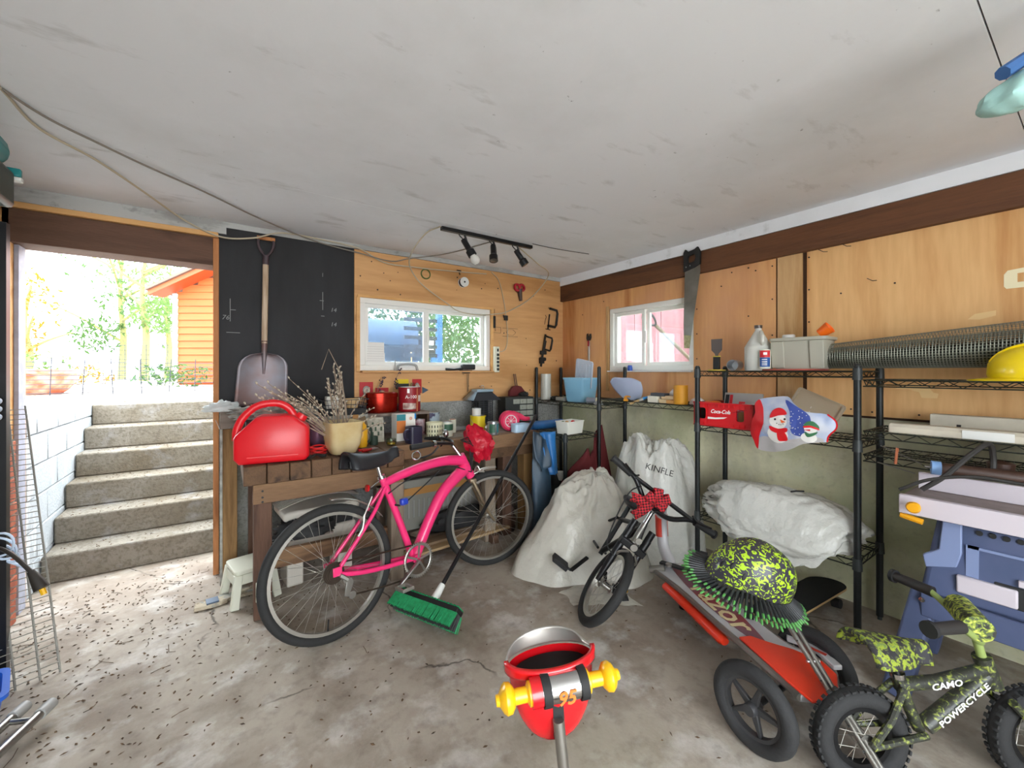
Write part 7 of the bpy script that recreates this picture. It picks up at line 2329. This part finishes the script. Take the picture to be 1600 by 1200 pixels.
# bracket, spool, clamps, strips
hk_ = thing('wall_hook', 'small black hook above the cable spool', 'hook', (1.812, 3.51, 2.34))
MB().tube([(-.022, 0, .012), (.022, 0, .012)], .005, 6).tube([(0, 0, .012), (0, -.012, -.02), (0, -.02, -.03)], .005, 6).build('hook', 'mark_black', hk_)
sp2 = thing('cable_spool', 'white and black cable spool nailed to the plywood', 'spool', M=TR(1.845, 3.505, 2.24) @ RX(90))
MB().lathe([(.0, 0), (.045, 0), (.045, .006), (.034, .008), (.034, .04), (.045, .042), (.045, .048), (.01, .048), (.01, .044), (0, .044)], 28).build('reel', 'lid_white', sp2)
MB().lathe([(.0345, .009), (.043, .01), (.043, .04), (.0345, .041)], 24).build('winding', 'box_black', sp2)
MB().lathe([(0, .0485), (.009, .0485), (.009, .05), (0, .05)], 10).build('hub_hole', 'box_black', sp2)
rg = single(MB().torus(.045, .003, 28, 6, RX(90)).torus(.040, .003, 28, 6, RX(84)), 'green_ring', 'leaf_green_pale', 'thin green wire ring hung on the plywood', 'wire ring'); rg.location = (1.478, 3.51, 2.275)
mat('clamp_red', '#a8182a', .35)
rc = thing('red_clamp', 'red and dark handled hose clamp on the plywood', 'clamp', (2.505, 3.50, 2.22))
MB().torus(.032, .014, 22, 8, TR(-.03, -.01, .045) @ RX(80) @ RZ(0)).torus(.03, .014, 22, 8, TR(.028, -.01, .05) @ RX(80)).build('red_jaws', 'clamp_red', rc)
MB().tube([(0, -.01, .03), (.005, -.012, -.03), (.015, -.01, -.09)], [.026, .022, .016], 10).build('handle', 'gun_brown', rc)


def c_clamp(x, z, ang, sz, label):
    t = thing('c_clamp', label, 'clamp', M=TR(x, 3.497, z) @ RY(ang), group='clamps on the plywood')
    MB().tube([(-.05 * sz, 0, .09 * sz), (.045 * sz, 0, .09 * sz), (.06 * sz, 0, .06 * sz), (.06 * sz, 0, -.06 * sz), (.045 * sz, 0, -.09 * sz), (-.05 * sz, 0, -.09 * sz)], .013 * sz, 6).build('frame', 'mark_black', t)
    MB().cyl((-.045 * sz, 0, -.13 * sz), (-.045 * sz, 0, .03 * sz), .007 * sz, 8).build('screw', 'black_metal', t)
    MB().cyl((-.075 * sz, 0, -.13 * sz), (-.015 * sz, 0, -.13 * sz), .004 * sz, 6).build('t_bar', 'black_metal', t)
    return t


c_clamp(2.955, 1.985, 8, 1.05, 'C-clamp highest on the plywood by the corner')
c_clamp(2.895, 1.70, 12, .8, 'C-clamp in the middle of the corner clamps')
b = thing('bar_clamp', 'dark bar clamp hanging lowest near the corner', 'clamp', (2.82, 3.49, 1.62))
MB().bar((2.855, 3.495, 1.80), (2.79, 3.495, 1.45), .022, .010, (0, 1, 0)).build('bar', 'mark_black', b, world=True)
MB().cbox((2.815, 3.487, 1.60), (.08, .025, .04)).cbox((2.795, 3.487, 1.50), (.06, .025, .035)).build('jaw', 'mark_black', b, world=True, bevel=.005)
MB().cyl((2.77, 3.485, 1.53), (2.84, 3.485, 1.53), .02, 12).build('knob', 'black_rubber', b, world=True)
o = single(MB().tube(spline([(0, 0, .05), (.012, 0, .03), (0, 0, .0), (-.01, 0, -.05)], 4), .003, 5), 'small_hook', 'mark_black', 'thin bent wire hook beside the top clamp', 'hook'); o.location = (2.86, 3.505, 1.96)
cl_ = thing('spring_clip', 'black spring clip pinned right of the back window', 'clip', (2.335, 3.50, 1.94))
MB().cbox((0, -.008, .0), (.04, .016, .05)).tube([(-.025, -.01, .0), (-.035, -.012, .03)], .006, 6).build('clip', 'mark_black', cl_, bevel=.004)
st_ = thing('rasp_strip', 'narrow dark rasp hung beside the window trim', 'rasp', (2.20, 3.50, 1.89))
MB().box(-.012, .012, -.010, .004, -.06, .06).build('rasp', 'mark_black', st_, bevel=.003)
MB().tube([(0, 0, .06), (0, -.004, .13)], .003, 5).build('hanger', 'leg_tan', st_)
# power strip
mat('strip_white', '#dcdac6', .4)
psx = thing('power_strip', 'white power strip screwed beside the back window', 'power strip', (2.215, 3.50, 1.39), 0)
MB().box(-.03, .03, -.03, .015, 0, .255).build('housing', 'strip_white', psx, bevel=.006)
for i in range(5):
    MB().box(-.006, .024, -.034, -.0305, .016 + i * .036, .042 + i * .036).build('socket', 'org_dark', psx, bevel=.003)
MB().box(-.0, .016, -.034, -.0305, .205, .235).build('switch', 'box_black', psx)
# adjustable wrench on right wall
aw = thing('adjustable_wrench', 'adjustable wrench hung left of the right window', 'wrench', M=basis((XR - .012, 3.10, 1.48), (0, -1, 0), (0, 0, 1), (-1, 0, 0)))
MB().box(-.012, .012, 0, .24, -.004, .006).build('handle', 'tin', aw, bevel=.004)
MB().box(-.011, .011, .18, .24, .0062, .008).build('red_band', 'clamp_red', aw)
MB().prism([(-.02, .24), (.02, .24), (.034, .27), (.03, .31), (.012, .305), (.012, .285), (-.008, .285), (-.012, .315), (-.028, .305), (-.03, .265)], -.006, .008).build('jaw', 'mark_black', aw, bevel=.002)
# sticker on the far right panel
mat('sticker_cream', '#efe3bd', .6)
sk_ = thing('paper_label', 'cream paper label with a slot on the right plywood', 'label', M=basis((XR - .0045, .30, 1.80), (0, -1, 0), (0, 0, 1), (-1, 0, 0)))
MB().ring_prism([(0, .012), (.008, 0), (.13, .0), (.13, .10), (.012, .088), (0, .07)], [(.042, .028), (.043, .027), (.062, .027), (.062, .07), (.044, .07), (.042, .069)], 0, .001).build('paper', 'sticker_cream', sk_)

# packages hung under the back window
mat('card_red', '#b5161c', .5); mat('card_yellow', '#e0c400', .5)
film('blister', '#c9c6c0', .15, .2, .7)
for (x, z, w_, h_, m_, lab, bz_) in ((.955, 1.19, .11, .12, 'card_red', 'red blister card with a roll left of the window packages', 1), (1.395, 1.205, .085, .125, 'card_red', 'red blister card with a hook right of the paint can', 1), (1.26, 1.245, .115, .085, 'card_yellow', 'yellow topped package above the paint can', 0), (1.085, 1.175, .11, .085, 'card_red', 'red carded package above the red tin', 1)):
    t = thing('blister_card', lab, 'package', (x, 3.512, z), 0, 'packages below the back window')
    MB().box(-w_ / 2, w_ / 2, -.002, .002, 0, h_).build('card', m_, t)
    if bz_:
        MB().ell((0, -.006, h_ * .42), (w_ * .28, .018, h_ * .33), 14, 8).build('blister', 'blister', t)
        MB().torus(.018, .004, 18, 6, TR(0, -.018, h_ * .42) @ RX(90)).build('contents', 'spool_cream', t)
    else:
        MB().box(-w_ / 2, w_ / 2, -.012, -.0025, 0, h_ * .55).build('blister', 'org_dark', t)
gp = thing('grey_bracket', 'grey metal corner bracket beside the red card', 'bracket', (1.475, 3.512, 1.23))
MB().prism([(-.03, .03), (.03, .0), (-.03, -.03)], 0, .004, basis((0, 0, 0), (1, 0, 0), (0, 0, 1), (0, -1, 0))).build('plate', 'grill_grey', gp)
dj = thing('clear_jar', 'clear glass jar of screws right of the yellow package', 'jar', (1.345, 3.49, 1.20))
MB().lathe([(0, 0), (.022, 0), (.024, .01), (.024, .08), (.018, .09), (.018, .1), (0, .1)], 16).build('glass', 'jar_glass', dj)
# dark berries stems
mat('berry', '#3a1d33', .5)
for x, y_, h_, lab in ((1.02, 3.44, .19, 'dark berry sprig over the red tin'), (1.15, 3.42, .26, 'taller dark berry sprig left of the paint can')):
    t = thing('berry_sprig', lab, 'sprig', (x, y_, 1.165), 0, 'dried berry sprigs')
    MB().tube(spline([(0, 0, 0), (.01, 0, h_ * .5), (.06, -.01, h_)], 4), .002, 5).build('stem', 'twig', t)
    bb2 = MB(); rr_ = random.Random(int(x * 100))
    for i in range(26):
        k_ = rr_.uniform(.35, 1); bb2.ell((.012 + .05 * k_ * k_ + rr_.uniform(-.014, .014), rr_.uniform(-.014, .014), h_ * k_), (.0055, .0055, .0065), 6, 4)
    bb2.build('berries', 'berry', t)['kind'] = 'stuff'
# things on the back window ledge
mat('drill_black', '#202124', .5)
dl_ = thing('glue_gun', 'black trigger caulking tool lying on the back window ledge', 'tool', (1.86, 3.475, W1[2] + .0))
MB().cbox((.03, 0, .035), (.14, .05, .05)).build('body', 'drill_black', dl_, bevel=.012, seg=3)
MB().tube([(-.03, 0, .02), (-.12, 0, .012), (-.20, 0, .014)], [.012, .009, .012], 8).build('lever', 'drill_black', dl_)
MB().prism([(-.06, 0), (.07, 0), (.04, -.03), (-.02, -.03)], -.02, .02, basis((.0, 0, .005), (1, 0, 0), (0, 0, 1), (0, -1, 0))).build('stock', 'drill_black', dl_, bevel=.005)
MB().tube([(.01, -.02, -.03), (.012, -.02, -.20)], .003, 5).tube([(.025, -.02, -.03), (.022, -.02, -.19)], .003, 5).build('cord_loop', 'drill_black', dl_)
tag(MB().box(W1[0], W1[1], 3.44, 3.53, W1[2] - .016, W1[2] - .001).build('trim_11', 'plywood_back', bevel=.002), 'narrow wooden ledge under the back window', kind='structure')
mat('caddy_grey', '#9b9a96', .5)
cdy = thing('handle_box', 'grey and white plastic handle box on the window ledge', 'handle box', (1.30, 3.475, W1[2]))
MB().tube(spline([(-.09, 0, .0), (-.075, 0, .05), (.06, 0, .05), (.085, 0, .0)], 5), .012, 8).build('handle', 'caddy_grey', cdy)
MB().box(-.06, .06, -.015, .015, .0, .032).build('box', 'snow_white', cdy, bevel=.006)
MB().cyl((-.115, 0, 0), (-.115, 0, .09), .010, 10, .004).build('nozzle', 'caddy_grey', cdy)
# papers taped to the pane
ppr = thing('taped_paper', 'white lined papers taped on the lower left window pane', 'paper', (1.02, YB + .03, W1[2] + .1))
MB().box(-.055, .095, -.002, -.001, -.0, .14).build('sheet', 'snow_white', ppr)
MB().box(-.05, .10, -.0035, -.0025, -.03, .05).build('sheet', 'snow_white', ppr)
ln_ = MB()
for i in range(7):
    ln_.box(-.05, .09, -.0042, -.0038, -.018 + i * .02, -.0175 + i * .02 + .001)
ln_.build('ruled_lines', 'caddy_grey', ppr)

# ================================================================== track light and ceiling cords
tk = thing('track_light', 'black ceiling track light with three spot heads', 'track light', (1.68, 2.735, ZC))
MB().box(1.27, 2.085, 2.72, 2.755, ZC - .026, ZC).build('track', 'black_metal', tk, world=True, bevel=.003)
film('bulb_white', '#e8e6e0', .25, .3)
mat('reflector', '#c9c8c4', .15, .9)
for i, (x, lean_, lamp) in enumerate(((1.46, (.10, -.06), 1), (1.71, (-.03, -.06), 0), (1.94, (.12, -.06), 2))):
    top = Vector((x, 2.737, ZC - .027))
    piv = top + Vector((.0, 0, -.05))
    d = Vector((lean_[0], lean_[1], -.20)).normalized()
    hb2 = piv + d * -.02
    MB().tube([top, piv + Vector((.02, 0, 0)), piv + d * .07 + Vector((.022, 0, 0))], .008, 8).build('arm', 'black_metal', tk, world=True)
    hd_ = MB(frame(hb2, hb2 + d)).lathe([(0, 0), (.02, 0), (.022, .01), (.022, .085), (.033, .095), (.034, .14), (.031, .14), (.02, .10), (0, .098)], 22).build('spot_head', 'black_metal', tk, world=True)
    MB().tube(spline([hb2, hb2 + Vector((-.035, 0, .03)), hb2 + Vector((-.01, 0, .045)), top + Vector((-.02, 0, 0))], 5), .004, 6).build('flex', 'black_rubber', tk, world=True)
    fm = frame(hb2, hb2 + d)
    if lamp == 1:
        MB(fm).lathe([(.018, .12), (.022, .14), (.034, .165), (.034, .185), (.02, .205), (0, .21)], 20).build('bulb', 'bulb_white', hd_, world=True)
    else:
        MB(fm).lathe([(0, .118), (.028, .136), (.030, .1385), (0, .139)], 20).build('lamp_face', 'reflector', hd_, world=True)


def cord(name, pts, r_, m_, label, cat='cord'):
    return single(MB().tube(spline(pts, 8), r_, 6), name, m_, label, cat)


cz = ZC - .008
cord('stapled_lead', [(-0.723, 2.168, 2.43), (-0.677, 2.294, 2.43), (-0.598, 2.462, 2.43), (-0.482, 2.594, 2.43), (-0.328, 2.756, 2.43), (-0.102, 2.962, 2.43), (0.182, 3.262, 2.43), (0.55, 3.47, 2.399), (0.879, 3.46, 2.357), (1.14, 3.46, 2.329), (1.308, 3.46, 2.377), (1.596, 3.3, 2.43), (1.739, 2.789, 2.43)], .005, 'cord_grey', 'grey cord stapled along the ceiling to the track light')
cord('drooping_lead', [(-0.716, 2.146, 2.43), (-0.677, 2.294, 2.43), (-0.655, 2.583, 2.43), (-0.523, 2.814, 2.43), (-0.386, 3.13, 2.42), (-0.219, 3.44, 2.383), (-0.031, 3.44, 2.313), (0.153, 3.43, 2.336), (0.331, 3.43, 2.405), (0.595, 3.47, 2.417), (0.881, 3.47, 2.396), (1.089, 3.47, 2.313), (1.374, 3.48, 2.313), (1.821, 3.49, 2.336), (2.102, 3.49, 2.355)], .0055, 'cord_cream', 'cream cord drooping across the doorway corner')
cord('looping_lead', [(1.242, 2.691, 2.42), (1.22, 2.9, 2.423), (1.188, 3.1, 2.322), (1.253, 3.3, 2.258), (1.421, 3.45, 2.161), (1.674, 3.46, 2.016), (1.778, 3.46, 1.96), (1.977, 3.46, 1.94), (2.157, 3.46, 1.96), (2.348, 3.46, 2.007), (2.624, 3.45, 2.17), (2.733, 3.3, 2.39), (2.431, 3.096, 2.42), (2.004, 2.793, 2.42)], .005, 'cord_cream', 'cream cord looping from the track light past the window')
cord('hanging_lead', [(2.167, 3.5, 2.385), (2.258, 3.5, 2.301), (2.32, 3.5, 2.081), (2.335, 3.5, 1.985), (2.352, 3.49, 1.79), (2.329, 3.49, 1.627), (2.221, 3.49, 1.585)], .004, 'cord_cream', 'thin cord dropping to the power strip')
cord('dark_lead', [(2.052, 2.681, 2.437), (2.308, 2.676, 2.437), (2.642, 2.632, 2.437)], .0025, 'cord_black', 'thin dark wire on the ceiling right of the track light')
# pale cap hanging from the ceiling at upper right
mat('aqua_cloth', '#a9d4cf', .7, bump=.15, bscale=40); mat('denim_blue', '#3f68a0', .7)
hg = thing('hanging_bundle', 'pale aqua cloth bundle with blue edge hung from the ceiling', 'cloth bundle', (1.77, .12, 2.16))
q0 = Vector((1.79, 0.126, 2.17))
def capf(u, v_):
    a = 2 * pi * u; e = -pi / 2 + pi * v_
    d = Vector((cos(e) * cos(a), cos(e) * sin(a), sin(e)))
    k_ = 1 + .12 * noise.noise(d * 2.2) + .03 * sin(a * 9)
    return q0 + Vector((.823, -.568, 0)) * d.x * .105 * k_ + Vector((.568, .823, 0)) * d.y * .09 * k_ + Vector((0, 0, 1)) * (d.z * .052 * k_ + .04 * d.x)
MB().grid(capf, 40, 20, closed_u=True).build('cloth', 'aqua_cloth', hg, world=True)
MB().tube([q0 + Vector((.823, -.568, 0)) * (-.075 + .2 * i / 8) + Vector((0, 0, .035 + .13 * i / 8)) for i in range(9)], .018, 8).build('blue_edge', 'denim_blue', hg, world=True)
MB().tube([q0 + Vector((.06, -.04, .05)), q0 + Vector((.06, -.04, ZC - q0.z))], .004, 6).build('cord', 'cord_grey', hg, world=True)

# ================================================================== under the bench
mat('stool_white', '#d4d4c2', .5); mat('cooler_white', '#d3ccc0', .5); mat('grill_rack', '#b8b0a6', .4, .3)
so = thing('step_stool', 'small white plastic stool at the bench end', 'stool', (.125, 3.06, 0), 12)
MB().prism(round_rect(.22, .24, .03), .19, .215).build('seat', 'stool_white', so, bevel=.006)
for sx_ in (-1, 1):
    for sy_ in (-1, 1):
        MB().bar((sx_ * .115, sy_ * .125, 0), (sx_ * .09, sy_ * .10, .189), .045, .03, (0, 1, 0)).build('leg', 'stool_white', so, bevel=.005)
    MB().bar((sx_ * .098, -.10, .15), (sx_ * .098, .10, .15), .018, .06).build('side_apron', 'stool_white', so)
MB().box(-.09, .09, -.112, -.098, .13, .188).build('front_apron', 'stool_white', so)
ck2 = thing('cooler_box', 'white plastic cooler chest under the bench', 'cooler', (.52, 3.14, 0), 6)
MB().box(-.22, .22, -.14, .14, .245, .355).build('body', 'cooler_white', ck2, bevel=.015)
MB().box(-.24, .24, -.155, .155, .44, .50).build('lid', 'cooler_white', ck2, bevel=.02, seg=3)
MB().box(-.20, .20, -.12, .12, .3555, .4395).build('seal_liner', 'box_black', ck2)
for x in (-.16, .16):
    MB().box(x - .05, x + .05, -.10, .10, 0, .2445).build('foot_block', 'cooler_white', ck2, bevel=.01)
b = MB()
for i in range(9):
    y = -.12 + i * .03
    b.tube(spline([(-.26, y, .52), (-.1, y, .56), (.1, y, .565), (.24, y, .53)], 4), .004, 5)
b.tube([(-.26, -.12, .52), (-.26, .12, .52)], .006, 6).tube([(.24, -.12, .53), (.24, .12, .53)], .006, 6)
ga = thing('wire_rack', 'curved wire rack on top of the cooler', 'rack', (.52, 3.14, 0), 6)
b.build('wires', 'grill_rack', ga)
crumple('black_sack', 'box_black', (.42, 2.93, .35), (.17, .06, .07), 'black plastic sack draped on the cooler front', 'bag', .5, 3.4, 41)
single(MB().box(-.16, .16, -.02, .02, 0, .012), 'sack_board', 'bench_grey', 'thin board carrying the black sack', 'board').location = (.42, 2.93, .337)
for i, (x, y, z, l_, a_, m_) in enumerate(((1.45, 3.05, .10, 1.0, 3, 'bench_grey'), (1.50, 2.91, .10, .95, 5, 'leg_tan'), (1.50, 2.98, .125, .8, 4, 'bench_mid'))):
    o = single(MB().box(-l_ / 2, l_ / 2, -.055, .055, 0, .02), 'loose_plank', wood('plank_%d' % i, ('#a8937a', '#b89c74', '#8a7258')[i], ('#75634f', '#86694a', '#5c4836')[i], 'X', 1.2), ('grey loose plank under the bench, rearmost', 'pale loose plank under the bench, nearest', 'brown plank lying on the two others under the bench')[i], 'plank', 'loose planks under the bench', bevel=.003)
    o.matrix_basis = TR(x, y, z - .03 if i < 2 else z - .0295 - .005) @ RZ(a_)
for x in (1.15, 1.8):
    single(MB().box(-.03, .03, -.14, .14, 0, .068), 'plank_bearer', 'leg_brown', 'short block under the loose planks, %s end' % ('left' if x < 1.5 else 'right'), 'wood block', bevel=.003).location = (x, 2.98, 0)
pn = thing('radiator_panel', 'long metal heater panel standing behind the planks', 'heater', (1.45, 3.24, 0), 2)
MB().box(-.42, .42, -.03, .03, .12, .52).build('casing', 'shelf_box', pn, bevel=.005)
for i in range(18):
    MB().box(-.39 + i * .044, -.375 + i * .044, -.036, -.0305, .22, .36).build('louvre', 'caddy_grey', pn)
MB().box(-.42, .42, -.034, -.0305, .40, .46).build('wood_trim', 'brush_wood', pn)
for x in (-.35, .33):
    MB().box(x, x + .03, -.06, .06, 0, .1195).build('foot', 'box_black', pn)
crumple('dark_duffel', 'box_black', (1.62, 3.12, .10), (.30, .08, .10), 'dark bag stuffed beneath the bench behind the planks', 'bag', .4, 3, 51)
crumple('grey_bundle', 'gun_brown', (2.02, 3.05, 0), (.09, .10, .16), 'brown bundle by the right bench legs', 'bundle', .4, 3, 52)
# wood scrap on floor near the stool
layered('scrap_paint', '#b9ac96', [(10, .5, .6, '#6f6150', .8, (1, 1, 1)), (6, .55, .6, '#8f9492', .8, (1, 1, 1))], bump=.4)
sc3 = thing('broken_board', 'broken painted board lying on the floor by the stool', 'board', (-.02, 3.07, 0), 6)
MB().prism([(-.14, -.035), (-.05, -.05), (.02, -.045), (.03, -.02), (.16, -.03), (.16, .05), (.05, .045), (.0, .055), (-.10, .05), (-.13, .03)], .002, .022).build('board', 'scrap_paint', sc3, bevel=.003)
MB().box(-.08, -.02, -.035, .03, .0225, .03).build('grey_patch', 'grill_grey', sc3)
brk = thing('wall_bracket', 'cream corner bracket fixed low on the bench leg', 'bracket', (.165, 2.715, .16))
MB().box(-.03, .03, -.010, -.001, -.05, .06).build('plate', 'stool_white', brk, bevel=.003)

# ================================================================== left edge: rack, wire panel, odds
lr = thing('metal_rack', 'black metal rack standing at the left edge', 'rack', (-1.05, 2.6, 0))
for (x, y) in ((-.822, 2.80), (-1.24, 2.80), (-.822, 1.95), (-1.24, 1.95)):
    MB().box(x - .02, x + .02, y - .02, y + .02, 0, 2.06).build('post', 'black_metal', lr, world=True)
for z in (.5, .98, 1.36, 2.06):
    MB().box(-1.25, -.835, 1.94, 2.81, z, z + .03).build('shelf', 'black_metal', lr, world=True)
mat('case_teal', '#157a7c', .4); mat('case_dark', '#2f3a33', .5)
tcs = thing('tool_case', 'teal lidded tool case on the top of the left rack', 'tool case', (-.975, 2.45, 2.092))
MB().box(-.2, .232, -.25, .22, 0, .16).build('base', 'case_dark', tcs, bevel=.02, seg=3)
MB().box(-.2, .23, -.25, .22, .161, .29).build('lid', 'case_teal', tcs, bevel=.06, seg=4)
MB().box(.15, .245, .2205, .245, .145, .18).build('latch', 'case_teal', tcs, bevel=.005)
MB().box(.17, .247, .221, .252, .125, .144).build('latch_tip', 'lid_white', tcs, bevel=.005)
wp = thing('leaning_rack', 'long white wire shelf panel leaning beside the doorway', 'wire panel', (-.7, 2.78, 0))
p_r0, p_r1 = Vector((-.635, 2.775, .003)), Vector((-.885, 3.30, 1.215))
sw = Vector((-.30, -.13, 0)).normalized()
mat('wire_white', '#9a9890', .5, .3)
for i, off in enumerate((0, .062, .135, .215, .30)):
    MB().tube([p_r0 + sw * off, p_r1 + sw * off], .0045, 6).build('long_wire', 'wire_white', wp, world=True)
b = MB()
for i in range(48):
    q = p_r0.lerp(p_r1, .015 + .97 * i / 47)
    b.tube([q - Vector((0, .004, 0)), q + sw * .30 - Vector((0, .004, 0))], .0022, 4)
b.build('cross_wires', 'wire_white', wp, world=True)
mat('plug_dark', '#2f2a25', .5)
plg = thing('power_plug', 'dark cord with yellow-tipped plug hanging from left rack', 'plug', (-.8, 2.7, .55))
pz = Vector((-.70, 2.67, .53))
MB().tube(spline([(-.95, 2.83, .60), (-.84, 2.76, .635), (-.77, 2.71, .61), pz], 6), .008, 8).build('cord', 'plug_dark', plg, world=True)
MB().tube([pz, pz + Vector((.025, -.017, -.045)), pz + Vector((.04, -.028, -.075))], [.012, .022, .026], 12).build('plug', 'plug_dark', plg, world=True)
MB().tube([pz + Vector((.04, -.028, -.075)), pz + Vector((.048, -.033, -.10))], .010, 8).build('pin_cover', 'toy_yellow', plg, world=True)
mat('teal_net', '#3f8f8a', .6); mat('cord_blue_white', '#c6d6ea', .5)
cn = thing('cord_coil', 'pale blue cord coil hanging on the left rack post', 'cord', (-.80, 2.75, .62))
b = MB()
for i in range(5):
    b.tube([(-.815 + .05 * cos(a + i * .4) * (.8 + .1 * i), 2.765 + .01 * i, .64 - .02 * i + .05 * sin(a)) for a in [2 * pi * j / 20 for j in range(20)]], .005, 6, closed=True)
b.build('coil', 'cord_blue_white', cn, world=True)
kn = thing('knob_row', 'pale round knobs on the left rack edge', 'knobs', (-.83, 2.75, 1.2))
for z in (1.27, 1.235, 1.20):
    MB().ell((-.822, 2.75, z), (.018, .018, .016), 12, 8).build('knob', 'cord_blue_white', kn, world=True)
mat('tub_blue', '#1f5fc8', .35); mat('tub_blue_dark', '#1238b0', .4)
tb2 = thing('blue_tub', 'bright blue plastic tub at the lower left corner', 'tub', (-.85, 2.44, 0), 15)
b = MB(); v = []; f = []
for (a_, b2, z_) in ((.22, .18, 0), (.27, .22, .16), (.30, .25, .165), (.30, .25, .18), (.26, .21, .18), (.21, .17, .01)):
    rr_ = round_rect(a_, b2, .04, 5); kk = len(rr_)
    for (x, y) in rr_:
        v.append((x, y, z_))
for j in range(5):
    for i in range(kk):
        f.append((j * kk + i, j * kk + (i + 1) % kk, (j + 1) * kk + (i + 1) % kk, (j + 1) * kk + i))
f.append(tuple(reversed(range(kk)))); f.append(tuple(5 * kk + i for i in range(kk)))
b.add(v, f).build('tub', 'tub_blue', tb2)
wk_ = thing('walker_frame', 'grey tube walker leg ends with rubber tips at the lower left', 'walker', (-.55, 2.3, .08))
k0 = Vector((-0.59, 2.405, 0.06)); k1 = Vector((-0.671, 2.443, 0.06))
for k_ in (k0, k1):
    e = k_ + Vector((-.10, -.28, .0))
    MB().cyl(k_, e, .016, 14).build('tube', 'alloy', wk_, world=True)
    MB().cyl(k_ + (k_ - e).normalized() * .03, k_ - (k_ - e).normalized() * .03, .021, 14).build('rubber_tip', 'caddy_grey', wk_, world=True)
MB().cyl(k0 - Vector((.02, .05, 0)), k1 - Vector((.02, .05, 0)), .010, 10).build('crossbar', 'alloy', wk_, world=True)
# bricks by the left jamb
mat('brick_red', '#a5583a', .9, col2='#8a4630', vscale=20, bump=.3)
bs = thing('brick_stack', 'narrow stack of old red bricks beside the left door jamb', 'bricks', (-.99, 3.42, 0))
for i in range(15):
    MB().box(-1.06 + random.uniform(-.003, .003), -.965 + random.uniform(-.003, .003), 3.38, 3.48, i * .068, i * .068 + .060).build('brick', 'brick_red', bs, world=True, bevel=.004, seg=1)
    MB().box(-1.05, -.97, 3.385, 3.475, i * .068 + .060, i * .068 + .068).build('mortar', 'stair_concrete', bs, world=True)
# web strands on the post
o = single(MB().tube([(-.06, 3.43, 1.07), (-.03, 3.36, 1.0), (.07, 3.2, 1.06)], .002, 4), 'cobweb_strand', 'web_grey', 'dusty cobweb strand between jamb and post', 'cobweb')
